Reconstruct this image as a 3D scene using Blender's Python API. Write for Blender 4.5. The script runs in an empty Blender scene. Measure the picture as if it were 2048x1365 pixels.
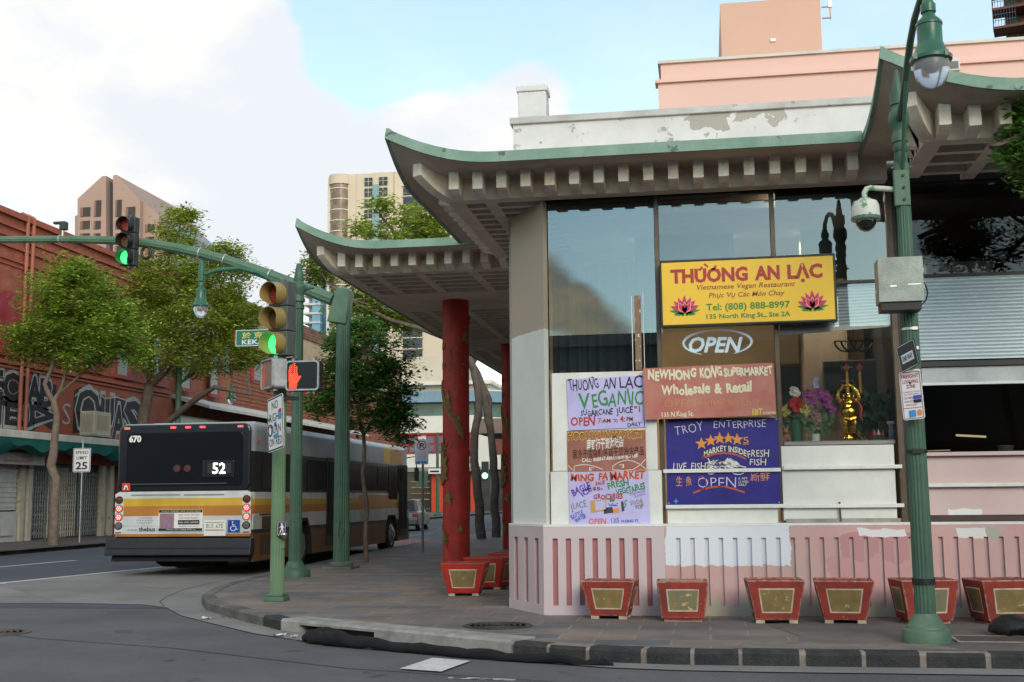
import bpy, bmesh, math, random
from mathutils import Vector, Matrix, noise as mnoise
R = math.radians
S = bpy.context.scene
COL = S.collection

# ------------------------------------------------------------ camera
EYE = 1.5
FPX = 2388.3
YAW, PITCH, ROLL = R(-9.1014), R(7.4981), R(-0.5619)
_f = Vector((math.sin(YAW)*math.cos(PITCH), math.cos(YAW)*math.cos(PITCH), math.sin(PITCH)))
_r = Vector((math.cos(YAW), -math.sin(YAW), 0)); _u = _r.cross(_f)
RIGHT = _r*math.cos(ROLL) + _u*math.sin(ROLL)
UP = -_r*math.sin(ROLL) + _u*math.cos(ROLL)
FWD = _f
cam_d = bpy.data.cameras.new('camera')
cam_d.sensor_width = 36; cam_d.lens = FPX*36/2048
cam_d.clip_start = .1; cam_d.clip_end = 3000
cam = bpy.data.objects.new('camera', cam_d); COL.objects.link(cam)
m3 = Matrix((RIGHT, UP, -FWD)).transposed()
cam.matrix_world = Matrix.Translation((0, 0, EYE)) @ m3.to_4x4()
S.camera = cam

def ray(x, y):
    return RIGHT*((x-1024)/FPX) - UP*((y-682.5)/FPX) + FWD
def atY(x, y, Y):
    d = ray(x, y); return Vector((0, 0, EYE)) + d*(Y/d.y)
def atZ(x, y, z):
    d = ray(x, y); return Vector((0, 0, EYE)) + d*((z-EYE)/d.z)
def atX(x, y, X):
    d = ray(x, y); return Vector((0, 0, EYE)) + d*(X/d.x)

# ------------------------------------------------------------ world, sun, exposure
SUN_EL, SUN_AZ = R(27), R(157)          # azimuth clockwise from +Y
world = bpy.data.worlds.new('World'); S.world = world
world.use_nodes = True
nt = world.node_tree; N = nt.nodes; L = nt.links
bg = N['Background']; bg.inputs[1].default_value = .1
sky = N.new('ShaderNodeTexSky'); sky.sky_type = 'NISHITA'; sky.sun_disc = False
sky.sun_elevation = SUN_EL; sky.sun_rotation = SUN_AZ; sky.air_density = 1.0; sky.dust_density = .6; sky.ozone_density = 1.0
tc = N.new('ShaderNodeTexCoord')
def wmath(op, a, b=None, c=None, clamp=False):
    n = N.new('ShaderNodeMath'); n.operation = op; n.use_clamp = clamp
    for i, v in enumerate((a, b, c)):
        if v is None: continue
        if isinstance(v, (int, float)): n.inputs[i].default_value = v
        else: L.new(v, n.inputs[i])
    return n.outputs[0]
def lobe(d, r, w):
    """weight w at direction d falling to zero r degrees away"""
    n = N.new('ShaderNodeVectorMath'); n.operation = 'DOT_PRODUCT'
    L.new(tc.outputs['Generated'], n.inputs[0]); n.inputs[1].default_value = Vector(d).normalized()
    mr = N.new('ShaderNodeMapRange'); mr.interpolation_type = 'SMOOTHSTEP'
    L.new(n.outputs['Value'], mr.inputs[0])
    mr.inputs[1].default_value = math.cos(R(r)); mr.inputs[2].default_value = 1
    mr.inputs[3].default_value = 0; mr.inputs[4].default_value = w
    return mr.outputs[0]
def mirror(v):
    return Vector((v.x, -v.y, v.z))
cov = None
LOBES = [(ray(60, 60), 13, .62), (ray(330, 330), 10, .55), (ray(470, 560), 9, .45), (ray(960, 235), 5.5, .55), (ray(1150, 240), 5.0, .5),
         (ray(760, 330), 6, .4), (ray(560, 160), 4, .22), (ray(870, 40), 6, -.5), (ray(1300, 20), 9, -.6), (ray(1760, 60), 10, -.6), (ray(690, 130), 4, -.2),
         (ray(30, 350), 4, -.32), (ray(1330, 250), 4, .1),
         (mirror(ray(1120, 665)), 5.0, .36), (mirror(ray(1250, 655)), 3.5, .40), (mirror(ray(1100, 560)), 3, .26), (mirror(ray(1560, 450)), 10, -.5), (mirror(ray(1400, 250)), 12, -.5), (mirror(ray(1250, 480)), 4, -.3),
         ((-.6, .2, .75), 50, .35), ((.3, -.2, 1), 40, .2), ((-1, -.3, .25), 40, .3), ((1, .2, .3), 40, .25)]
for d, r, w in LOBES:
    o = lobe(d, r, w); cov = o if cov is None else wmath('ADD', cov, o)
def wnoise(scale, detail, rough, off):
    mp = N.new('ShaderNodeMapping'); L.new(tc.outputs['Generated'], mp.inputs[0])
    mp.inputs['Location'].default_value = off; mp.inputs['Scale'].default_value = (1, 1, 1.7)
    n = N.new('ShaderNodeTexNoise'); L.new(mp.outputs[0], n.inputs[0])
    n.inputs['Scale'].default_value = scale; n.inputs['Detail'].default_value = detail; n.inputs['Roughness'].default_value = rough
    return n.outputs[0]
n1 = wnoise(7, 9, .58, (2.3, .4, 1.1)); n2 = wnoise(4.2, 6, .55, (7.1, 3, 2))
d1 = wmath('ADD', wmath('MULTIPLY', wmath('SUBTRACT', n1, .5), 1.25), wmath('SUBTRACT', cov, .22))
mask = N.new('ShaderNodeMapRange'); mask.interpolation_type = 'SMOOTHSTEP'; L.new(d1, mask.inputs[0])
mask.inputs[1].default_value = -.12; mask.inputs[2].default_value = .22
hz = N.new('ShaderNodeMapRange'); L.new(tc.outputs['Generated'], N.new('ShaderNodeSeparateXYZ').inputs[0])
L.new(N[-1].outputs[1], hz.inputs[0]); hz.inputs[1].default_value = 0; hz.inputs[2].default_value = .3; hz.inputs[3].default_value = 0; hz.inputs[4].default_value = .30   # thin high veil ahead
maskv = wmath('MAXIMUM', mask.outputs[0], hz.outputs[0])
shade = N.new('ShaderNodeValToRGB'); L.new(n2, shade.inputs[0])
e = shade.color_ramp.elements
e[0].position = .40; e[0].color = (7.9, 8.3, 8.8, 1); e[1].position = .59; e[1].color = (10.4, 10.0, 9.2, 1)
# low, distant cloud is warmer
sep = N.new('ShaderNodeSeparateXYZ'); L.new(tc.outputs['Generated'], sep.inputs[0])
warm = N.new('ShaderNodeMapRange'); L.new(sep.outputs[1], warm.inputs[0])
warm.inputs[1].default_value = .2; warm.inputs[2].default_value = -.4
mw = N.new('ShaderNodeMix'); mw.data_type = 'RGBA'; L.new(warm.outputs[0], mw.inputs[0]); L.new(shade.outputs[0], mw.inputs[6]); wt = N.new('ShaderNodeMix'); wt.data_type = 'RGBA'; wt.inputs[6].default_value = (7.5, 6.6, 5.4, 1); wt.inputs[7].default_value = (13, 9.8, 5.8, 1)
wr = N.new('ShaderNodeMapRange'); wr.inputs[1].default_value = .38; wr.inputs[2].default_value = .6; L.new(wnoise(13, 7, .6, (1, 2, 3)), wr.inputs[0]); L.new(wr.outputs[0], wt.inputs[0]); L.new(wt.outputs[2], mw.inputs[7])
skm = N.new('ShaderNodeVectorMath'); skm.operation = 'MULTIPLY'; L.new(sky.outputs[0], skm.inputs[0]); skm.inputs[1].default_value = (2.6, 2.75, 2.4)
mx = N.new('ShaderNodeMix'); mx.data_type = 'RGBA'
L.new(maskv, mx.inputs[0]); L.new(skm.outputs[0], mx.inputs[6]); L.new(mw.outputs[2], mx.inputs[7])
L.new(mx.outputs[2], bg.inputs[0])

sun_d = bpy.data.lights.new('sun', 'SUN'); sun_d.energy = 1.35; sun_d.angle = R(24); sun_d.color = (1, .89, .74)
sun = bpy.data.objects.new('sun', sun_d); COL.objects.link(sun)
_sd = Vector((math.sin(SUN_AZ)*math.cos(SUN_EL), math.cos(SUN_AZ)*math.cos(SUN_EL), math.sin(SUN_EL)))
sun.rotation_euler = _sd.to_track_quat('Z', 'Y').to_euler()

S.view_settings.view_transform = 'Standard'; S.view_settings.look = 'None'
S.view_settings.exposure = .14; S.view_settings.gamma = 1
S.render.engine = 'CYCLES'
S.cycles.max_bounces = 6; S.cycles.transparent_max_bounces = 12; S.cycles.caustics_reflective = False; S.cycles.caustics_refractive = False
S.cycles.use_denoising = True

# ------------------------------------------------------------ materials
MATS = {}
def mat(name, col, rough=.6, metal=0, var=.18, scale=2.5, bump=0, col2=None, spec=.4, emit=0, bscale=None, coords='Object'):
    if name in MATS: return MATS[name]
    m = bpy.data.materials.new(name); m.use_nodes = True; MATS[name] = m
    t = m.node_tree; b = t.nodes['Principled BSDF']
    b.inputs['Roughness'].default_value = rough; b.inputs['Metallic'].default_value = metal
    b.inputs['Specular IOR Level'].default_value = spec
    tcn = t.nodes.new('ShaderNodeTexCoord'); oi = t.nodes.new('ShaderNodeObjectInfo')
    ad = t.nodes.new('ShaderNodeVectorMath'); ad.operation = 'MULTIPLY_ADD'
    cmb = t.nodes.new('ShaderNodeCombineXYZ')
    for i in range(3): t.links.new(oi.outputs['Random'], cmb.inputs[i])
    t.links.new(cmb.outputs[0], ad.inputs[0]); ad.inputs[1].default_value = (17, 23, 31)
    t.links.new(tcn.outputs[coords], ad.inputs[2])
    nz = t.nodes.new('ShaderNodeTexNoise'); nz.inputs['Scale'].default_value = scale; nz.inputs['Detail'].default_value = 6; nz.inputs['Roughness'].default_value = .62
    t.links.new(ad.outputs[0], nz.inputs['Vector'])
    mr = t.nodes.new('ShaderNodeMapRange'); mr.inputs[1].default_value = .35; mr.inputs[2].default_value = .68
    t.links.new(nz.outputs[0], mr.inputs[0])
    mxn = t.nodes.new('ShaderNodeMix'); mxn.data_type = 'RGBA'
    c2 = col2 or tuple(c*(1-var) for c in col)
    mxn.inputs[6].default_value = (*col, 1); mxn.inputs[7].default_value = (*c2, 1)
    t.links.new(mr.outputs[0], mxn.inputs[0]); t.links.new(mxn.outputs[2], b.inputs['Base Color'])
    m['out'] = mxn.name
    if bump:
        n2 = t.nodes.new('ShaderNodeTexNoise'); n2.inputs['Scale'].default_value = bscale or scale*14; n2.inputs['Detail'].default_value = 4
        t.links.new(ad.outputs[0], n2.inputs['Vector'])
        bp = t.nodes.new('ShaderNodeBump'); bp.inputs['Strength'].default_value = bump; bp.inputs['Distance'].default_value = .02
        t.links.new(n2.outputs[0], bp.inputs['Height']); t.links.new(bp.outputs[0], b.inputs['Normal'])
    if emit:
        b.inputs['Emission Color'].default_value = (*col, 1); b.inputs['Emission Strength'].default_value = emit
    return m
def chips(m, col, amount=.6, scale=9, coords='Object'):
    """worn patches of another colour with sharp edges"""
    t = m.node_tree; b = t.nodes['Principled BSDF']
    src = b.inputs['Base Color'].links[0].from_socket
    tcn = t.nodes.new('ShaderNodeTexCoord'); nz = t.nodes.new('ShaderNodeTexNoise'); nz.inputs['Scale'].default_value = scale; nz.inputs['Detail'].default_value = 7; nz.inputs['Roughness'].default_value = .65
    oi = t.nodes.new('ShaderNodeObjectInfo'); ad = t.nodes.new('ShaderNodeVectorMath'); ad.operation = 'ADD'
    t.links.new(tcn.outputs[coords], ad.inputs[0])
    sc = t.nodes.new('ShaderNodeMath'); sc.operation = 'MULTIPLY'; sc.inputs[1].default_value = 40; t.links.new(oi.outputs['Random'], sc.inputs[0]); t.links.new(sc.outputs[0], ad.inputs[1])
    t.links.new(ad.outputs[0], nz.inputs['Vector'])
    r = t.nodes.new('ShaderNodeMapRange'); r.inputs[1].default_value = amount; r.inputs[2].default_value = amount+.03
    t.links.new(nz.outputs[0], r.inputs[0])
    mx_ = t.nodes.new('ShaderNodeMix'); mx_.data_type = 'RGBA'; t.links.new(r.outputs[0], mx_.inputs[0])
    t.links.new(src, mx_.inputs[6]); mx_.inputs[7].default_value = (*col, 1)
    t.links.new(mx_.outputs[2], b.inputs['Base Color'])
    return m

def edge_wear(m, col, radius=.018, thr=.06, scale=16):
    """bare, rubbed paint along the sharp edges"""
    t = m.node_tree; b = t.nodes['Principled BSDF']; src = b.inputs['Base Color'].links[0].from_socket
    bv = t.nodes.new('ShaderNodeBevel'); bv.samples = 6; bv.inputs['Radius'].default_value = radius
    g = t.nodes.new('ShaderNodeNewGeometry'); d = t.nodes.new('ShaderNodeVectorMath'); d.operation = 'DOT_PRODUCT'
    t.links.new(bv.outputs[0], d.inputs[0]); t.links.new(g.outputs['True Normal'], d.inputs[1])
    nz = t.nodes.new('ShaderNodeTexNoise'); nz.inputs['Scale'].default_value = scale; nz.inputs['Detail'].default_value = 6
    tcn = t.nodes.new('ShaderNodeTexCoord'); oi = t.nodes.new('ShaderNodeObjectInfo'); ad = t.nodes.new('ShaderNodeVectorMath'); ad.operation = 'ADD'
    t.links.new(tcn.outputs['Object'], ad.inputs[0]); sc = t.nodes.new('ShaderNodeMath'); sc.operation = 'MULTIPLY'; sc.inputs[1].default_value = 40
    t.links.new(oi.outputs['Random'], sc.inputs[0]); t.links.new(sc.outputs[0], ad.inputs[1]); t.links.new(ad.outputs[0], nz.inputs['Vector'])
    def mt(op, a, b_):
        n = t.nodes.new('ShaderNodeMath'); n.operation = op
        for i, v in enumerate((a, b_)):
            if isinstance(v, (int, float)): n.inputs[i].default_value = v
            else: t.links.new(v, n.inputs[i])
        return n.outputs[0]
    k = mt('GREATER_THAN', mt('MULTIPLY', mt('SUBTRACT', 1, d.outputs['Value']), mt('MULTIPLY', mt('SUBTRACT', nz.outputs[0], .30), 4)), thr)
    mx_ = t.nodes.new('ShaderNodeMix'); mx_.data_type = 'RGBA'; t.links.new(k, mx_.inputs[0]); t.links.new(src, mx_.inputs[6]); mx_.inputs[7].default_value = (*col, 1)
    t.links.new(mx_.outputs[2], b.inputs['Base Color']); return m

# ------------------------------------------------------------ mesh helpers
class MB:
    def __init__(s): s.v = []; s.f = []
    def add(s, vs, fs, M=None):
        o = len(s.v)
        s.v += [tuple(M @ Vector(v)) if M else tuple(v) for v in vs]
        s.f += [tuple(i+o for i in f) for f in fs]; return s
    def box(s, x0, x1, y0, y1, z0, z1, M=None):
        vs = [(x0,y0,z0),(x1,y0,z0),(x1,y1,z0),(x0,y1,z0),(x0,y0,z1),(x1,y0,z1),(x1,y1,z1),(x0,y1,z1)]
        return s.add(vs, [(0,3,2,1),(4,5,6,7),(0,1,5,4),(1,2,6,5),(2,3,7,6),(3,0,4,7)], M)
    def cbox(s, c, d, M=None):
        return s.box(c[0]-d[0]/2, c[0]+d[0]/2, c[1]-d[1]/2, c[1]+d[1]/2, c[2]-d[2]/2, c[2]+d[2]/2, M)
    def prism(s, poly, axis, a, b, M=None):
        """extrude a 2-D polygon along an axis from a to b; axis 'x': (y,z), 'y': (x,z), 'z': (x,y)"""
        def P(p, t): return {'x': (t, p[0], p[1]), 'y': (p[0], t, p[1]), 'z': (p[0], p[1], t)}[axis]
        n = len(poly); vs = [P(p, a) for p in poly] + [P(p, b) for p in poly]
        ar = sum(poly[i][0]*poly[(i+1) % n][1]-poly[(i+1) % n][0]*poly[i][1] for i in range(n))
        flip = (ar > 0) != (axis == 'y'); flip = flip if b > a else not flip
        lo = tuple(range(n)); hi = tuple(range(n, 2*n))
        fs = [tuple(reversed(lo)) if flip else lo, hi if flip else tuple(reversed(hi))]
        for i in range(n):
            j = (i+1) % n; q = (i, j, n+j, n+i); fs.append(q if flip else tuple(reversed(q)))
        return s.add(vs, fs, M)
    def tube(s, pts, rad, n=8, caps=True, flute=0):
        pts = [Vector(p) for p in pts]
        if not hasattr(rad, '__len__'): rad = [rad]*len(pts)
        rings = []; prev = None
        for i, p in enumerate(pts):
            t = (pts[min(i+1, len(pts)-1)]-pts[max(i-1, 0)]).normalized()
            if prev is None:
                a = Vector((1, 0, 0)) if abs(t.x) < .8 else Vector((0, 1, 0))
                u = (a - t*a.dot(t)).normalized()
            else:
                u = (prev - t*prev.dot(t)).normalized()
            prev = u; w = t.cross(u)
            ring = []
            for k in range(n):
                an = 2*math.pi*k/n; r = rad[i]*(1-(flute if k % 2 else 0))
                ring.append(p + (u*math.cos(an)+w*math.sin(an))*r)
            rings.append(ring)
        o = len(s.v)
        for r_ in rings: s.v += [tuple(q) for q in r_]
        for i in range(len(pts)-1):
            for k in range(n):
                k2 = (k+1) % n
                s.f.append((o+i*n+k, o+i*n+k2, o+(i+1)*n+k2, o+(i+1)*n+k))
        if caps:
            s.f.append(tuple(o+k for k in reversed(range(n)))); s.f.append(tuple(o+(len(pts)-1)*n+k for k in range(n)))
        return s
    def lathe(s, prof, c=(0, 0, 0), n=20, flute=0, M=None):
        vs = []; fs = []
        for r, z in prof:
            for k in range(n):
                a = 2*math.pi*k/n; q = r*(1-(flute if k % 2 else 0))
                vs.append((c[0]+q*math.cos(a), c[1]+q*math.sin(a), c[2]+z))
        for i in range(len(prof)-1):
            for k in range(n):
                k2 = (k+1) % n; fs.append((i*n+k, i*n+k2, (i+1)*n+k2, (i+1)*n+k))
        fs.append(tuple(reversed(range(n)))); fs.append(tuple((len(prof)-1)*n+k for k in range(n)))
        return s.add(vs, fs, M)
    def ball(s, c, r, n=10, m=7, M=None):
        if not hasattr(r, '__len__'): r = (r, r, r)
        prof = [(max(1e-4, math.sin(math.pi*i/m)), -math.cos(math.pi*i/m)) for i in range(m+1)]
        vs = []; fs = []
        for q, z in prof:
            for k in range(n):
                a = 2*math.pi*k/n; vs.append((c[0]+r[0]*q*math.cos(a), c[1]+r[1]*q*math.sin(a), c[2]+r[2]*z))
        for i in range(m):
            for k in range(n):
                k2 = (k+1) % n; fs.append((i*n+k, i*n+k2, (i+1)*n+k2, (i+1)*n+k))
        return s.add(vs, fs, M)
def obj(name, mb, m, parent=None, smooth=False, bevel=0, loc=None):
    me = bpy.data.meshes.new(name); me.from_pydata(mb.v, [], mb.f); me.update()
    if m: me.materials.append(m)
    if smooth:
        me.polygons.foreach_set('use_smooth', [True]*len(me.polygons))
        try: me.set_sharp_from_angle(angle=R(38))
        except Exception: pass
    o = bpy.data.objects.new(name, me); COL.objects.link(o)
    if parent: o.parent = parent
    if loc: o.location = loc
    if bevel:
        b = o.modifiers.new('edge', 'BEVEL'); b.width = bevel; b.segments = 2; b.limit_method = 'ANGLE'; b.angle_limit = R(40)
    return o
def tag(o, label, cat, group=None, kind=None):
    if label: o['label'] = label
    if cat: o['category'] = cat
    if group: o['group'] = group
    if kind: o['kind'] = kind
    return o
def thing(name, label, cat, loc=(0, 0, 0), rotz=0, group=None):
    o = bpy.data.objects.new(name, None); COL.objects.link(o); o.empty_display_size = .2
    o.location = loc; o.rotation_euler = (0, 0, rotz)
    return tag(o, label, cat, group)
def struct(name, mb, m, **k):
    o = obj(name, mb, m, **k); o['kind'] = 'structure'; return o
def dup(o, parent=None, label=None, loc=None, rotz=None):
    c = o.copy(); COL.objects.link(c)
    if parent: c.parent = parent
    if label: c['label'] = label
    if loc is not None: c.location = loc
    if rotz is not None: c.rotation_euler = (0, 0, rotz)
    for ch in list(o.children): dup(ch, c)
    return c

# ------------------------------------------------------------ lettering
_TC = {}
def _glyphs(body, bold, shear):
    k = (body, bold, shear)
    if k in _TC: return _TC[k]
    c = bpy.data.curves.new('lettering', 'FONT'); c.body = body; c.resolution_u = 2
    c.offset = bold; c.shear = shear
    o = bpy.data.objects.new('lettering', c); COL.objects.link(o)
    me = bpy.data.meshes.new_from_object(o.evaluated_get(bpy.context.evaluated_depsgraph_get()))
    vs = [(v.co.x, v.co.y) for v in me.vertices]; fs = [tuple(p.vertices) for p in me.polygons]
    bpy.data.objects.remove(o); bpy.data.curves.remove(c); bpy.data.meshes.remove(me)
    _TC[k] = (vs, fs); return _TC[k]
def text2d(body, u0, v, u1, cap, bold=0, shear=0, rot=0, jit=0, seed=1, arc=0, slope=0):
    """flat letters filling u0..u1 on the base line v (v grows downwards), capital height cap"""
    vs, fs = _glyphs(body, bold, shear)
    if not vs: return [], []
    x0 = min(p[0] for p in vs); x1 = max(p[0] for p in vs); sx = (u1-u0)/max(1e-6, x1-x0); sy = cap/.70
    pts = [[(p[0]-x0)*sx, p[1]*sy] for p in vs]
    if jit:
        par = list(range(len(pts)))
        def find(a):
            while par[a] != a: par[a] = par[par[a]]; a = par[a]
            return a
        for f in fs:
            for b in f[1:]: par[find(f[0])] = find(b)
        gr = {}
        for i in range(len(pts)): gr.setdefault(find(i), []).append(i)
        rnd = random.Random(seed)
        for ids in sorted(gr.values()):
            cx = sum(pts[i][0] for i in ids)/len(ids); cy = sum(pts[i][1] for i in ids)/len(ids)
            a = rnd.uniform(-1, 1)*jit*.16; dy = rnd.uniform(-1, 1)*jit*cap*.12; k = 1+rnd.uniform(-1, 1)*jit*.14
            for i in ids:
                x, y = pts[i][0]-cx, pts[i][1]-cy
                pts[i] = [cx+(x*math.cos(a)-y*math.sin(a))*k, cy+(x*math.sin(a)+y*math.cos(a))*k+dy]
    w = u1-u0; out = []
    for x, y in pts:
        if arc: y += arc*(1-((x-w/2)/(w/2))**2)
        y += slope*x
        X = x*math.cos(rot)-y*math.sin(rot); Y = x*math.sin(rot)+y*math.cos(rot)
        out.append((u0+X, v-Y))
    return out, fs
class Plate:
    """marks on a flat face: u to the right, v downwards, in units of s metres from the top-left corner; face looks to local -y"""
    def __init__(s, parent, s_m, x0=0, z0=0, y=0, sv=None): s.p = parent; s.s = s_m; s.x0 = x0; s.z0 = z0; s.y = y; s.sv = sv or s_m
    def _emit(s, name, m, polys, lift=0):
        mb = MB()
        for pts, fs in polys:
            mb.add([(s.x0+u*s.s, s.y-lift, s.z0-v*s.sv) for u, v in pts], fs)
        return obj(name, mb, m, s.p) if mb.v else None
    def text(s, m, items, lift=.003, name='lettering'):
        return s._emit(name, m, [text2d(*it[:5], **(it[5] if len(it) > 5 else {})) for it in items], lift)
    def polys(s, m, polys, lift=.0025, name='painted_shape'):
        return s._emit(name, m, [(p, [tuple(range(len(p)))]) for p in polys], lift)
    def strokes(s, m, lines, w, lift=.003, name='painted_line'):
        out = []
        for ln in lines:
            n = len(ln); pts = []
            for i, p in enumerate(ln):
                a = ln[max(0, i-1)]; b = ln[min(n-1, i+1)]; dx, dy = b[0]-a[0], b[1]-a[1]; l = math.hypot(dx, dy) or 1
                pts.append((p[0]-dy/l*w/2, p[1]+dx/l*w/2)); pts.append((p[0]+dy/l*w/2, p[1]-dx/l*w/2))
            out.append((pts, [(2*i, 2*i+1, 2*i+3, 2*i+2) for i in range(n-1)]))
        return s._emit(name, m, out, lift)
def ellipse(cx, cy, rx, ry, n=20, a0=0, a1=360):
    return [(cx+rx*math.cos(R(a0+(a1-a0)*i/n)), cy+ry*math.sin(R(a0+(a1-a0)*i/n))) for i in range(n+(0 if a1-a0 == 360 else 1))]
def rrect(x0, y0, x1, y1, r, n=4):
    out = []
    for cx, cy, a in ((x1-r, y1-r, 0), (x0+r, y1-r, 90), (x0+r, y0+r, 180), (x1-r, y0+r, 270)):
        for i in range(n+1): out.append((cx+r*math.cos(R(a+90*i/n)), cy+r*math.sin(R(a+90*i/n))))
    return out
def star(cx, cy, r, n=5, k=.42):
    return [(cx+(r if i % 2 == 0 else r*k)*math.sin(math.pi*i/n), cy-(r if i % 2 == 0 else r*k)*math.cos(math.pi*i/n)) for i in range(2*n)]

# ============================================================ node tools for painted patterns
def nmath(t, op, a, b=None, clamp=False):
    n = t.nodes.new('ShaderNodeMath'); n.operation = op; n.use_clamp = clamp
    for i, v in enumerate((a, b)):
        if v is None: continue
        if isinstance(v, (int, float)): n.inputs[i].default_value = v
        else: t.links.new(v, n.inputs[i])
    return n.outputs[0]
def wobble(t, amt, scale):
    """object coordinates shaken by noise, split into x, y, z"""
    tcn = t.nodes.new('ShaderNodeTexCoord'); nz = t.nodes.new('ShaderNodeTexNoise'); nz.inputs['Scale'].default_value = scale; nz.inputs['Detail'].default_value = 4
    t.links.new(tcn.outputs['Object'], nz.inputs['Vector'])
    a = t.nodes.new('ShaderNodeVectorMath'); a.operation = 'MULTIPLY_ADD'
    s = t.nodes.new('ShaderNodeVectorMath'); s.operation = 'SUBTRACT'; t.links.new(nz.outputs['Color'], s.inputs[0]); s.inputs[1].default_value = (.5, .5, .5)
    t.links.new(s.outputs[0], a.inputs[0]); a.inputs[1].default_value = (amt, amt, amt); t.links.new(tcn.outputs['Object'], a.inputs[2])
    sp = t.nodes.new('ShaderNodeSeparateXYZ'); t.links.new(a.outputs[0], sp.inputs[0]); return sp.outputs
def patch(m, col, lims, amt=.12, scale=9):
    """paint a patch of another colour where all limits hold; lims: {'x': (lo, hi), 'z': (lo, hi)}"""
    t = m.node_tree; b = t.nodes['Principled BSDF']; src = b.inputs['Base Color'].links[0].from_socket
    xyz = wobble(t, amt, scale); k = None
    for ax, (lo, hi) in lims.items():
        o = xyz['xyz'.index(ax)]
        w = nmath(t, 'MULTIPLY', nmath(t, 'GREATER_THAN', o, lo), nmath(t, 'LESS_THAN', o, hi))
        k = w if k is None else nmath(t, 'MULTIPLY', k, w)
    mx_ = t.nodes.new('ShaderNodeMix'); mx_.data_type = 'RGBA'; t.links.new(k, mx_.inputs[0])
    t.links.new(src, mx_.inputs[6]); mx_.inputs[7].default_value = (*col, 1)
    t.links.new(mx_.outputs[2], b.inputs['Base Color']); return m
def bricks(name, c1, c2, mortar, w, h, axes='xy', gap=.012, rough=.8, bump=.5, dirt=.35, bias=0, rot=0):
    m = mat(name, c1, rough=rough, var=.1, scale=.9)
    t = m.node_tree; b = t.nodes['Principled BSDF']
    xyz = wobble(t, .012, 3); cb = t.nodes.new('ShaderNodeCombineXYZ')
    for i, a in enumerate(axes): t.links.new(xyz['xyz'.index(a)], cb.inputs[i])
    mp = t.nodes.new('ShaderNodeMapping'); mp.inputs['Rotation'].default_value = (0, 0, rot); t.links.new(cb.outputs[0], mp.inputs[0])
    br = t.nodes.new('ShaderNodeTexBrick'); t.links.new(mp.outputs[0], br.inputs['Vector'])
    br.inputs['Scale'].default_value = 1; br.inputs['Brick Width'].default_value = w; br.inputs['Row Height'].default_value = h
    br.inputs['Mortar Size'].default_value = gap; br.inputs['Mortar Smooth'].default_value = .3; br.inputs['Bias'].default_value = bias
    br.inputs['Color1'].default_value = (*c1, 1); br.inputs['Color2'].default_value = (*c2, 1); br.inputs['Mortar'].default_value = (*mortar, 1)
    nz = t.nodes.new('ShaderNodeTexNoise'); nz.inputs['Scale'].default_value = 1.1; nz.inputs['Detail'].default_value = 8; nz.inputs['Roughness'].default_value = .7
    tcn = t.nodes.new('ShaderNodeTexCoord'); t.links.new(tcn.outputs['Object'], nz.inputs[0])
    mr = t.nodes.new('ShaderNodeMapRange'); mr.inputs[1].default_value = .3; mr.inputs[2].default_value = .7; mr.inputs[3].default_value = 1-dirt; mr.inputs[4].default_value = 1.1
    t.links.new(nz.outputs[0], mr.inputs[0])
    mu = t.nodes.new('ShaderNodeVectorMath'); mu.operation = 'SCALE'; t.links.new(br.outputs['Color'], mu.inputs[0]); t.links.new(mr.outputs[0], mu.inputs['Scale'])
    t.links.new(mu.outputs[0], b.inputs['Base Color'])
    bp = t.nodes.new('ShaderNodeBump'); bp.inputs['Strength'].default_value = bump; bp.inputs['Distance'].default_value = .01
    t.links.new(nmath(t, 'SUBTRACT', 1, br.outputs['Fac']), bp.inputs['Height']); t.links.new(bp.outputs[0], b.inputs['Normal'])
    return m

# ============================================================ the ground
M_asphalt = mat('asphalt', (.112, .113, .123), rough=.88, var=.34, scale=.55, bump=.35, bscale=60)
M_asphalt2 = mat('asphalt side street', (.074, .084, .106), rough=.8, var=.3, scale=.35, bump=.3, bscale=50)
chips(M_asphalt, (.21, .21, .21), .61, 60); chips(M_asphalt, (.05, .05, .055), .63, 48); chips(M_asphalt, (.055, .055, .06), .64, 1.3); chips(M_asphalt2, (.055, .06, .075), .62, .9)
M_concrete = mat('road concrete', (.23, .23, .222), rough=.85, var=.34, scale=.7, bump=.2, bscale=45)
M_conc_lt = mat('kerb concrete', (.33, .32, .30), rough=.85, var=.45, scale=3.5, bump=.3, bscale=40)
M_conc_dk = mat('walkway concrete', (.15, .135, .125), rough=.88, var=.35, scale=1.6, bump=.25, bscale=40)
M_stone = mat('kerb stone', (.020, .021, .024), rough=.85, col2=(.045, .043, .042), scale=6, bump=.7, bscale=50)
M_mortar = mat('kerb mortar', (.27, .235, .205), rough=.9, var=.4, scale=7, bump=.4)
M_paint = chips(mat('road paint', (.62, .62, .60), rough=.7, var=.25, scale=4), (.09, .09, .1), .60, 38)
M_paint_old = chips(mat('old road paint', (.42, .42, .41), rough=.8, var=.3, scale=4), (.08, .08, .09), .5, 10)
M_yellow_old = chips(mat('worn yellow paint', (.36, .25, .07), rough=.8, var=.3), (.2, .2, .19), .5, 8)
M_iron = mat('cast iron', (.075, .072, .07), rough=.55, metal=.4, var=.4, scale=9)
M_tile = bricks('pavement slabs', (.25, .185, .15), (.125, .14, .155), (.25, .225, .205), .74, .44, 'xy', gap=.016, rough=.78, bump=.35, dirt=.5, rot=R(0))

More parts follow.
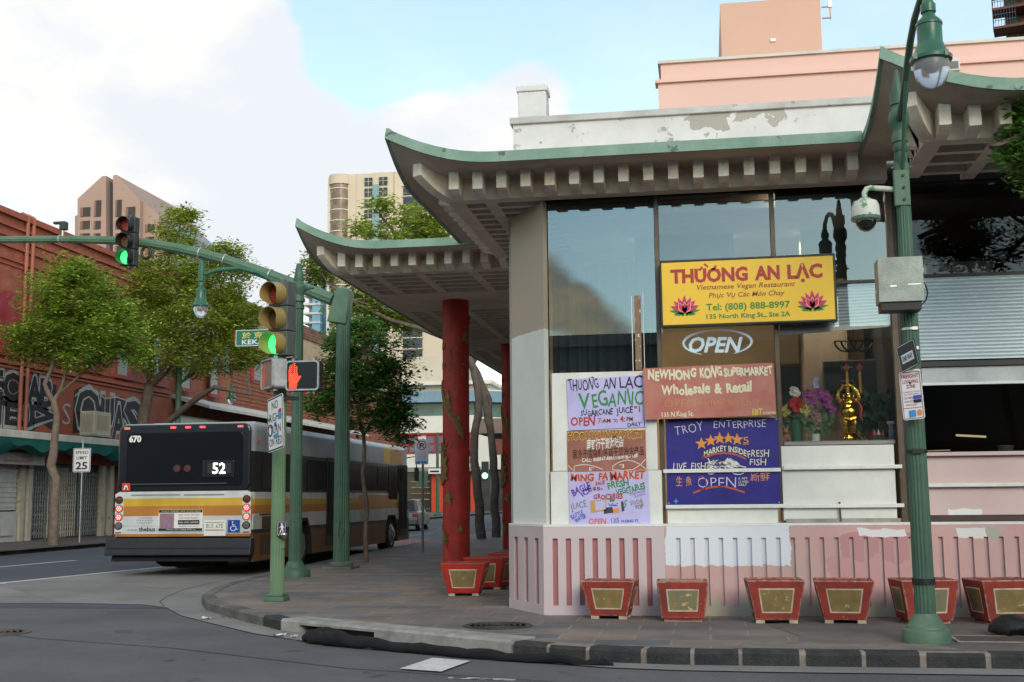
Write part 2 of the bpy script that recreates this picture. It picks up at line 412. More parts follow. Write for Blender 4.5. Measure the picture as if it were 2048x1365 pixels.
def sheet(name, poly, z, m, kind='structure'):
    mb = MB(); mb.add([(x, y, z) for x, y in poly], [tuple(range(len(poly)))])
    o = obj(name, mb, m); o['kind'] = kind; return o
sheet('ground', [(-400, -60), (400, -60), (400, 900), (-400, 900)], -.02, M_asphalt)
sheet('road', [(-90, -14), (90, -14), (90, 15.5), (-90, 17.6)], 0, M_asphalt)
sheet('side_street', [(-20.3, 16.2), (-7, 16.2), (-9, 160), (-20.6, 160)], .004, M_asphalt2)
# kerb line of the corner, from far up the side street round to the right
KERB = [(-9.6, 75), (-9.35, 45), (-8.85, 30), (-8.35, 22.5), (-8.08, 20.0), (-7.82, 18.4), (-7.42, 17.05), (-6.85, 15.9), (-6.15, 15.0), (-5.45, 14.15), (-4.9, 13.5),
        (-1.9, 11.62), (-1.4, 11.33), (-.9, 11.15), (-.3, 11.06), (.5, 11.05), (40, 11.05)]
# concrete bus pad and gutter
sheet('bus_pad', [(-13.2, 20.9), (-9.6, 16.95), (-8.2, 16.75), (-7.65, 16.35), (-6.9, 15.2), (-6.2, 14.4), (-5.1, 13.2), (-4.3, 12.55), (-3.9, 12.6), (-5.2, 14.1), (-6.2, 15.2), (-7.2, 16.9), (-8.0, 20), (-8.6, 28),
                  (-8.9, 34), (-12.4, 34), (-12.4, 25)], .010, M_concrete)
sheet('gutter', [(-1.5, 11.5), (-1.9, 11.25), (-.9, 10.83), (-.3, 10.72), (.5, 10.68), (40, 10.68), (40, 11.1), (.5, 11.1), (-.3, 11.15)], .010, M_concrete)
sheet('crosswalk_concrete', [(-30, 17.6), (-13.2, 20.9), (-9.6, 16.95), (-10.4, 16.9), (-30, 15.4)], .008, M_concrete)
sheet('pavement', [(-8.9, 75), (-9.2, 45), (-8.7, 30)] + [(x+.1, y+.12) for x, y in KERB[3:-1]] + [(40, 11.15), (40, 75)], .13, M_tile)
sheet('pavement_patch', [(.75, 11.24), (40, 11.24), (40, 14.3), (1.0, 14.3), (.62, 13.2), (.86, 12.3)], .134, M_conc_dk)
sheet('pavement_patch', [(.2, 11.24), (2.2, 11.24), (2.0, 11.7), (1.25, 11.66), (.35, 11.86)], .138, mat('patched concrete', (.21, .185, .165), rough=.9, var=.35, scale=5))
def along(poly, s):
    for (x0, y0), (x1, y1) in zip(poly, poly[1:]):
        l = math.hypot(x1-x0, y1-y0)
        if s <= l: return (x0+(x1-x0)*s/l, y0+(y1-y0)*s/l)
        s -= l
    return poly[-1]
def offs(poly, w):
    out = []
    for i, p in enumerate(poly):
        a = poly[max(0, i-1)]; b = poly[min(len(poly)-1, i+1)]; dx, dy = b[0]-a[0], b[1]-a[1]; l = math.hypot(dx, dy)
        out.append((p[0]-dy/l*w, p[1]+dx/l*w))
    return out
def strip(name, poly, w, z0, z1, m, inset=0, rnd=.025):
    a = offs(poly, inset); a2 = offs(poly, inset+rnd); b = offs(poly, w); mb = MB(); n = len(poly)
    for i in range(n-1):
        mb.add([(*a[i], z0), (*a[i+1], z0), (*a[i+1], z1-rnd), (*a[i], z1-rnd), (*a2[i+1], z1), (*a2[i], z1), (*b[i+1], z1), (*b[i], z1)],
               [(0, 1, 2, 3), (3, 2, 4, 5), (5, 4, 6, 7)])
    mb.add([(*a[0], z0), (*a[0], z1-rnd), (*a2[0], z1), (*b[0], z1), (*b[0], z0)], [(0, 1, 2, 3, 4)])
    mb.add([(*a[-1], z0), (*a[-1], z1-rnd), (*a2[-1], z1), (*b[-1], z1), (*b[-1], z0)], [(4, 3, 2, 1, 0)])
    return mb
# mortar bed and dark lava kerb stones to the right of the inlet
right = KERB[11:]
struct('kerb', strip('kerb', right, .2, 0, .134, M_mortar, inset=.006), M_mortar)
rnd = random.Random(4); s = .03; mb = MB()
while s < 16:
    l = rnd.uniform(.36, .50); pl = [along(right, s+l*k/3) for k in range(4)]
    q = strip('k', pl, .17, 0, .137+rnd.uniform(-.004, .006), None, inset=-.004, rnd=.03); mb.add(q.v, q.f); s += l+rnd.uniform(.03, .065)
struct('kerb_stone', mb, M_stone)
# left kerb: stained stone, then concrete inlet with an opening
struct('kerb', strip('kerb', KERB[:10]+[(-5.3, 13.98)], .18, 0, .136, None), mat('stained kerb', (.17, .165, .155), rough=.9, col2=(.06, .058, .055), scale=2.2, bump=.4))
struct('kerb_stone', strip('k', [(-5.29, 13.97), (-4.92, 13.52)], .18, 0, .139, None), M_stone)
inl = strip('k', [(-4.9, 13.5), (-4.62, 13.325)], .36, 0, .145, None); q = strip('k', [(-3.55, 12.655), (-1.9, 11.62)], .36, 0, .145, None); inl.add(q.v, q.f)
q = strip('k', [(-4.62, 13.325), (-3.55, 12.655)], .36, .095, .145, None); inl.add(q.v, q.f)
struct('kerb_inlet', inl, M_conc_lt)
ih = MB(); ih.add([(-4.6, 13.55, .0), (-3.5, 12.85, .0), (-3.5, 12.85, .14), (-4.6, 13.55, .14)], [(0, 1, 2, 3)]); struct('kerb_inlet_mouth', ih, mat('drain dark', (.012, .012, .012)))
# markings
def stripe(name, pts, z, m): sheet(name, pts, z, m)
stripe('lane_marking', [(-13.25, 20.85), (-13.05, 21.0), (-11.5, 31.5), (-11.66, 31.5)], .0145, M_paint)
stripe('lane_marking', [(-30, 20.75), (-12.95, 20.86), (-13.05, 21.06), (-30, 21.0)], .013, M_paint)
stripe('lane_marking', [(-16.75, 24.4), (-16.6, 24.4), (-16.15, 29.3), (-16.3, 29.3)], .011, M_paint)
stripe('lane_marking', [(-15.7, 34.5), (-15.55, 34.5), (-15.2, 39.5), (-15.35, 39.5)], .011, M_paint)
stripe('lane_marking', [(-12.1, 44), (-11.95, 44), (-11.9, 52), (-12.05, 52)], .011, M_paint_old)
stripe('lane_marking', [(-13.6, 60), (-13.4, 60), (-13.5, 70), (-13.7, 70)], .011, M_paint_old)
stripe('lane_marking', [(-15.6, 17.6), (-11.8, 17.9), (-11.8, 18.05), (-15.6, 17.78)], .0145, M_paint_old)
stripe('lane_marking', [(-9.95, 20.25), (-9.3, 19.75), (-9.22, 19.85), (-9.85, 20.4)], .0145, M_yellow_old)
stripe('crosswalk_bar', [(-2.73, 10.56), (-2.32, 10.42), (-2.2, 11.12), (-2.6, 11.3)], .0145, M_paint)
stripe('crosswalk_bar', [(-2.2, 10.2), (-1.6, 10.12), (-1.62, 10.03), (-2.2, 10.1)], .0045, M_paint_old)
sheet('red_kerb_zone', [(-11.0, 37.5), (-9.3, 36.6), (-9.15, 44.5), (-11.4, 44.5)], .012, mat('faded red paint', (.27, .105, .115), rough=.85, var=.35, scale=2))
for i in range(5):
    y = 38.1+i*1.15; stripe('red_zone_bar', [(-10.9, y), (-9.4, y-.3), (-9.4, y-.05), (-10.9, y+.25)], .0165, M_paint_old)
# seams in the concrete
M_seam = mat('seam', (.055, .055, .055), rough=.9)
def seam(poly, w=.015, z=.0135):
    a = offs(poly, -w/2); b = offs(poly, w/2); mb = MB()
    for i in range(len(poly)-1): mb.add([(*a[i], z), (*a[i+1], z), (*b[i+1], z), (*b[i], z)], [(0, 1, 2, 3)])
    struct('road_seam', mb, M_seam)
seam([(-7.75, 16.5), (-8.15, 17.2), (-8.5, 18.2), (-8.85, 19.6), (-9.05, 21.3), (-9.25, 26)])
seam([(-9.0, 13.6), (-7.4, 12.6), (-5.5, 11.9), (-3.2, 10.6), (0, 9.6)], .02, .006)
seam([(-13.2, 18.1), (-11.4, 17.9), (-9.3, 18.3)], .012)
# far pavement on the left with its kerb
FAR = [(-20.1, -12+29), (-20.15, 32), (-20.3, 39), (-20.7, 160)]
sheet('far_pavement', [(-20.3, 17), (-20.35, 32), (-20.5, 39), (-20.9, 160), (-40, 160), (-40, 17)], .13, mat('far walk', (.105, .092, .085), rough=.9, var=.35, scale=.8))
struct('far_kerb', strip('k', list(reversed(FAR)), .2, 0, .134, None), mat('far kerb stone', (.08, .072, .066), rough=.9, col2=(.2, .17, .15), scale=1.4))
# litter in the gutter
def manhole(name, label, x, y, z, r, m):
    t = thing(name, label, 'manhole cover', (x, y, z))
    mb = MB(); mb.lathe([(r, 0), (r, .008), (r*.93, .008), (r*.93, .004), (.001, .004)], n=36); obj('rim', mb, m, t)
    mb = MB()
    for k in range(5): q = r*(.85-.16*k); mb.lathe([(q, .004), (q, .010), (q-r*.055, .010), (q-r*.055, .004)], n=32)
    obj('ring', mb, m, t, smooth=False)
    return t
manhole('manhole_cover', 'round iron cover set in the pavement slabs behind the concrete inlet', -2.27, 13.02, .131, .38, M_iron)
manhole('manhole_cover', 'round ribbed iron cover in the asphalt at the left edge of the photo', -8.25, 13.07, .003, .42, mat('rusty iron', (.13, .105, .085), rough=.7, var=.4, scale=9))
t = thing('utility_cover', 'flat rusty rectangular cover in the walk beside the lamp post', 'utility cover', (2.63, 12.08, .139))
mb = MB(); mb.box(-.34, .34, -.22, .22, 0, .006); obj('lid', mb, mat('cover plate', (.10, .07, .06), rough=.8, var=.4, scale=8), t)
mb = MB()
for a in ((-.38, -.34, -.26, .26), (.34, .38, -.26, .26), (-.34, .34, -.26, -.22), (-.34, .34, .22, .26)): mb.box(*a, 0, .008)
obj('frame', mb, M_conc_lt, t)
rnd = random.Random(9)
mb = MB()
for i in range(150):
    s = rnd.uniform(0, 4.6); p = along([(-6.9, 15.75), (-5.9, 14.6), (-4.7, 13.25), (-4.3, 12.5), (-.9, 10.9)], s+rnd.uniform(0, 2)); a = rnd.uniform(0, 6.28); r = rnd.uniform(.006, .022)
    x, y = p[0]+rnd.gauss(0, .06), p[1]+rnd.gauss(0, .06)
    mb.add([(x+r*math.cos(a), y+r*math.sin(a), .016), (x-r*.5*math.sin(a), y+r*.5*math.cos(a), .022), (x-r*math.cos(a), y-r*math.sin(a), .016), (x+r*.5*math.sin(a), y-r*.5*math.cos(a), .02)], [(0, 1, 2, 3)])
o = obj('leaf_litter', mb, mat('dry leaves', (.35, .27, .1), rough=.8, var=.5, scale=20)); o['kind'] = 'stuff'
for i, (x, y, c, s, lb) in enumerate([(-6.35, 14.72, (.7, .7, .7), .1, 'crumpled white paper scrap by the kerb at the crossing corner'), (-4.72, 12.95, (.6, .62, .7), .09, 'pale plastic wrapper in the gutter at the inlet mouth'), (-4.5, 12.82, (.4, .45, .55), .06, 'small bluish bottle cap litter beside the black filter sock')]):
    mb = MB(); rn = random.Random(i); n = 5
    mb.add([(s*(a/(n-1)-.5)*1.4+rn.gauss(0, .006), s*(b/(n-1)-.5)+rn.gauss(0, .006), .014+rn.random()*.03) for a in range(n) for b in range(n)], [(a*n+b, (a+1)*n+b, (a+1)*n+b+1, a*n+b+1) for a in range(n-1) for b in range(n-1)])
    tag(obj('litter', mb, mat('litter %d' % i, c, rough=.6), loc=(x, y, 0)), lb, 'litter')
# the black filter sock lying in the gutter
pts = [(-4.32, 12.62), (-4.15, 12.42), (-3.85, 12.2), (-3.4, 11.98), (-2.9, 11.72), (-2.3, 11.4), (-1.8, 11.2), (-1.35, 11.05), (-1.0, 10.97), (-.84, 10.95)]
rad = [.03, .075, .08, .06, .055, .058, .052, .048, .042, .015]; hz = [.04, .075, .075, .048, .045, .045, .042, .04, .035, .02]
P = []; RR = []
for i in range(len(pts)-1):
    for k in range(6):
        f = k/6; P.append(Vector((pts[i][0]*(1-f)+pts[i+1][0]*f, pts[i][1]*(1-f)+pts[i+1][1]*f, hz[i]*(1-f)+hz[i+1]*f))); RR.append((rad[i]*(1-f)+rad[i+1]*f)*(1+.10*math.sin(i*6+k*1.9)))
mb = MB(); mb.tube(P, RR, 18)
mb.v = [(x+.018*mnoise.noise((x*5, y*5, z*9)), y+.02*mnoise.noise((x*6+9, y*6, z*9)), max(.012, z*.95+.03*mnoise.noise((x*4, y*4, 3))+.014*mnoise.noise((x*14, y*14, z*14)))) for x, y, z in mb.v]
M_black = mat('black fabric', (.005, .0055, .007), rough=.9, col2=(.010, .010, .011), scale=7, bump=.8, bscale=130)
fs_ = tag(obj('filter_sock', mb, M_black, smooth=True), 'long black fabric filter sock lying in the gutter along the kerb', 'filter sock')
mb = MB(); mb.ball((-4.02, 12.46, .11), (.17, .10, .05), 14, 9, )
mb.v = [(x+.03*mnoise.noise((x*7, y*7, z*7)), y+.03*mnoise.noise((x*7+4, y*7, z*7)), z+.03*mnoise.noise((x*8, y*8, z*8+3))) for x, y, z in mb.v]
obj('bunched_end', mb, M_black, fs_, smooth=True)
mb = MB(); mb.ball((2.66, 12.45, .22), (.26, .22, .13), 18, 12)
mb.v = [(x+.05*mnoise.noise((x*6, y*6, z*6)), y+.05*mnoise.noise((x*6+4, y*6, z*6)), max(.135, z+.05*mnoise.noise((x*7, y*7, z*7+3)))) for x, y, z in mb.v]
tag(obj('bin_bag', mb, mat('black plastic', (.006, .006, .007), rough=.35, scale=6, bump=.6), smooth=True, loc=(.28, 0, 0)), 'black plastic bin bag slumped on the pavement right of the lamp post', 'bin bag')

# ============================================================ the corner restaurant building
M_conc_beam = mat('painted concrete', (.66, .585, .50), rough=.75, col2=(.54, .455, .375), scale=3.2, bump=.12)
M_rafter = mat('rafter paint', (.82, .77, .69), rough=.75, col2=(.66, .53, .41), scale=4.5, bump=.1)
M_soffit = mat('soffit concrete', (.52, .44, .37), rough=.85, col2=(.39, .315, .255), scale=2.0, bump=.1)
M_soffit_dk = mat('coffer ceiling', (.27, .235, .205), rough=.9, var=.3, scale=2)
M_copper = chips(mat('green copper', (.15, .255, .195), rough=.75, col2=(.24, .33, .27), scale=2.6, bump=.15), (.10, .12, .12), .62, 4.5)
M_roof = mat('roof felt', (.2, .2, .19), rough=.9)
M_bronze = mat('bronze frame', (.115, .085, .062), rough=.4, metal=.35, var=.3, scale=6)
M_black_fr = mat('black frame', (.022, .022, .022), rough=.4, var=.3)
M_white_bd = mat('white board paint', (.70, .70, .655), rough=.6, col2=(.60, .60, .55), scale=2.2, bump=.08)
M_rail = mat('rail white', (.75, .74, .72), rough=.45, var=.15, scale=6)
M_parapet = chips(mat('old white render', (.66, .65, .66), rough=.85, col2=(.54, .53, .53), scale=1.4, bump=.15), (.34, .32, .30), .60, 3.6)
M_parapet_cap = chips(mat('parapet cap', (.52, .51, .50), rough=.85, col2=(.36, .35, .34), scale=2.5), (.25, .24, .23), .62, 6)
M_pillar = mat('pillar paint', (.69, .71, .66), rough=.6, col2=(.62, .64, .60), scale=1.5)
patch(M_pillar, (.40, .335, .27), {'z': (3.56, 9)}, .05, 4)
M_base = mat('base pink', (.54, .31, .305), rough=.75, col2=(.56, .37, .34), scale=1.3, bump=.12)
chips(M_base, (.52, .36, .32), .60, 1.6)
patch(M_base, (.55, .455, .475), {'x': (-9, -.495)}, .0)
patch(M_base, (.46, .235, .245), {'x': (1.52, 2.35), 'z': (.72, 1.08)}, .22, 3)
patch(M_base, (.52, .285, .28), {'x': (1.35, 2.3), 'z': (.35, .8)}, .5, 3)
patch(M_base, (.68, .70, .75), {'x': (-.495, .93), 'z': (.70, 2)}, .13, 7)
patch(M_base, (.70, .68, .70), {'x': (1.70, 2.22), 'z': (1.02, 1.11)}, .1, 5)
patch(M_base, (.70, .68, .67), {'x': (2.78, 3.10), 'z': (1.0, 1.12)}, .1, 5)
patch(M_base, (.40, .40, .34), {'x': (3.12, 3.24), 'z': (.98, 1.14)}, .1, 5)
patch(M_base, (.44, .40, .33), {'x': (-.4, 9), 'z': (-1, .30)}, .28, 5)
chips(M_base, (.30, .27, .24), .70, 16)
M_groove = chips(mat('deep pink groove', (.42, .165, .165), rough=.8, var=.2, scale=3), (.5, .36, .38), .66, 9)
M_groove2 = mat('groove in the wall', (.54, .37, .365), rough=.8, col2=(.44, .32, .31), scale=3)
patch(M_groove2, (.60, .62, .68), {'x': (-.495, .93), 'z': (.70, 2)}, .13, 7)

patch(M_parapet, (.36, .34, .31), {'x': (-.15, .42), 'z': (6.17, 6.4)}, .55, 3.2); patch(M_parapet, (.38, .36, .33), {'x': (.5, 1.15), 'z': (6.22, 6.4)}, .6, 4.2)
edge_wear(M_rafter, (.40, .30, .22), .012, .10, 10); edge_wear(M_parapet_cap, (.3, .28, .26), .02, .08, 9)
YG, YB = 14.5, 14.25
B = thing('restaurant_building', 'low corner restaurant with green upturned eaves, ribbed soffits and pink grooved base', 'building')
def glass_mat(name, tint, refl, minr, rough=0):
    m = bpy.data.materials.new(name); m.use_nodes = True; t = m.node_tree; t.nodes.remove(t.nodes['Principled BSDF'])
    tr = t.nodes.new('ShaderNodeBsdfTransparent'); tr.inputs[0].default_value = (*tint, 1)
    gl = t.nodes.new('ShaderNodeBsdfGlossy'); gl.inputs[0].default_value = (*refl, 1); gl.inputs['Roughness'].default_value = rough
    fr = t.nodes.new('ShaderNodeFresnel'); fr.inputs[0].default_value = 1.5
    mx_ = t.nodes.new('ShaderNodeMixShader')
    t.links.new(nmath(t, 'MAXIMUM', fr.outputs[0], minr), mx_.inputs[0])
    t.links.new(tr.outputs[0], mx_.inputs[1]); t.links.new(gl.outputs[0], mx_.inputs[2])
    t.links.new(mx_.outputs[0], t.nodes['Material Output'].inputs[0]); return m
M_glass = glass_mat('tinted shop glass', (.55, .60, .60), (.72, .90, 1.0), .165)
M_glass_dk = glass_mat('dark tinted glass', (.30, .30, .29), (.40, .48, .56), .05)
M_glass_clear = glass_mat('clear glass', (.86, .88, .87), (.74, .90, 1.0), .125)

# ---- canopies
ZB, ZU, TH = 5.15, 5.42, .105
def canopy(xl, xr, yf, yb, up, Ln, ybeam, xbeam, yleft_end, ribs_x, ribs_y, bands=(), xr_beam=None, first_off=.42, skip_ribs=False):
    def zu(x, y):
        a = max(0, x-xl); b = max(0, y-yf); return ZU + up*max(0, 1-(a+b)/Ln)**2
    def samples(lo, hi):
        out = [lo+Ln*(i/9)**1.3 for i in range(10) if lo+Ln*(i/9)**1.3 < hi-.05]; return out+[hi]
    xs, ys = samples(xl, xr), samples(yf, yb)
    nx, ny = len(xs), len(ys); mb = MB()
    vs = [(x, y, zu(x, y)) for y in ys for x in xs] + [(x, y, zu(x, y)+TH) for y in ys for x in xs]; fs = []
    o = nx*ny
    for j in range(ny-1):
        for i in range(nx-1):
            a = j*nx+i; fs.append((a, a+nx, a+nx+1, a+1)); fs.append((o+a, o+a+1, o+a+nx+1, o+a+nx))
    for i in range(nx-1): fs.append((i, i+1, o+i+1, o+i)); a = (ny-1)*nx+i; fs.append((a+1, a, o+a, o+a+1))
    for j in range(ny-1): a = j*nx; fs.append((a+nx, a, o+a, o+a+nx)); a += nx-1; fs.append((a, a+nx, o+a+nx, o+a))
    mb.add(vs, fs); obj('roof_slab', mb, M_soffit, B, smooth=True)
    # copper edge along the front and the left side, standing proud
    mb = MB(); e_ = .018
    line = [(xl-e_, y) for y in reversed(ys[1:])]+[(xl-e_, yf-e_)]+[(x, yf-e_) for x in xs[1:]]
    inn = [(xl+.03, y) for y in reversed(ys[1:])]+[(xl+.035, yf+.02)]+[(x, yf+.02) for x in xs[1:]]
    vs = []
    for (x, y), (x2, y2) in zip(line, inn):
        z = zu(x, y)+(0 if x > xl and y > yf else 0)
        vs += [(x, y, z-.012), (x+(.015 if x <= xl else 0), y+(.012 if y <= yf else 0), z+TH+.012), (x2, y2, z+TH+.012), (x2, y2, z-.012)]
    fs = []
    for i in range(len(line)-1):
        for k in range(4): fs.append((4*i+k, 4*i+(k+1) % 4, 4*i+4+(k+1) % 4, 4*i+4+k))
    fs += [(0, 1, 2, 3), tuple(4*(len(line)-1)+k for k in (3, 2, 1, 0))]
    mb.add(vs, fs); obj('copper_edge', mb, M_copper, B, smooth=False)
    xe = xr_beam or xr
    mb = MB(); mb.box(xbeam, xe, ybeam, ybeam+.2, ZB, ZU+.02); obj('eave_beam', mb, M_conc_beam, B, bevel=.006)
    mb = MB(); mb.box(xbeam, xbeam+.2, ybeam+.2, yleft_end, ZB, ZU+.02); obj('eave_beam', mb, M_conc_beam, B, bevel=.006)
    # hip bracket with a curved underside
    d = Vector((xl+.24-xbeam, yf+.24-ybeam, 0)); n = 8; w = .075; sd = Vector((-d.y, d.x, 0)).normalized()*w; mb = MB(); vs = []
    for i in range(n+1):
        f = i/n; p = Vector((xbeam+.06, ybeam+.06, 0))+d*f
        zb = ZB+.004 + .36*up/.36*.62*f**1.8; zt = zu(p.x, p.y)+.03
        for q, z in ((p-sd, zb), (p+sd, zb), (p+sd, zt), (p-sd, zt)): vs.append((q.x, q.y, z))
    fs = [(0, 1, 2, 3), tuple(4*n+k for k in (3, 2, 1, 0))]
    for i in range(n):
        for k in range(4): fs.append((4*i+k, 4*i+4+k, 4*i+4+(k+1) % 4, 4*i+(k+1) % 4))
    mb.add(vs, fs); obj('hip_bracket', mb, M_rafter, B, bevel=.005)
    # rafter tails, front row then left row
    x = xbeam+.10
    while x < xr-.06:
        mb = MB(); ye = yf+.40; zt = zu(x, ye)
        mb.prism([(ybeam+.002, ZB+.003), (ye+.16, ZB+.022), (ye, ZB+.055+max(0, zt-ZU)*.75), (ye, zt+.012), (ybeam+.002, max(ZU, zu(x, ybeam))+.012)], 'x', x, x+.122)
        obj('rafter', mb, M_rafter, B, bevel=.004); x += .293
    y = ybeam+.34
    while y < yleft_end-.1:
        mb = MB(); xe_ = xl+.40; zt = zu(xe_, y)
        mb.prism([(xbeam+.002, ZB+.003), (xe_+.16, ZB+.022), (xe_, ZB+.055+max(0, zt-ZU)*.75), (xe_, zt+.012), (xbeam+.002, max(ZU, zu(xbeam, y))+.012)], 'y', y, y+.122)
        obj('rafter', mb, M_rafter, B, bevel=.004); y += .30
    # coffered soffit
    for x in ribs_x:
        mb = MB(); mb.box(x, x+.15, ybeam+.2, yb, ZB+.002, ZU+.02); obj('soffit_beam', mb, M_conc_beam, B)
    for y in ribs_y:
        mb = MB(); mb.box(xbeam+.2, xe, y, y+.10, ZB+.005, ZU+.02); obj('soffit_rib', mb, M_conc_beam, B)
    for y0, y1 in bands:
        mb = MB(); mb.box(xbeam+.2, xe, y0, y1, ZB-.002, ZU+.02); obj('soffit_slab', mb, M_conc_beam, B)
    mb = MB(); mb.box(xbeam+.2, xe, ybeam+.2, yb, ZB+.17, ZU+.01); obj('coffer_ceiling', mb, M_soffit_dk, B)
def rng(a, b, s):
    out = []
    while a < b-1e-6: out.append(a); a += s
    return out
canopy(-3.64, 1.84, 13.4, 17.75, .36, 1.3, 14.12, -3.07, 17.75, [-2.62], rng(14.55, 17.6, .30), xr_beam=2.2)
canopy(-6.32, -2.5, 17.85, 47.0, .42, 1.35, 18.57, -5.86, 47.0, [-5.36, -4.60, -3.72], rng(19.0, 20.4, .36)+rng(22.9, 26.7, .36)+rng(29.4, 33.2, .36)+rng(36, 40, .36), bands=[(20.55, 22.6), (26.9, 29.1), (33.4, 35.6)])
canopy(1.86, 9.0, 11.94, 14.3, .42, 1.43, 12.62, 2.36, 14.12, [3.05, 3.95], rng(13.1, 14.1, .42), xr_beam=9)
mb = MB(); mb.box(-2.45, 9, 14.9, 46, 5.53, 5.62); obj('roof', mb, M_roof, B)
# dark header between the soffit and the glass
mb = MB(); mb.box(-1.95, 9, YG+.02, YG+.12, 5.18, 5.45); obj('window_header', mb, M_black_fr, B)
# ---- parapet with a stub post
mb = MB(); mb.box(-2.36, 9, 15.0, 15.2, 5.62, 6.36); obj('parapet', mb, M_parapet, B)
mb = MB(); mb.box(-2.40, 9, 14.96, 15.24, 6.36, 6.45); obj('parapet_cap', mb, M_parapet_cap, B, bevel=.01)
mb = MB(); mb.box(-2.29, -1.92, 14.99, 15.3, 6.45, 6.80); mb.box(-2.31, -1.90, 14.97, 15.32, 6.80, 6.88); obj('roof_post', mb, M_parapet, B, bevel=.012)
# ---- base wall with grooves
def grooved(x0, x1, m, mg, M=None, first=.11, step=.158, gw=.062, name='base_wall'):
    mb = MB(); xs = []; x = x0+first
    while x+gw < x1-.03: xs.append(x); x += step
    e = [x0]+[v for x in xs for v in (x, x+gw)]+[x1]
    for a, b in zip(e[0::2], e[1::2]): mb.box(a, b, 0, .10, .24, 1.02, M)
    mb.box(x0, x1, 0, .10, 1.02, 1.155, M); mb.box(x0, x1, -.004, .10, .1, .24, M)
    o1 = obj(name, mb, m, B)
    g = MB()
    for x in xs: g.box(x-.002, x+gw+.002, .034, .098, .235, 1.03, M)
    obj('groove', g, mg, B)
T = Matrix.Translation((0, YB, 0))
grooved(-1.93, -.497, M_base, M_groove, T)
grooved(-.495, 8, M_base, M_groove2, T, first=.13, step=.163, gw=.05)
ang = math.atan2(14.25-15.2, -1.93+2.5); CH = Matrix.Translation((-2.50, 15.2, 0)) @ Matrix.Rotation(ang, 4, 'Z')
Lc = math.hypot(.57, .95)
M_base_ch = chips(mat('chamfer pink', (.56, .46, .47), rough=.75, var=.12, scale=2, bump=.12), (.64, .6, .58), .66, 12)
grooved(0, Lc-.002, M_base_ch, M_groove, CH, first=.17, step=.33, gw=.13, name='corner_base')
mb = MB(); mb.prism([(-2.5, 15.2), (-1.93, 14.26), (8, 14.26), (8, 14.55), (-1.8, 14.55), (-2.4, 15.4)], 'z', 1.157, 1.185); obj('base_ledge', mb, M_rail, B)
# corner pillar
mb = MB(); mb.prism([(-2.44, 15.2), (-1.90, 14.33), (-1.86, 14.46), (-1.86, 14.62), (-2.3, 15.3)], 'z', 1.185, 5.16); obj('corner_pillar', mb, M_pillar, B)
# ---- side and rear walls, room
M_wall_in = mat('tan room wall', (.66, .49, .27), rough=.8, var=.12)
M_wall_out = mat('side wall paint', (.55, .5, .46), rough=.8)
mb = MB(); mb.box(-2.5, -2.3, 15.42, 46, .1, 5.14); obj('side_wall', mb, M_wall_out, B)
mb = MB(); mb.box(-2.3, 2.33, 17.6, 17.8, .1, 5.3); obj('room_wall', mb, M_wall_in, B)
mb = MB(); mb.box(2.335, 9, 17.6, 17.8, .1, 5.3); obj('room_wall', mb, mat('shaded room wall', (.035, .03, .027), rough=.8), B)  # right-hand stretch coloured near black to stand for an unlit room
mb = MB(); mb.box(1.38, 1.95, 16.6, 17.6, .9, 5.0); obj('room_wall', mb, mat('dim partition', (.16, .13, .10), rough=.8), B)
mb = MB(); mb.box(9, 9.2, 11.5, 46, .1, 5.3); obj('side_wall', mb, M_wall_out, B)
mb = MB(); mb.box(-1.8, 9, 14.6, 17.6, .85, .9); obj('room_floor', mb, mat('room floor', (.12, .09, .07), rough=.6), B)
mb = MB(); mb.box(-1.8, 9, 14.62, 17.6, 5.0, 5.08); obj('room_ceiling', mb, mat('room ceiling', (.35, .34, .32), rough=.9), B)
mb = MB(); mb.box(2.30, 2.36, 15.05, 17.6, .9, 5.0); obj('room_wall', mb, M_black_fr, B)  # black partition added to keep fill lamp spill out of the right bay
# ---- window frames and glass
XM = [-.51, .885, 2.26]
for x, w, m in ((-1.875, .03, M_black_fr), (-.51, .055, M_bronze), (.885, .055, M_bronze)):
    mb = MB(); mb.box(x-w/2, x+w/2, YG-.05, YG+.05, 1.185, 5.2); obj('mullion', mb, m, B, bevel=.006)
for x0, x1 in ((2.215, 2.285), (2.33, 2.42)):
    mb = MB(); mb.box(x0, x1, YG-.06, YG+.05, 1.185, 5.22); obj('mullion', mb, M_bronze if x0 < 2.3 else M_black_fr, B, bevel=.006)
mb = MB(); mb.box(2.287, 2.328, YG-.02, YG+.03, 1.185, 5.2); obj('window_frame', mb, M_black_fr, B)
mb = MB(); mb.box(4.55, 4.63, YG-.06, YG+.05, 1.185, 5.22); mb.box(6.8, 6.88, YG-.06, YG+.05, 1.185, 5.22); obj('mullion', mb, M_bronze, B)
for a, b, z0, mg in ((-1.858, -.54, 3.06, M_glass), (-.48, .855, 1.2, M_glass_clear), (.915, 2.212, 2.14, M_glass_clear), (2.425, 4.545, 1.98, M_glass_dk), (4.635, 6.795, 1.98, M_glass_dk)):
    mb = MB(); mb.add([(a, YG, z0), (b, YG, z0), (b, YG, 5.19), (a, YG, 5.19)], [(0, 1, 2, 3)]); obj('glass_pane', mb, mg, B)
mb = MB(); mb.box(.915, 2.212, YG-.03, YG+.03, 4.00, 4.035); obj('transom', mb, M_black_fr, B)
mb = MB(); mb.box(2.425, 4.545, YG-.03, YG+.03, 4.02, 4.07); mb.box(2.425, 4.545, YG-.03, YG+.03, 2.985, 3.04); obj('transom', mb, M_black_fr, B)
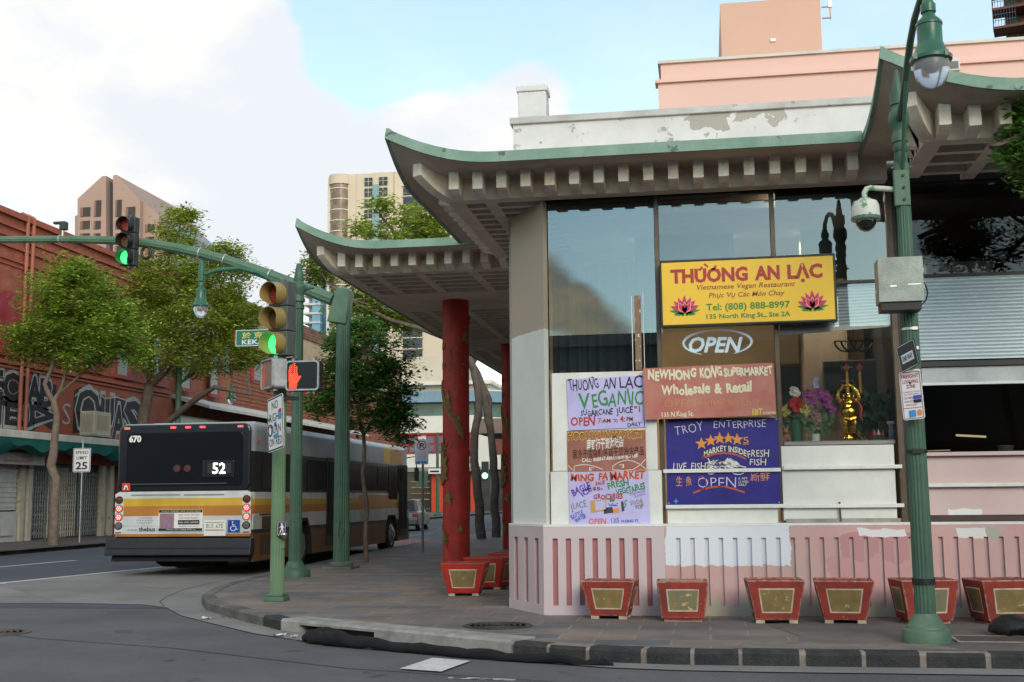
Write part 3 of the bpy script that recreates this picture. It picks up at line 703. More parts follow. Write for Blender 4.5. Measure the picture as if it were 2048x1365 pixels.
# curtain behind the first pane, worn timber strip on the glass
mb = MB(); n = 60
vs = []
for i in range(n+1):
    x = -1.84+1.3*i/n; y = YG+.22+.03*math.sin(i*1.1)+.02*math.sin(i*.37); vs += [(x, y, 3.0), (x, y, 4.4)]
mb.add(vs, [(2*i, 2*i+2, 2*i+3, 2*i+1) for i in range(n)])
obj('curtain', mb, mat('dim curtain', (.06, .075, .09), rough=.9, var=.4), B, smooth=True)
mb = MB(); p0 = atY(1268, 592, YG-.03); p1 = atY(1284, 740, YG-.03); mb.box(p0.x, p1.x, YG-.03, YG-.006, p1.z, p0.z); obj('timber_strip', mb, chips(mat('raw timber', (.30, .19, .12), rough=.9, var=.4, scale=12), (.6, .6, .58), .6, 20), B)
for x0, x1, ya, yb_ in ((1262, 1267, 592, 742), (1285, 1290, 585, 742)):
    p0 = atY(x0, ya, YG-.03); p1 = atY(x1, yb_, YG-.03); mb = MB(); mb.box(p0.x, p1.x, YG-.02, YG-.006, p1.z, p0.z); obj('tape_strip', mb, M_rail, B)
# window blinds
def slats(name, x0, x1, zt, zb, y, pitch, m, sag=0):
    mb = MB(); n = max(2, int((zt-zb)/pitch)); vs = []
    for i in range(n*2+1):
        f = i/(n*2); yy = y+(.012 if i % 2 else -.012)
        vs += [(x0, yy, zt+(zb-zt)*f), (x1, yy, zt+(zb+sag-zt)*f)]
    mb.add(vs, [(2*i, 2*i+1, 2*i+3, 2*i+2) for i in range(n*2)])
    return obj(name, mb, m, B)
M_blind = mat('pale blind', (.62, .70, .74), rough=.6, var=.08)
slats('window_blind', .93, 2.20, 4.0, 3.46, YG+.06, .04, M_blind, .06)
mb = MB(); mb.prism([(.93, 3.46), (2.2, 3.52), (2.2, 3.47), (.93, 3.41)], 'y', YG+.045, YG+.075); obj('blind_rail', mb, M_rail, B)
slats('window_blind', 2.43, 4.54, 4.02, 3.05, YG-.05, .042, M_blind)
mb = MB(); mb.box(2.43, 4.54, YG-.075, YG-.02, 2.97, 3.03); obj('blind_rail', mb, M_black_fr, B)
mb = MB(); mb.box(2.43, 4.54, YG-.04, YG-.01, 2.78, 2.965); obj('blind_tail', mb, chips(mat('dirty blind tail', (.50, .53, .54), rough=.6, var=.3, scale=3), (.3, .33, .34), .6, 3), B)
mb = MB(); mb.box(2.43, 4.54, YG-.055, YG-.012, 2.755, 2.785); obj('blind_rail', mb, M_rail, B)
# boards below the windows
def board(px0, py0, px1, py1, y, m, name='window_board', th=.03):
    a = atY(px0, py0, y); b = atY(px1, py1, y); mb = MB(); mb.box(a.x, b.x, y, y+th, b.z, a.z); return obj(name, mb, m, B, bevel=.004)
board(1103, 747, 1316, 940, YG-.11, M_white_bd); board(1101, 944, 1326, 1049, YG-.12, M_white_bd)
board(1330, 838, 1557, 1049, YG-.06, M_white_bd)
board(1562, 893, 1795, 1040, YG-.06, M_white_bd)
M_pink_bd = mat('pink board paint', (.56, .41, .40), rough=.6, col2=(.60, .46, .44), scale=1.5, bump=.06)
patch(M_pink_bd, (.7, .68, .67), {'x': (2.72, 3.1), 'z': (1.22, 1.33)}, .12, 4)
mb = MB(); mb.box(2.42, 8, YG-.05, YG-.02, 1.26, 1.97); obj('window_board', mb, M_pink_bd, B)
mb = MB(); mb.box(2.42, 8, YG-.055, YG-.02, 1.19, 1.255); obj('window_board', mb, mat('rotten sill', (.09, .06, .05), rough=.9, var=.4), B)
for x0, x1, z, m in ((-.50, .87, 1.80, M_rail), (-.48, .91, 1.38, M_rail), (.90, 2.24, 1.82, M_rail), (.90, 2.24, 1.375, M_rail), (2.36, 8, 1.955, M_pink_bd), (2.36, 8, 1.60, M_rail)):
    mb = MB(); mb.box(x0, x1, YG-.115, YG-.06, z-.022, z+.022); obj('window_rail', mb, m, B, bevel=.005)
mb = MB(); mb.box(.91, 2.2, YG-.10, YG-.055, 1.187, 1.23); obj('window_sill', mb, mat('dirty sill', (.36, .33, .3), rough=.8, var=.4, scale=6), B)
mb = MB(); mb.tube([(1.52, YG-.10, 1.42), (1.525, YG-.10, 1.2)], .012, 6); obj('window_latch', mb, M_bronze, B)
# lit tube inside the right-hand window, sill shelf and boxes on it
mb = MB(); a = atY(1912, 871, 15.6); b = atY(1972, 874, 15.6); mb.tube([a, b], .013, 8); obj('light_tube', mb, mat('warm tube', (1, .85, .45), emit=1.3), B)
# fill lamps added to brighten the dining room, hidden behind dark shields
for lx in (-.2, 2.0, 5.2):
    mb = MB(); mb.box(lx-.6, lx+.6, 16.1, 16.22, 4.93, 4.985); lf = obj('room_fill_lamp', mb, mat('fill lamp glow', (1, .86, .62), emit=1), B); mb = MB(); mb.box(lx-.66, lx+.66, 16.0, 16.03, 4.34, 5.0); mb.box(lx-.66, lx+.66, 16.29, 16.32, 4.66, 5.0); obj('fill_lamp_shield', mb, mat('dark fill shield', (.10, .08, .06), rough=.7), B)  # dark boards added only to hide the fill lamp from view
    ld = bpy.data.lights.new('room_fill_lamp', 'AREA'); ld.shape = 'RECTANGLE'; ld.size = 1.2; ld.size_y = .12; ld.energy = 110 if lx < 4 else 1; ld.color = (1, .82, .58)
    lo = bpy.data.objects.new('room_fill_light', ld); COL.objects.link(lo); lo.location = (lx, 16.16, 4.92); lo.parent = B
mb = MB(); mb.box(.93, 2.2, YG+.03, YG+.75, 2.09, 2.135); obj('window_shelf', mb, mat('shelf', (.3, .29, .27)), B)
mb = MB(); mb.box(2.43, 4.5, YG+.03, YG+.5, 1.93, 1.975); mb.box(2.43, 4.5, YG+.03, YG+.5, 4.05, 4.09); obj('window_shelf', mb, mat('wood shelf', (.2, .1, .05)), B)
# ---- red columns with gilded dragons
M_red_col = mat('column red', (.42, .026, .016), rough=.5, col2=(.25, .016, .012), scale=3)
M_gilt = mat('dull gilt', (.27, .17, .06), rough=.55, metal=.2, col2=(.13, .075, .03), scale=14, bump=.5)
M_plinth = mat('blue grey plinth', (.20, .245, .265), rough=.8, var=.35, scale=6)
def dragon(R0, rnd):
    """flat relief wound round the shaft"""
    mb = MB()
    def patch_(pts, th=.02):
        vs = []; n = len(pts)
        for r in (R0-.002, R0+th):
            for a, z in pts: vs.append((r*math.cos(a), r*math.sin(a), z))
        k = sum(p[0] for p in pts)/n, sum(p[1] for p in pts)/n
        vs.append(((R0+th*1.6)*math.cos(k[0]), (R0+th*1.6)*math.sin(k[0]), k[1]))
        mb.add(vs, [(i, (i+1) % n, n+(i+1) % n, n+i) for i in range(n)]+[(n+i, n+(i+1) % n, 2*n) for i in range(n)])
    # body: a scaled band climbing in a spiral
    n = 90; top = []; bot = []
    for i in range(n+1):
        f = i/n; a = -2.9-f*9.5; z = .55+f*4.0; w = .10*math.sin(math.pi*min(1, f*1.1+.05))**.5+.02*(i % 2)
        top.append((a, z+w)); bot.append((a, z-w))
    for i in range(n):
        if 0.05 < (i/n*2.4) % 1 < .62: patch_([bot[i], bot[i+1], top[i+1], top[i]], .018)
    def claw(a, z, s):
        pts = []
        for k in range(10):
            an = -1.3+k*.30+rnd.uniform(-.12, .12); r = s*(rnd.uniform(.9, 1.5) if k % 2 else .38); pts.append((a+r*math.cos(an)/R0*.8, z+r*math.sin(an)))
        pts.append((a-s*.8/R0, z-.05)); patch_(pts, .018)
    for a, z, s in ((-2.0, 2.95, .15), (-2.0, 1.18, .17), (-2.6, 2.05, .19), (-2.35, .45, .13), (-1.2, 2.62, .07), (-1.1, .62, .07), (-.6, 4.1, .12), (.6, 2.0, .15), (1.6, 3.2, .15), (2.4, 1.2, .16)): claw(a, z, s)
    # head with mane
    pts = [(-2.75, 1.42), (-2.45, 1.45), (-2.2, 1.55), (-2.02, 1.50), (-2.1, 1.66), (-1.95, 1.72), (-2.12, 1.80), (-1.98, 1.92), (-2.25, 1.93), (-2.3, 2.08), (-2.5, 2.02), (-2.7, 2.2), (-2.8, 1.9)]
    patch_(pts, .04)
    for z in (3.55, 3.9): patch_([(-2.6, z), (-2.3, z+.03), (-2.25, z+.1), (-2.6, z+.12)], .02)
    # thin curling whiskers
    for a0, z0 in ((-1.9, 3.5), (-1.3, 3.75)):
        for i in range(14):
            f = i/14; a = a0+.5*f+.12*math.sin(f*12); z = z0+.35*math.sin(f*5)
            patch_([(a, z), (a+.06, z+.01), (a+.06, z+.035), (a, z+.03)], .012)
    return mb
col_mesh = None
for (cx, cy) in ((-4.50, 21.5), (-4.50, 28.0), (-4.5, 34.5)):
    if col_mesh is None:
        mb = MB(); mb.lathe([(.245, 0), (.245, 4.85)], n=40); cobj = obj('red_column', mb, M_red_col, B, smooth=True, loc=(cx, cy, .32))
        dr = obj('dragon_relief', dragon(.245, rnd), M_gilt, cobj, loc=(0, 0, 0))
        mb = MB(); mb.lathe([(.29, -.19), (.29, -.03), (.25, -.03), (.25, 0)], n=40, flute=.02); obj('column_plinth', mb, M_plinth, cobj)
        col_mesh = cobj
    else: dup(cobj, B, loc=(cx, cy, .32))

# ============================================================ signs on the restaurant front
def flat(name, col, rough=.6, var=.08, scale=6, emit=0, bump=0): return mat(name, col, rough=rough, var=var, scale=scale, emit=emit, bump=bump, bscale=5)
M_lilac = flat('lilac poster', (.50, .47, .76), var=.16, scale=2.5, bump=.5); M_brown_p = flat('brown poster', (.36, .135, .095), var=.3, scale=3, bump=.5); M_redbrown = mat('red brown board', (.42, .12, .095), rough=.6, col2=(.48, .21, .16), scale=3)
M_blue_p = flat('deep blue board', (.022, .014, .21), rough=.45, var=.3, scale=2.5, bump=.25); I_black = flat('black ink', (.015, .015, .03)); I_white = flat('white ink', (.72, .72, .68)); I_cream = flat('cream ink', (.72, .68, .48))
I_red = flat('red ink', (.42, .035, .035)); I_dred = flat('dark red ink', (.20, .02, .015)); I_green = flat('green ink', (.03, .24, .06)); I_purple = flat('purple ink', (.14, .03, .40)); I_orange = flat('orange ink', (.75, .28, .05))
I_yellow = flat('yellow ink', (.72, .52, .10)); I_blue = flat('blue ink', (.06, .09, .42)); I_olive = flat('olive ink', (.16, .17, .09)); I_pink = flat('pink ink', (.60, .12, .14)); I_lb = flat('light blue ink', (.06, .28, .6))
I_dkbrown = flat('dark brown ink', (.07, .025, .02)); I_dim = flat('faint yellow ink', (.55, .25, .10)); I_pale = flat('pale ink', (.55, .53, .68)); I_rust = flat('rust ink', (.5, .09, .03))
def poster(name, label, cat, tl, tr, bl, Y, U, V, m, th=.006, frame=None, frame_w=.02, edge_m=None):
    a, b, c = atY(*tl, Y), atY(*tr, Y), atY(*bl, Y)
    W = (b-a).length; H = (c-a).length
    root = thing(name, label, cat, a); root.rotation_euler = (0, -math.atan2(b.z-a.z, b.x-a.x), 0)
    mb = MB(); mb.box(0, W, 0, th, -H, 0); obj('board', mb, m, root, bevel=.0015)
    if frame:
        w = frame_w
        for x0, x1, z0, z1 in ((-w, W+w, 0, w), (-w, W+w, -H-w, -H), (-w, 0, -H, 0), (W, W+w, -H, 0)):
            mb = MB(); mb.box(x0, x1, -.012, th, z0, z1); obj('frame', mb, frame, root, bevel=.003)
    return root, Plate(root, W/U, 0, 0, 0, sv=H/V)
def C2(x, y): return (1080+x*.26367, 720+y*.26367)
M_steel_s = flat('screw head', (.3, .3, .3), rough=.4)
# lilac vegan poster
r, P = poster('poster', 'lilac hand painted poster with black THUONG AN LAC heading, topmost of the left column', 'poster', C2(200, 148), C2(795, 118), C2(208, 538), 14.375, 600, 400, M_lilac)
P.text(I_black, [('THUONG', 12, 92, 245, 86, dict(jit=.9, seed=2, bold=.006)), ('AN', 282, 92, 375, 80, dict(jit=.8, bold=.006)), ('LAC', 405, 95, 578, 92, dict(jit=.7, bold=.006)), ('ˊ', 160, 40, 190, 60, dict(rot=-.5)),
                 ('SUGARCANE', 100, 292, 345, 46, dict(jit=1, bold=.02)), ('JUICE', 372, 285, 497, 46, dict(jit=1, bold=.02)), ('DAILY', 452, 388, 555, 30, dict(jit=1, bold=.02)), ('J', 570, 388, 582, 30)])
P.text(I_green, [('V', 85, 235, 175, 120, dict(bold=.015)), ('EGANIIC', 190, 226, 580, 112, dict(jit=1, seed=4, bold=.012, slope=.03))])
P.text(I_red, [('"1', 508, 281, 552, 44, dict(bold=.03)), ('OPEN', 20, 368, 205, 66, dict(jit=.8, bold=.025)), ('7', 226, 353, 254, 40), ('4:', 395, 350, 436, 44, dict(bold=.02))])
P.text(I_dred, [(':AM', 256, 350, 325, 28, dict(bold=.03)), ('TO', 345, 352, 378, 26, dict(bold=.02)), ('PM', 446, 348, 494, 34, dict(bold=.02))])
# brown market poster
r, P = poster('poster', 'brown poster with white Chinese line and two white fish outlines, between two lilac posters', 'poster', C2(205, 540), C2(800, 528), C2(215, 852), 14.374, 600, 312, M_brown_p)
P.text(I_yellow, [('HOONWUN', 6, 72, 330, 58, dict(jit=1, seed=3, bold=.035, slope=.03)), ('MARKET', 342, 62, 584, 56, dict(jit=1, seed=5, bold=.035))])
P.text(I_dred, [('HOONWUN', 9, 70, 327, 52, dict(jit=1, seed=3, bold=.0, slope=.03)), ('MARKET', 345, 60, 581, 50, dict(jit=1, seed=5, bold=.0))], lift=.004)
P.text(I_white, [('南野行干货海味店', 150, 146, 432, 62, dict(jit=.5, slope=.09, bold=.02)), ('CALL: 808847-8951/180878-7188', 110, 242, 535, 27, dict(jit=1, slope=.075, bold=.02)), ('E*', 165, 302, 205, 22, dict(bold=.02)), ('*3', 392, 285, 432, 26, dict(bold=.02))])
P.text(I_dkbrown, [('家乡干货杂粮冬菇干贝冷冻产品', 40, 206, 585, 52, dict(jit=.6, slope=.03, bold=.02))])
P.strokes(I_white, [[(5, 262), (30, 290), (50, 312)]+[(50+220*k/12, 296-38*math.sin(math.pi*(.25+.75*k/12))) for k in range(13)], [(345, 300)]+[(345+210*k/12, 296-66*math.sin(math.pi*(.12+.72*k/12))) for k in range(13)]+[(596, 300)], [(345, 300), (420, 306), (500, 300), (560, 262), (594, 225)]], 5)
# lilac second poster
r, P = poster('poster', 'lilac poster headed MING FA MARKET with coloured grocery drawings, lowest of the left column', 'poster', C2(215, 853), C2(822, 840), C2(222, 1258), 14.366, 610, 405, M_lilac)
P.text(I_orange, [('MING', 16, 72, 196, 56, dict(jit=.8, bold=.05)), ('FA', 232, 66, 306, 56, dict(jit=.8, bold=.05)), ('MARKET', 318, 62, 585, 62, dict(jit=.8, bold=.05))])
P.text(I_red, [('MING', 20, 70, 193, 50, dict(jit=.8, bold=.015)), ('FA', 235, 64, 303, 50, dict(jit=.8, bold=.015)), ('MARKET', 321, 60, 582, 56, dict(jit=.8, bold=.015)), ('SALE', 206, 108, 276, 26, dict(jit=1, bold=.03, slope=.2)), ('GROCERIES', 186, 208, 412, 38, dict(jit=.8, bold=.03))], lift=.004)
P.text(I_purple, [('BAGLE', 32, 180, 185, 52, dict(jit=.8, bold=.03, rot=.35)), ('ICE', 108, 192, 200, 38, dict(jit=.7, bold=.03, rot=.62)), ('THE PRICE', 462, 190, 580, 18, dict(jit=.6, slope=.25)), ('IS RIGHT', 500, 203, 580, 16, dict(jit=.6, slope=.25))])
P.text(I_dred, [('$5-', 182, 142, 262, 26, dict(jit=1, bold=.03))])
P.text(I_green, [('FRESH', 300, 132, 462, 48, dict(jit=.8, bold=.03, rot=.13)), ('VEGETABLES', 366, 185, 592, 46, dict(jit=.8, bold=.03, rot=.22))])
P.text(I_olive, [('JUICE', 16, 288, 140, 48, dict(jit=.7, rot=.2)), ('SODA', 470, 262, 566, 34, dict(jit=.7, rot=.2)), ('POP', 508, 292, 570, 32, dict(jit=.7, rot=.2, bold=.02))])
P.text(I_blue, [('BOTTLE', 20, 358, 118, 32, dict(jit=.7, rot=.42, bold=.02)), ('WATER', 46, 384, 142, 30, dict(jit=.7, rot=.42, bold=.03)), ('135', 318, 388, 376, 34, dict(jit=.5, bold=.01)), ('N.KING ST.', 394, 386, 528, 20, dict(jit=.6, bold=.03))])
P.text(I_pink, [('OPEN', 146, 398, 278, 42, dict(jit=.7, bold=.02))])
P.polys(flat('ochre ink', (.55, .30, .06)), [[(162, 222), (282, 208), (286, 296), (166, 312)]], name='drawn_crate'); P.polys(M_lilac, [[(196, 226), (276, 216), (280, 286), (200, 296)]], lift=.003, name='drawn_crate')
P.strokes(I_pale, [[(222, 222), (226, 292)], [(250, 220), (254, 290)]], 4, lift=.0035)
P.polys(flat('dark grey ink', (.05, .05, .06)), [[(262, 276), (330, 268), (336, 312), (264, 322)], [(395, 232), (412, 225), (420, 300), (400, 306)]], name='drawn_basket'); P.polys(I_orange, [[(330, 285), (378, 278), (384, 312), (332, 316)]], name='drawn_basket')
P.strokes(I_green, [[(310, 205), (318, 230)], [(322, 202), (326, 230)], [(338, 204), (332, 230)], [(348, 205), (340, 228)], [(412, 260), (428, 228), (446, 220)], [(418, 280), (436, 246)]], 8)
P.strokes(I_blue, [[(300, 240), (312, 262), (330, 240), (346, 262), (372, 238)], [(305, 255), (370, 262)]], 6)
# red brown supermarket board
r, P = poster('sign_board', 'red brown painted board with cream NEW HONG KONG SUPERMARKET lettering', 'sign', C2(780, 65), C2(1770, 22), C2(795, 455), 14.30, 1005, 392, M_redbrown, th=.02)
P.text(I_cream, [('NEWHONG', 36, 92, 415, 72, dict(jit=1, seed=8, bold=.05)), ('KONG', 438, 92, 612, 76, dict(jit=1, seed=2, bold=.05)), ('SUPERMARKET', 624, 84, 994, 56, dict(jit=1, seed=6, bold=.045)), ('Wholesale', 130, 210, 515, 74, dict(jit=.8, bold=.04)), ('&', 545, 212, 606, 74, dict(bold=.04)), ('Retail', 635, 208, 830, 74, dict(jit=.6, bold=.04)),
                 ('135 N.King St.', 132, 376, 378, 36, dict(jit=.8, bold=.02)), ('ACCEPTED', 905, 384, 1002, 17, dict(bold=.02))])
P.text(I_yellow, [('EBT', 824, 386, 902, 44, dict(jit=.5, bold=.03))])
P.text(I_dim, [('OPEN', 155, 308, 395, 62, dict(jit=1, bold=-.005)), ('6am', 420, 300, 545, 44, dict(jit=1)), ('TO', 565, 300, 610, 28), ('8pm', 640, 302, 730, 40, dict(jit=1)), ('Daily', 755, 306, 885, 50, dict(jit=1))])
# deep blue fish board
r, P = poster('sign_board', 'deep blue board with TROY ENTERPRISE, five orange stars and LIVE FISH lettering', 'sign', C2(952, 452), C2(1805, 438), C2(982, 1102), 14.42, 858, 650, M_blue_p, th=.012)
P.text(I_pale, [('TROY', 78, 132, 300, 72, dict(jit=.8, bold=-.012, rot=.2)), ('ENTERPRISE', 370, 72, 765, 56, dict(jit=.8, bold=-.008)), ('OPEN', 232, 524, 525, 80, dict(jit=.4, bold=-.012))])
P.text(I_cream, [('LIVE', 52, 388, 152, 54, dict(jit=.6)), ('FISH', 190, 388, 298, 54, dict(jit=.6)), ('MARKET INSIDE', 288, 292, 612, 44, dict(jit=.5, bold=.02, arc=42)), ('FRESH', 620, 296, 780, 54, dict(jit=.7)), ('FISH', 636, 358, 756, 48, dict(jit=.7)), ('6 AM', 545, 462, 610, 18), ('12 MID', 545, 488, 620, 18), ('DAILY', 545, 510, 606, 18)])
P.polys(I_orange, [star(272, 190, 50), star(344, 168, 48), star(412, 152, 50), star(478, 152, 48), star(544, 162, 50)], name='painted_star')
P.text(I_orange, [('5', 590, 190, 632, 48), ('生', 72, 505, 118, 56, dict(jit=.6)), ('魚', 146, 500, 190, 50, dict(jit=.6)), ('新鲜', 636, 470, 782, 58, dict(jit=.8))])
P.strokes(I_orange, [[(588, 198), (634, 196)]], 5)
P.strokes(I_rust, [[(276, 300), (310, 286), (370, 268), (450, 262), (530, 275), (590, 300), (604, 312)], [(274, 298), (290, 280)], [(200, 560)]+[(200+390*k/16, 560-46*math.sin(math.pi*k/16)) for k in range(1, 17)]], 13)
P.strokes(I_red, [[(240, 490)]+[(268+32*math.cos(a/3), 488+52*math.sin(a/3)) for a in range(8, 26)]], 6)
rn = random.Random(12)
for cx, cy in ((360, 345), (430, 350), (510, 340)):
    ln = [(cx+rn.uniform(-55, 55), cy+rn.uniform(-38, 38)) for k in range(16)]; P.strokes(I_white, [ln], 7, lift=.003+cx*1e-6)
P.strokes(I_white, [[(318, 300), (340, 340), (372, 372), (410, 360), (470, 300), (480, 372), (560, 360), (606, 372)], ellipse(338, 396, 30, 24, 14)+[(368, 396)], ellipse(545, 402, 46, 22, 14, 0, 200)], 7)
P.polys(I_white, [[(420, 340), (470, 306), (540, 330), (560, 350), (500, 362), (440, 372)], [(322, 318), (360, 352), (330, 366)]], name='painted_fish')
P.polys(I_lb, [star(66, 622, 24, 4, .35)], name='painted_star')
for u, v in ((12, 14), (846, 12), (12, 636), (846, 634), (430, 12)): P.polys(M_steel_s, [ellipse(u, v, 6, 6, 8)], lift=.004, name='screw')
# yellow light box
M_sign_y = flat('sign yellow', (.86, .53, .035), rough=.35, var=.04); S_red = flat('sign red', (.42, .022, .022), rough=.4); S_brown = flat('sign maroon', (.36, .07, .015), rough=.4); S_green = flat('sign green', (.03, .24, .03), rough=.4); S_pink = flat('sign pink', (.58, .028, .16), rough=.4)
r, P = poster('restaurant_sign', 'long yellow light box with red THUONG AN LAC heading and two pink lotus flowers', 'sign', (1322.5, 526), (1665.5, 511), (1325.5, 651), 14.24, 1190, 445, M_sign_y, th=.17, frame=flat('sign frame', (.02, .02, .02), rough=.4), frame_w=.022)
P.strokes(S_red, [[(258, 62), (276, 60), (284, 50), (282, 40)], [(352, 60), (372, 58), (380, 46), (377, 36)]], 15)
P.strokes(S_red, [[(300, 22), (330, 44)]], 13)
P.text(S_red, [('THUONG', 62, 148, 603, 92, dict(bold=.045)), ('AN', 650, 148, 823, 92, dict(bold=.045)), ('LẠC', 875, 148, 1115, 92, dict(bold=.045))])
P.text(S_brown, [('Vietnamese Vegan Restaurant', 245, 204, 925, 35, dict(bold=.012, shear=.25)), ('Phục Vụ Các Món Chay', 325, 264, 852, 35, dict(bold=.012, shear=.25))])
P.text(S_green, [('Tel: (808) 888-8997', 305, 352, 884, 46, dict(bold=.02)), ('135 North King St., Ste 2A', 305, 411, 884, 32, dict(bold=.022))])
def petal(cx, cy, a, l, w):
    out = []
    for t_, q in ((0, 0), (.25, .38), (.5, .5), (.75, .34), (1, 0), (.75, -.34), (.5, -.5), (.25, -.38)):
        x, y = q*w, -t_*l; out.append((cx+x*math.cos(R(a))-y*math.sin(R(a)), cy+x*math.sin(R(a))+y*math.cos(R(a))))
    return out
for cx, cy in ((155, 372), (1037, 372)):
    P.polys(S_green, [petal(cx+o, cy-4, a, l, 24) for a, l, o in ((-78, 112, 0), (78, 112, 0), (-95, 80, 0), (95, 80, 0), (-64, 108, 0), (64, 108, 0), (180, 20, -14), (180, 20, 14))], lift=.002, name='lotus_leaf')
    P.polys(S_pink, [petal(cx, cy-16, a, l, 34) for a, l in ((-66, 108), (66, 108), (-44, 112), (44, 112), (-24, 112), (24, 112), (0, 120))], lift=.003, name='lotus_petal')
    P.polys(M_sign_y, [petal(cx, cy-6, a, 88, 46) for a in (-30, 30)]+[petal(cx, cy-2, 0, 84, 48)], lift=.0035, name='lotus_gap')
    P.polys(S_pink, [petal(cx, cy-8, a, 82, 36) for a in (-30, 30)]+[petal(cx, cy-4, 0, 76, 38)], lift=.004, name='lotus_petal')
# OPEN neon sign behind the glass
M_neon = mat('neon tube faint glow', (.50, .62, .70), rough=.3, var=.05, emit=.12)  # pale tube with a faint glow set in its material
a = atY(1362, 660, 14.46); b = atY(1507, 660, 14.46); s = (b.x-a.x)/145
t = thing('open_sign', 'white OPEN tube sign with an oval swoosh inside the window under the yellow light box', 'sign', a)
P = Plate(t, s, 0, 0, 0)
P.text(M_neon, [('OPEN', 14, 46, 122, 30, dict(shear=.25, bold=.03, slope=0, rot=-.03))], lift=.01)
for (a0, a1, w) in ((118, 268, 5), (-92, 62, 5)):
    pts = []
    for k in range(25):
        an = R(a0+(a1-a0)*k/24); f = math.sin(math.pi*k/24); pts.append((s*(72+68*math.cos(an)), -.012, -s*(29+26*math.sin(an)*1.0)))
    mb = MB(); mb.tube(pts, [s*(.8+2.0*math.sin(math.pi*k/24)) for k in range(25)], 8); obj('swoosh', mb, M_neon, t, smooth=True)

# ============================================================ things on the window shelf and in the room
SY = 14.82
def shelf(px, py): p = atY(px, py, SY); return p
def blossoms(rnd, c, r, n, s, mb):
    for i in range(n):
        d = Vector((rnd.gauss(0, 1), rnd.gauss(0, 1), rnd.gauss(0, 1))).normalized()*r*rnd.uniform(.5, 1); p = Vector(c)+d
        for k in range(5):
            a = 2*math.pi*k/5+rnd.random(); q = p+Vector((math.cos(a)*s, rnd.uniform(-.3, .3)*s-.3*s, math.sin(a)*s)); e1 = (q-p); e2 = e1.cross(Vector((0, 1, 0)))*.5
            mb.add([p, p+e1*.6+e2, q, p+e1*.6-e2], [(0, 1, 2, 3)])
def flat_leaves(rnd, c, r, n, s, mb):
    for i in range(n):
        p = Vector(c)+Vector((rnd.uniform(-1, 1)*r, rnd.uniform(-.5, .5)*r, rnd.uniform(-1, 1)*r)); e1 = Vector((rnd.gauss(0, 1), rnd.gauss(0, .5), rnd.gauss(0, 1))).normalized()*s; e2 = e1.cross(Vector((0, 1, 0)))*.35
        mb.add([p, p+e1*.5+e2, p+e1, p+e1*.5-e2], [(0, 1, 2, 3)])
ZS = 2.136
SH = []
ld = bpy.data.lights.new('shelf_fill_lamp', 'AREA'); ld.shape = 'RECTANGLE'; ld.size = 1.1; ld.size_y = .1; ld.energy = 40; ld.color = (1, .9, .75)  # fill light added to brighten the things on the shelf
lo = bpy.data.objects.new('shelf_fill_light', ld); COL.objects.link(lo); lo.location = (1.55, 14.60, 5.15); lo.parent = B
mb = MB(); mb.box(.93, 2.2, 14.525, 14.535, 4.97, 5.185); obj('fill_lamp_baffle', mb, M_black_fr, B)  # black baffle added to hide the shelf fill light
rnd = random.Random(21)
M_leaf_in = mat('shelf leaves', (.06, .16, .06), rough=.6)
p = shelf(1593, 880); t = thing('flower_vase', 'green vase with a big red bloom and yellow sprays on the window shelf', 'flowers', (p.x, SY, ZS))
mb = MB(); mb.lathe([(.05, 0), (.06, .02), (.05, .1), (.07, .24)], n=14); obj('vase', mb, mat('green vase', (.06, .2, .13), rough=.3), t, smooth=True)
mb = MB(); mb.ball((0, -.02, .40), (.08, .06, .075), 12, 8); blossoms(rnd, (0, -.03, .40), .06, 26, .05, mb); obj('bloom', mb, mat('red bloom', (.55, .02, .03)), t)
mb = MB(); blossoms(rnd, (-.1, 0, .33), .07, 20, .03, mb); blossoms(rnd, (.11, 0, .35), .07, 22, .03, mb); obj('bloom', mb, mat('yellow bloom', (.55, .50, .12)), t)
mb = MB(); blossoms(rnd, (0, 0, .54), .045, 14, .035, mb); obj('bloom', mb, mat('white bloom', (.7, .7, .66)), t)
mb = MB(); flat_leaves(rnd, (0, 0, .27), .1, 40, .08, mb); obj('leaves', mb, M_leaf_in, t)
p = shelf(1631, 885); t = thing('flower_pot', 'small white pot of purple, pink and lilac flowers on the window shelf', 'flowers', (p.x, SY, ZS))
mb = MB(); mb.lathe([(.045, 0), (.06, .085), (.05, .085), (.04, .06)], n=16); obj('pot', mb, mat('white pot', (.72, .74, .74), rough=.3), t, smooth=True)
mb = MB()
for c in ((-.06, 0, .50), (.05, 0, .52), (.13, 0, .44), (.17, 0, .38), (-.02, 0, .42), (.1, 0, .5)): blossoms(rnd, c, .055, 16, .035, mb)
obj('bloom', mb, mat('purple bloom', (.33, .07, .27)), t)
mb = MB()
for c in ((0, 0, .32), (-.05, 0, .26), (.05, 0, .24), (.02, 0, .18)): blossoms(rnd, c, .06, 14, .03, mb)
obj('bloom', mb, mat('pink bloom', (.5, .27, .27)), t)
mb = MB(); blossoms(rnd, (.02, 0, .62), .03, 14, .028, mb); blossoms(rnd, (.03, 0, .68), .02, 10, .022, mb); obj('bloom', mb, mat('lilac bloom', (.42, .38, .55)), t)
mb = MB(); flat_leaves(rnd, (.03, 0, .26), .16, 70, .07, mb); flat_leaves(rnd, (.03, 0, .12), .06, 24, .06, mb); obj('leaves', mb, M_leaf_in, t)
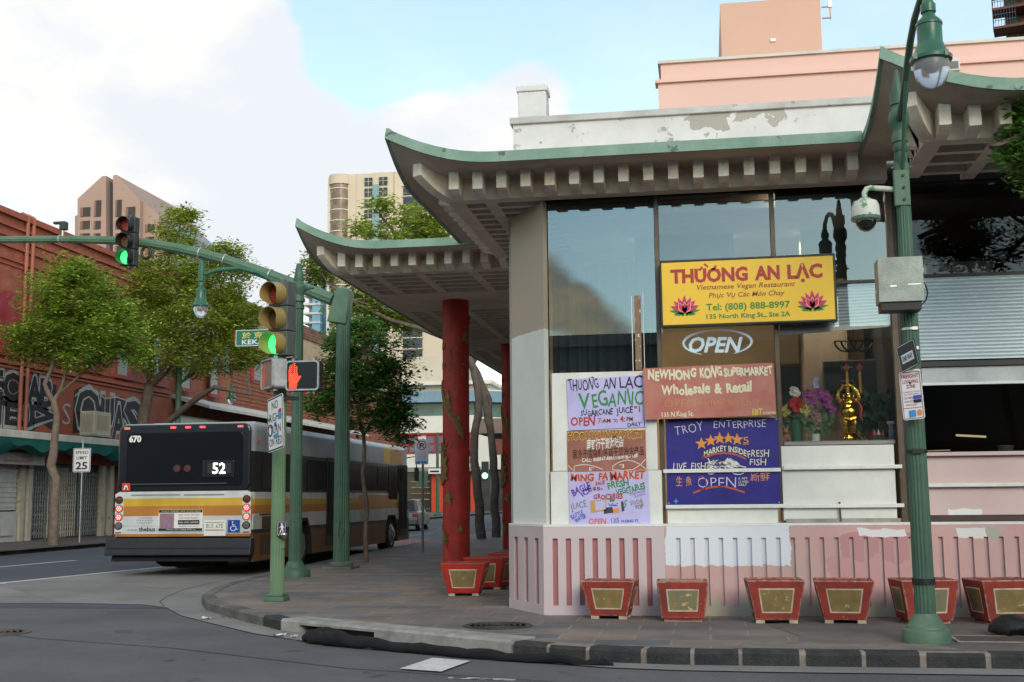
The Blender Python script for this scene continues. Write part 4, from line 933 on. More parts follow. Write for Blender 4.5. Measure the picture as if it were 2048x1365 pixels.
# golden statue
p = shelf(1701, 885); t = thing('golden_statue', 'shiny golden standing figure with both arms raised on the window shelf', 'statue', (p.x, SY, ZS))
M_gold = mat('polished gold', (.80, .48, .08), rough=.2, metal=1, var=.3, scale=14, bump=.25, bscale=30)
mb = MB(); mb.lathe([(.10, 0), (.115, .015), (.10, .04), (.075, .06), (.06, .09)], n=18)
for s_ in (-1, 1): mb.tube([(s_*.035, -.01, .08), (s_*.05, -.02, .17), (s_*.045, 0, .24)], [.03, .04, .055], 10)
mb.ball((0, -.01, .31), (.105, .085, .10), 16, 10); mb.ball((0, .0, .41), (.085, .065, .06), 14, 8); mb.ball((0, -.015, .475), (.048, .05, .052), 14, 9)
for s_ in (-1, 1):
    mb.tube([(s_*.07, 0, .42), (s_*.115, -.01, .46), (s_*.10, -.01, .53), (s_*.055, -.01, .575)], [.032, .028, .024, .02], 9); mb.ball((s_*.052, -.01, .58), .022, 8, 6); mb.ball((s_*.05, -.004, .478), (.012, .016, .03), 7, 5)
mb.ball((0, -.062, .468), (.012, .014, .012), 7, 5)
mb.tube([(-.06, -.075, .25), (0, -.095, .23), (.06, -.075, .25)], .014, 7)
obj('figure', mb, M_gold, t, smooth=True)
mb = MB(); mb.prism([(-.075, .615), (-.05, .592), (.05, .592), (.075, .615), (.03, .605), (0, .63), (-.03, .605)], 'y', -.035, .015); obj('ingot', mb, M_gold, t, bevel=.004)
mb = MB(); mb.tube([(.085, -.02, .44), (.125, -.03, .36), (.11, -.04, .27), (.13, -.04, .22)], [.012, .016, .014, .008], 7); mb.tube([(-.085, -.02, .45), (-.10, -.035, .41)], [.012, .008], 7); obj('sash', mb, mat('red sash', (.5, .03, .04), rough=.5), t, smooth=True)
p = shelf(1572, 888); t = thing('rabbit_figurine', 'small tan rabbit figurine with upright ears on the window shelf', 'figurine', (p.x, SY-.05, ZS))
mb = MB(); mb.ball((0, 0, .05), (.045, .04, .05), 12, 8); mb.ball((0, -.01, .115), (.03, .03, .033), 10, 7)
for s_ in (-1, 1): mb.tube([(s_*.014, 0, .14), (s_*.026, 0, .19)], [.011, .005], 7)
mb.ball((-.03, -.03, .02), (.02, .025, .02), 8, 6); mb.ball((.03, -.03, .02), (.02, .025, .02), 8, 6); obj('body', mb, mat('tan clay', (.42, .24, .14), rough=.5), t, smooth=True)
p = shelf(1783, 888); t = thing('spray_bottle', 'grey spray bottle with white trigger head at the shelf end', 'bottle', (p.x, SY-.08, ZS))
mb = MB(); mb.lathe([(.04, 0), (.042, .02), (.04, .13), (.018, .17), (.016, .19)], n=14); obj('bottle_body', mb, mat('grey bottle', (.2, .22, .24), rough=.3), t, smooth=True)
mb = MB(); mb.box(-.05, .03, -.014, .014, .19, .225); mb.box(-.035, -.02, -.008, .008, .15, .19); obj('trigger_head', mb, mat('white plastic', (.7, .7, .7), rough=.4), t, bevel=.004)
p = shelf(1760, 888); t = thing('condiment_caddy', 'dark caddy with red and white sauce bottles on the window shelf', 'caddy', (p.x, SY-.02, ZS))
mb = MB(); mb.box(-.09, .06, -.04, .04, 0, .07); obj('tray', mb, M_black_fr, t, bevel=.004)
for i, (dx, c) in enumerate(((-.065, (.5, .03, .03)), (-.015, (.55, .52, .5)), (.035, (.4, .03, .03)))):
    mb = MB(); mb.lathe([(.02, .02), (.02, .09), (.008, .12), (.006, .135)], c=(dx, -.01, 0), n=10); obj('sauce_bottle', mb, mat('sauce %d' % i, c, rough=.3), t, smooth=True)
p = shelf(1740, 800); t = thing('potted_fern', 'dark green leafy pot plant behind the golden statue', 'plant', (p.x+.12, 15.35, ZS))
mb = MB(); flat_leaves(rnd, (0, 0, .36), .24, 160, .11, mb); obj('leaves', mb, mat('dark leaves', (.035, .075, .025)), t)
mb = MB(); mb.lathe([(.07, -.03), (.1, .14), (.08, .14)], n=14); obj('pot', mb, mat('clay pot', (.25, .1, .06)), t, smooth=True)
for nm, px, w, lab in (('wall_picture', 1592, .95, 'dark wall picture in a brown frame on the tan room wall'),):
    q0 = atY(1556, 728, 17.5); q1 = atY(1624, 860, 17.5); t = thing(nm, lab, 'picture', (q0.x, 17.55, q0.z)); W, H = q1.x-q0.x, q0.z-q1.z
    mb = MB(); mb.box(.03, W-.03, -.01, .01, -H+.03, -.03); obj('picture', mb, mat('dark picture', (.03, .045, .055), rough=.3, col2=(.05, .08, .06), scale=3), t)
    mb = MB()
    for b_ in ((0, W, -.04, 0), (0, W, -H, -H+.04), (0, .04, -H, 0), (W-.04, W, -H, 0)): mb.box(b_[0], b_[1], -.025, .02, b_[2], b_[3])
    obj('frame', mb, mat('brown picture frame', (.22, .10, .03), rough=.5), t)
q0 = atY(1646, 722, 16.5); q1 = atY(1766, 785, 16.5); t = thing('wall_screen', 'wide dark television screen on the partition behind the golden statue', 'television', (q0.x, 16.55, q0.z))
mb = MB(); mb.box(0, q1.x-q0.x, -.04, .02, q1.z-q0.z, 0); obj('casing', mb, M_black_fr, t, bevel=.01)
mb = MB(); mb.box(.02, q1.x-q0.x-.02, -.043, -.04, q1.z-q0.z+.02, -.02); obj('screen', mb, mat('screen', (.02, .025, .03), rough=.12), t)
for px, lab in ((1693, 'left of two gold tassels hanging above the golden statue'), (1719, 'right of two gold tassels hanging above the golden statue')):
    q = atY(px, 731, 15.3); t = thing('tassel', lab, 'tassel', q, group='gold tassels in the window')
    mb = MB(); mb.lathe([(.012, -.36), (.02, -.345), (.016, -.1), (.008, -.07)], n=10); obj('fringe', mb, mat('gold thread', (.55, .34, .06), rough=.6), t)
    mb = MB(); mb.prism([(-.045, -.03), (0, -.075), (.045, -.03), (0, .02)], 'y', -.015, .015); mb.tube([(0, 0, 0), (0, 0, .42)], .004, 5); obj('knot', mb, mat('red knot', (.4, .08, .02)), t)
q = atY(1707, 682, 15.3); t = thing('hanging_ornament', 'black wrought ornament of crossing rings hanging inside the window', 'ornament', q)
for dx in (-.10, .10, -.02):
    mb = MB(); mb.tube([(dx+.13*math.cos(R(a)), 0, .13*math.sin(R(a))) for a in range(180, 361, 12)], .012, 6); obj('ring', mb, M_black_fr, t, smooth=True)
mb = MB(); mb.tube([(-.24, 0, 0), (.24, 0, 0)], .01, 6); mb.tube([(0, 0, 0), (0, 0, .7)], .006, 6); obj('rod', mb, M_black_fr, t)
for px0, px1, lab in ((1848, 1893, 'short white box on the high ledge of the right window'), (1900, 1982, 'long low white box on the high ledge of the right window')):
    q0 = atY(px0, 531, 14.72); q1 = atY(px1, 549, 14.72); mb = MB(); mb.box(0, q1.x-q0.x, -.1, .1, 0, .125); t = obj('storage_box', mb, mat('ivory box', (.6, .6, .55), rough=.5), loc=(q0.x, 14.72, 4.092), bevel=.012); tag(t, lab, 'box')
    mb = MB(); mb.box(-.006, q1.x-q0.x+.006, -.106, .106, .125, .14); obj('lid', mb, mat('ivory box', None), t, bevel=.003)
q = atY(2012, 912, 14.8); t = thing('takeaway_tub', 'crumpled white tub on the sill of the right window', 'tub', (q.x, 14.8, 1.976))
mb = MB(); mb.lathe([(.075, 0), (.095, .07), (.09, .07), (.07, .01)], n=14); obj('tub', mb, mat('white plastic', None), t, smooth=True)
mb = MB(); mb.lathe([(.1, .07), (.1, .08), (.03, .085)], n=14); obj('lid', mb, mat('white plastic', None), t)

# ============================================================ planters
M_pl_red = chips(mat('planter red', (.31, .033, .02), rough=.65, col2=(.15, .025, .018), scale=5, bump=.15), (.46, .33, .26), .66, 13)
M_pl_red2 = chips(mat('fresh planter red', (.42, .03, .016), rough=.5, col2=(.30, .02, .012), scale=4, bump=.1), (.30, .2, .16), .70, 12)
M_pl_gold = chips(mat('planter gold', (.24, .165, .055), rough=.6, col2=(.15, .11, .045), scale=7, bump=.1), (.38, .34, .22), .63, 15)
M_pl_gold2 = chips(mat('weathered planter gold', (.22, .17, .07), rough=.6, col2=(.13, .15, .10), scale=5), (.55, .36, .16), .60, 14)
M_pl_trim = mat('planter trim', (.55, .42, .32), rough=.7, var=.4, scale=9)
edge_wear(M_pl_red, (.50, .38, .32), .022, .035, 18); edge_wear(M_pl_red2, (.36, .16, .12), .014, .10, 14)
M_soil = mat('soil', (.07, .03, .022), rough=.95, var=.5, scale=9, bump=.6)
def planter(label, loc, rz, w0=.46, w1=.62, d0=.40, d1=.52, h=.44, red=M_pl_red, gold=M_pl_gold, fill=('soil', M_soil, .06), feet=True):
    t = thing('planter', label, 'planter', loc, rz, 'planters around the restaurant')
    hb, ht = .035, h
    def ring(z):
        f = (z-hb)/(ht-hb); return (w0+(w1-w0)*f)/2, (d0+(d1-d0)*f)/2
    rw = .045
    mb = MB(); (a, b), (c, d) = ring(hb), ring(ht)
    i1, i2 = ring(ht-.10)
    vs = [(-a, -b, hb), (a, -b, hb), (a, b, hb), (-a, b, hb), (-c, -d, ht), (c, -d, ht), (c, d, ht), (-c, d, ht),
          (-c+rw, -d+rw, ht), (c-rw, -d+rw, ht), (c-rw, d-rw, ht), (-c+rw, d-rw, ht), (-i1+rw, -i2+rw, ht-.10), (i1-rw, -i2+rw, ht-.10), (i1-rw, i2-rw, ht-.10), (-i1+rw, i2-rw, ht-.10)]
    fs = [(3, 2, 1, 0), (0, 1, 5, 4), (1, 2, 6, 5), (2, 3, 7, 6), (3, 0, 4, 7)]
    for k in range(4): fs += [(4+k, 4+(k+1) % 4, 8+(k+1) % 4, 8+k), (8+k, 8+(k+1) % 4, 12+(k+1) % 4, 12+k)]
    fs.append((12, 13, 14, 15)); mb.add(vs, fs); body = obj('body', mb, red, t, bevel=.012)
    # recessed gold panels on the four sides with a light moulding
    for q in range(4):
        M = Matrix.Rotation(q*math.pi/2, 4, 'Z'); A, D_ = (ring, None) if q % 2 == 0 else (lambda z: tuple(reversed(ring(z))), None)
        z0, z1 = hb+.075, ht-.085; (x0, y0), (x1, y1) = A(z0), A(z1); k = .66
        mo = MB(); n_ = .004; pts = [(-x0*k, -y0-n_, z0), (x0*k, -y0-n_, z0), (x1*k, -y1-n_, z1), (-x1*k, -y1-n_, z1)]
        g = .016; inn = [(-x0*k+g, -y0-n_, z0+g), (x0*k-g, -y0-n_, z0+g), (x1*k-g, -y1-n_, z1-g), (-x1*k+g, -y1-n_, z1-g)]
        dp = [(p[0], p[1]+.003, p[2]) for p in inn]
        mo.add(pts+inn+dp, [(0, 1, 5, 4), (1, 2, 6, 5), (2, 3, 7, 6), (3, 0, 4, 7), (4, 5, 9, 8), (5, 6, 10, 9), (6, 7, 11, 10), (7, 4, 8, 11)], M); obj('panel_moulding', mo, M_pl_trim, t)
        pa = MB(); pa.add([(p[0], p[1]+.0015, p[2]) for p in inn], [(0, 1, 2, 3)], M); obj('gold_panel', pa, gold, t)
    if feet:
        for sx in (-1, 1):
            for sy in (-1, 1):
                mb = MB(); mb.box(sx*(a-.05)-.045, sx*(a-.05)+.045, sy*(b-.05)-.045, sy*(b-.05)+.045, 0, hb); obj('foot', mb, M_pl_trim, t)
    else:
        mb = MB(); mb.box(-a+.03, a-.03, -b+.03, b-.03, 0, hb); obj('base', mb, red, t)
    nm, fm, dz = fill; f1, f2 = ring(ht-dz); mb = MB(); n = 7
    mb.add([((i/(n-1)*2-1)*(f1-rw+.002), (j/(n-1)*2-1)*(f2-rw+.002), ht-dz+rnd.uniform(-.008, .008)) for j in range(n) for i in range(n)], [(j*n+i, j*n+i+1, (j+1)*n+i+1, (j+1)*n+i) for j in range(n-1) for i in range(n-1)])
    obj(nm, mb, fm, t, smooth=True); return t
lid = ('lid', mat('dark red lid', (.15, .03, .025), rough=.8, col2=(.22, .09, .07), scale=6), .008)
planter('chipped red planter with plain gold panel, first of the front row beside the corner', (-1.12, 13.98, .131), R(-5), .42, .62, .34, .42, .43)
planter('blocky red planter with mottled green gold panel, second of the front row', (-.30, 13.78, .131), R(2), .47, .57, .40, .46, .44, gold=M_pl_gold2, feet=False, fill=('soil', mat('tan fill', (.40, .32, .24), rough=.9, var=.4, scale=14), .012))
planter('red planter with white filling inside its rim, third of the front row', (.70, 13.62, .135), R(3), .45, .62, .40, .50, .46, fill=('white_fill', mat('white fill', (.72, .70, .66), rough=.8), .03))
planter('red planter with tan gold panel and worn rim, fourth of the front row', (1.44, 13.66, .135), R(-3), .44, .63, .40, .50, .455, fill=('soil', mat('dark fill', (.10, .035, .025), rough=.9, var=.5), .05))
planter('scuffed red planter with a closed top, behind the green lamp post base', (2.28, 13.68, .135), R(10), .48, .62, .40, .48, .46, gold=M_pl_gold2, fill=lid, feet=False)
planter('scuffed red planter with a closed top, last of the front row at right', (3.08, 13.7, .135), R(14), .50, .64, .42, .50, .46, fill=lid, feet=False)
planter('bright red planter with gold panel, nearest of the three by the corner', (-3.46, 17.15, .131), R(3), .44, .66, .42, .56, .46, red=M_pl_red2, fill=lid)
planter('bright red planter with gold panel, middle of the three by the corner', (-3.30, 18.35, .131), R(-14), .46, .68, .44, .60, .48, red=M_pl_red2, fill=lid)
planter('bright red planter with gold panel, farthest of the three by the corner', (-3.18, 19.75, .131), R(-10), .46, .68, .44, .58, .48, red=M_pl_red2, fill=lid)

# ============================================================ poles, lamps, signals, small signs
M_gp = chips(mat('green pole paint', (.062, .125, .082), rough=.55, col2=(.10, .17, .11), scale=2.5, bump=.08), (.18, .27, .18), .66, 18)
M_gp2 = chips(mat('dark green pole paint', (.040, .090, .062), rough=.5, col2=(.06, .125, .082), scale=2.5, bump=.08), (.12, .2, .14), .68, 18)
M_gl = mat('lamp green', (.022, .095, .055), rough=.3, col2=(.04, .135, .08), scale=5)
M_steel = mat('galvanised steel', (.36, .38, .38), rough=.45, metal=.6, var=.3, scale=7)
M_band = mat('steel band', (.62, .62, .58), rough=.35, metal=.7, var=.2)
M_cable = mat('black cable', (.012, .012, .012), rough=.5)
M_globe = bpy.data.materials.new('lamp globe'); M_globe.use_nodes = True
_b = M_globe.node_tree.nodes['Principled BSDF']; _b.inputs['Base Color'].default_value = (.80, .80, .82, 1); _b.inputs['Roughness'].default_value = .18; _b.inputs['Transmission Weight'].default_value = .8; _b.inputs['IOR'].default_value = 1.25
def lamp_head(root, p, k=1.0, n=28):
    """hanging lamp, p is the globe's lowest point"""
    hb = MB(); hb.lathe([(r*k, z*k) for r, z in ((.155, .235), (.170, .245), (.172, .275), (.150, .295), (.135, .32), (.108, .39), (.102, .40), (.102, .55), (.108, .555), (.108, .575), (.09, .60), (.055, .635), (.05, .66), (.062, .67), (.062, .74), (.05, .75), (.035, .80))], n=n)
    h = obj('lamp_head', hb, M_gl, root, smooth=True, loc=p)
    g = MB(); prof = [(.147*math.cos(R(a))**.75, .235+.235*-math.sin(R(a))) for a in (88, 75, 60, 45, 30, 15, 0)]
    g.lathe([(r*k, z*k) for r, z in prof]+[(.14*k, .25*k)], n=n); obj('lamp_globe', g, M_globe, h, smooth=True)
    r_ = MB(); r_.lathe([(.06*k, .245*k), (.05*k, .17*k), (.03*k, .15*k)], n=12); obj('lamp_bulb', r_, mat('frosted bulb', (.8, .8, .78), rough=.4), h, smooth=True)
    for a in range(4):
        c = MB(); c.cbox((math.cos(a*1.57+.6)*.172*k, math.sin(a*1.57+.6)*.172*k, .262*k), (.03*k, .03*k, .05*k)); obj('clip', c, M_gl, h)
    return h
def fluted(root, prof, m, n=36, flute=.07):
    mb = MB(); mb.lathe(prof, n=n, flute=flute); return obj('pole', mb, m, root)

# ---- front lamp post
LX, LY = 1.985, 11.86
t = thing('street_lamp', 'tall fluted green lamp post with hanging lamp in front of the restaurant', 'street lamp', (LX, LY, .134))
mb = MB(); mb.lathe([(.222, 0), (.222, .085), (.214, .115), (.185, .13), (.18, .15), (.165, .16), (.12, .235), (.108, .25), (.104, .262)], n=8*4); obj('base', mb, M_gp, t, smooth=True)
fluted(t, [(.098, .25), (.094, 1.2), (.084, 2.6), (.070, 4.2), (.062, 4.72)], M_gp2)
mb = MB(); mb.lathe([(.066, 4.70), (.075, 4.72), (.075, 4.75), (.066, 4.76), (.066, 4.79), (.078, 4.80), (.078, 4.86), (.066, 4.88), (.064, 4.92), (.092, 4.97), (.10, 5.03), (.09, 5.10), (.062, 5.14), (.06, 5.17), (.075, 5.18), (.075, 5.30), (.05, 5.31), (.022, 5.52), (.012, 5.54)], n=24); obj('finial', mb, M_gp2, t, smooth=True)
arm = [Vector(p) for p in ((0, 0, 5.02), (0, -.12, 5.03), (0, -.32, 5.12), (0, -.55, 5.30), (0, -.82, 5.50), (-.01, -1.15, 5.60), (-.015, -1.5, 5.64), (-.02, -1.78, 5.58), (-.02, -1.82, 5.47))]
mb = MB(); mb.tube(arm, [.045, .045, .04, .036, .034, .032, .03, .032, .036], 10); obj('lamp_arm', mb, M_gp2, t, smooth=True)
mb = MB(); mb.tube([(0, -.07, 4.52), (0, -.12, 4.60), (0, -.30, 4.95), (0, -.52, 5.24)], .020, 8); obj('arm_brace', mb, M_gp2, t, smooth=True)
mb = MB(); mb.lathe([(.074, 4.50), (.076, 4.52), (.076, 4.56), (.074, 4.58)], n=20); mb.tube([(-.10, -.02, 4.54), (.10, -.02, 4.54)], .012, 8); obj('clamp', mb, M_gp, t)
lamp_head(t, (-.02, -1.82, 4.71))
mb = MB(); mb.lathe([(.106, .53), (.106, .585)], n=30); obj('tape_band', mb, M_cable, t)
mb = MB(); mb.lathe([(.10, 1.755), (.10, 1.785)], n=30); mb.cbox((-.01, -.10, 1.77), (.09, .03, .045)); obj('clamp', mb, M_cable, t)
mb = MB(); mb.tube([(.09, -.02, 1.77), (.30, -.02, 1.775)], .006, 6); obj('rod', mb, mat('brass rod', (.4, .33, .16), rough=.4, metal=.6), t)
for z in (2.28, 2.52, 2.74, 2.93, 3.12, 2.10):
    mb = MB(); mb.lathe([(.0905-.006*(z-2), z), (.0905-.006*(z-2), z+.022)], n=30); mb.cbox((.03, -.083, z+.011), (.05, .018, .03)); obj('steel_strap', mb, M_band, t)
# dome camera on its bracket
t = thing('dome_camera', 'white and green blotched dome camera hanging from a bent pipe on the lamp post', 'camera', (LX-.36, LY, 4.06))
mb = MB(); mb.lathe([(.10, .10), (.135, .105), (.138, .15), (.132, .24), (.115, .29), (.06, .315), (.045, .33)], n=28); obj('housing', mb, chips(mat('camera white', (.62, .63, .56), rough=.45, var=.12), (.12, .26, .13), .53, 7), t, smooth=True)
mb = MB(); mb.lathe([(.139, .105), (.142, .11), (.142, .135), (.139, .14)], n=28, flute=.03); obj('ring', mb, M_gp, t)
mb = MB(); mb.ball((0, 0, .10), (.098, .098, .105), 20, 12); obj('dome', mb, mat('smoked dome', (.015, .015, .015), rough=.06, spec=.8), t, smooth=True)
mb = MB(); mb.tube([(0, 0, .32), (0, 0, .385), (.02, 0, .42), (.06, 0, .43), (.30, 0, .40)], .028, 10); obj('bracket_pipe', mb, chips(mat('pipe paint', (.55, .58, .50), rough=.5), (.12, .25, .13), .58, 8), t, smooth=True)
mb = MB(); mb.cbox((.345, -.045, .40), (.15, .06, .36)); obj('mounting_plate', mb, M_gp, t, bevel=.01)
for z in (.28, .40, .52):
    mb = MB(); mb.tube([(.36, -.078, z), (.36, -.09, z)], .014, 8); obj('bolt', mb, M_cable, t)
# metal box on the pole
a = atY(1755, 517, LY-.36); b = atY(1848, 602, LY-.36)
t = thing('equipment_box', 'weathered grey metal box strapped to the lamp post above the signs', 'metal box', (a.x, LY-.36, b.z))
W, H = b.x-a.x, a.z-b.z
M_box = mat('weathered box', (.20, .215, .195), rough=.5, metal=.25, col2=(.31, .34, .31), scale=4.5, bump=.15)
mb = MB(); mb.box(0, W, 0, .26, 0, H); obj('casing', mb, M_box, t, bevel=.008)
mb = MB(); mb.box(-.006, W+.006, -.012, -.0005, .0, H+.004); obj('lid', mb, M_box, t, bevel=.004)
mb = MB(); mb.box(.02, W-.02, .01, .26, -.075, 0); obj('underside', mb, M_cable, t)
mb = MB(); mb.box(.10, .16, -.018, -.012, .14, .155); mb.box(W-.14, W-.02, -.015, -.012, .155, .165); obj('scratch', mb, M_band, t)
for x, z in ((-.012, .10), (W+.01, .14), (W+.01, H-.12)):
    mb = MB(); mb.cbox((x, .05, z), (.02, .03, .04)); obj('hinge', mb, M_steel, t)
t = thing('loose_cable', 'black cable looping out to the right below the grey metal box', 'cable', (LX, LY-.09, .134))
mb = MB(); mb.tube([(.05+.10*math.sin(R(a))*1.1, -.02, 3.28+.13*math.cos(R(a))) for a in range(0, 181, 15)], .007, 6); obj('loop', mb, M_cable, t, smooth=True)
mb = MB(); mb.tube([(-.06, -.02, 3.43), (-.075, -.02, 3.3), (-.06, -.02, 3.14)], .012, 6); mb.tube([(.02, -.02, 3.42), (.08, -.02, 3.44), (.10, -.02, 3.50)], .008, 6); obj('tail', mb, M_cable, t, smooth=True)
# freight loading zone sign and the folded street sign beside it
M_sgn_w = mat('sign white', (.74, .75, .77), rough=.4, var=.08, scale=4); M_sgn_dk = mat('sign dark', (.03, .035, .04), rough=.5); M_sgn_g = mat('street sign green', (.012, .155, .095), rough=.4, var=.1)
def plate_sign(name, label, cat, loc, rz, W, H, m, border=None, bw=.02, r=.03, roll=0, group=None, tilt=0):
    t = thing(name, label, cat, loc, rz, group); t.rotation_euler = (tilt, roll, rz)
    mb = MB(); mb.prism([(x, -z) for x, z in rrect(0, 0, W, H, r)], 'y', 0, .006); obj('panel', mb, m, t)
    P = Plate(t, 1, 0, 0, 0)
    if border:
        o = rrect(.008, .008, W-.008, H-.008, r*.8); i = rrect(bw, bw, W-bw, H-bw, r*.6); n = len(o)
        P._emit('border', border, [(o+i, [(k, (k+1) % n, n+(k+1) % n, n+k) for k in range(n)])], .0015)
    return t, P
a = atY(1797, 745, LY-.13)
t, P = plate_sign('freight_zone_sign', 'white and red freight loading zone sign strapped to the lamp post', 'sign', (a.x, LY-.13, a.z), R(-28), .205, .46, M_sgn_w, I_red, .014, .025, roll=R(-3))
P.text(I_red, [('FREIGHT', .02, .068, .185, .036, dict(bold=.01)), ('LOADING', .03, .117, .175, .034, dict(bold=.01)), ('ZONE', .06, .163, .145, .034, dict(bold=.01)), ('COMMERCIAL VEHICLES', .02, .205, .185, .013), ('ONLY WITH PERMIT', .03, .228, .175, .013), ('30 MIN', .03, .265, .11, .022), ('7AM-6PM', .03, .298, .115, .02), ('MON-SAT', .04, .330, .15, .018)])
P.polys(I_blue, [[(.115, .235), (.19, .235), (.19, .27), (.115, .27)]], lift=.004, name='sticker'); P.polys(I_black, [[(.115, .275), (.188, .275), (.188, .305), (.115, .305)]], lift=.004, name='sticker')
P.polys(I_lb, [[(.06, .375), (.125, .37), (.125, .435), (.06, .44)]], lift=.004, name='sticker'); P.polys(I_orange, [ellipse(.160, .40, .024, .03)], lift=.004, name='sticker'); P.strokes(I_red, [[(.014, .35), (.191, .35)]], .005)
P.text(I_black, [('x', .085, .125, .115, .03, dict(bold=.03))], lift=.004)
a = atY(1795, 690, LY-.13)
t, P = plate_sign('bent_sign', 'dark bent street sign seen at an angle above the freight loading sign', 'sign', (a.x-.02, LY-.14, a.z-.03), R(-58), .26, .26, M_sgn_dk, M_sgn_w, .012, .03, roll=R(-14))
P.polys(M_sgn_w, [[(.045, .10), (.21, .10), (.21, .185), (.045, .185)]], name='white_bar'); P.text(I_black, [('ONE WAY', .055, .168, .20, .05, dict(bold=.02))], lift=.004)

# ---- second lamp post up the side street
t = thing('street_lamp', 'slim fluted green lamp post with spire and lamp arm beside the bus', 'street lamp', (-7.39, 21.05, .13))
mb = MB(); mb.lathe([(.28, 0), (.28, .10), (.25, .14), (.18, .17), (.15, .25), (.125, .28)], n=32); obj('base', mb, M_gp2, t, smooth=True)
fluted(t, [(.118, .27), (.112, 1.5), (.10, 3.4), (.092, 4.95)], M_gp2)
mb = MB(); mb.lathe([(.11, 4.9), (.11, 4.97), (.09, 4.98), (.09, 5.02), (.12, 5.04), (.12, 5.09), (.10, 5.12), (.10, 5.18), (.15, 5.25), (.15, 5.33), (.10, 5.38), (.09, 5.42), (.10, 5.44), (.05, 5.74), (.03, 5.76)], n=24); obj('finial', mb, M_gp2, t, smooth=True)
mb = MB(); mb.tube([(0, 0, 5.29), (-.2, 0, 5.30), (-.45, 0, 5.42), (-.8, 0, 5.62), (-1.2, 0, 5.72), (-1.6, 0, 5.70), (-1.86, 0, 5.63)], [.05, .045, .04, .038, .036, .036, .04], 10); obj('lamp_arm', mb, M_gl, t, smooth=True)
mb = MB(); mb.tube([(.0, 0, 5.28), (.3, 0, 5.29)], [.05, .02], 8); obj('stub_arm', mb, M_gp2, t, smooth=True)
mb = MB(); mb.tube([(-1.93, 0, 5.50), (-1.93, 0, 5.78), (-1.93, 0, 5.90)], [.06, .06, .035], 10); obj('arm_socket', mb, M_gl, t)
lamp_head(t, (-1.93, 0, 4.79), .92)
a = atY(470, 660, 20.85)
t, P = plate_sign('street_name_sign', 'green street name sign with yellow Chinese characters over KEKAULIKE', 'street sign', (a.x, 20.88, a.z), 0, 1.12, .315, M_sgn_g, M_sgn_w, .018, .012)
P.text(I_yellow, [('於 克 利 街', .13, .155, .98, .085, dict(bold=.02))]); P.text(M_sgn_w, [('KEKAULIKE', .13, .275, 1.0, .085, dict(bold=.015))])
mb = MB(); mb.box(-.012, .006, -.008, .012, -.315, 0); obj('edge_cap', mb, I_red, t)
a = atY(582, 648, 20.95)
t, P = plate_sign('street_name_sign', 'green street name sign turned edge-on behind the near traffic signal', 'street sign', (a.x+.04, 20.95, a.z), R(101), .7, .36, M_sgn_g, M_sgn_w, .018, .012)
P.text(M_sgn_w, [('N KING', .08, .22, .62, .10, dict(bold=.015))])
mb = MB(); q = atY(578, 612, 20.9); mb.add([(0, 0, 0), (.05, -.03, .02), (.10, .02, -.25), (.03, .02, -.30), (.12, .05, -.33), (.0, .05, -.24)], [(0, 1, 2, 3), (3, 2, 4), (0, 3, 5)]); tag(obj('torn_paper', mb, mat('grey paper', (.5, .5, .52)), loc=q), 'torn pale paper flapping on the lamp post above the edge-on sign', 'paper')

# ---- signal mast with its long arm
MXp, MYp = -7.30, 23.55
t = thing('signal_mast', 'thick fluted green mast with long curved arm reaching over the side street', 'signal mast', (MXp, MYp, .13))
mb = MB(); mb.box(-.30, .30, -.30, .30, 0, .05); mb.lathe([(.24, .05), (.24, .12), (.2, .14)], n=32); obj('base', mb, mat('base plate', (.13, .15, .12), rough=.7, var=.4), t, bevel=.01)
fluted(t, [(.165, .12), (.158, 1.5), (.148, 3.6), (.138, 5.6)], M_gp2, 40, .08)
mb = MB(); mb.lathe([(.145, 5.6), (.15, 5.62), (.12, 5.70), (.03, 5.74)], n=30); obj('cap', mb, M_gp, t, smooth=True)
mb = MB(); mb.prism([(-.30, 5.02), (.10, 4.95), (.17, 5.66), (-.10, 5.72)], 'y', -.175, .175); obj('arm_gusset', mb, M_gp, t, bevel=.012)
ap = [(665, 600), (600, 574), (540, 551), (495, 535), (450, 520), (400, 507), (350, 496), (300, 488), (240, 482), (180, 480), (120, 479), (0, 480), (-180, 484)]
A = [atY(x, y, MYp)-Vector((MXp, MYp, .13)) for x, y in ap]; A[0].y = 0
mb = MB(); mb.tube(A, [.135-.065*i/(len(A)-1) for i in range(len(A))], 20, flute=.08); obj('mast_arm', mb, M_gp, t, smooth=False)
for i in (2, 4, 5, 10):
    d = (A[i]-A[i-1]).normalized(); mb = MB(); r_ = .137-.065*i/(len(A)-1)+.012; mb.tube([A[i]-d*.012, A[i]+d*.012], r_, 20); obj('arm_band', mb, M_band, t)
mb = MB(); q = A[7]+Vector((-.02, -.12, -.22)); mb.tube([q+Vector((.10*math.cos(R(a)), 0, .13*math.sin(R(a)))) for a in range(0, 361, 20)], .03, 8); obj('cable_coil', mb, M_cable, t, smooth=True)
mb = MB(); mb.tube([(.03, -.17, .95), (.0, -.20, .7), (.06, -.2, .52), (.13, -.17, .8)], .008, 5); obj('cable', mb, M_cable, t)
q = atY(125, 474, MYp)
t = thing('traffic_camera', 'small dark camera on a stem above the mast arm', 'camera', q)
mb = MB(); mb.tube([(0, 0, 0), (0, 0, .16)], .018, 8); obj('stem', mb, M_band, t)
mb = MB(); mb.cbox((.02, 0, .24), (.13, .16, .18)); mb.cbox((-.10, 0, .31), (.22, .1, .05)); obj('camera_body', mb, M_sgn_dk, t, bevel=.01)
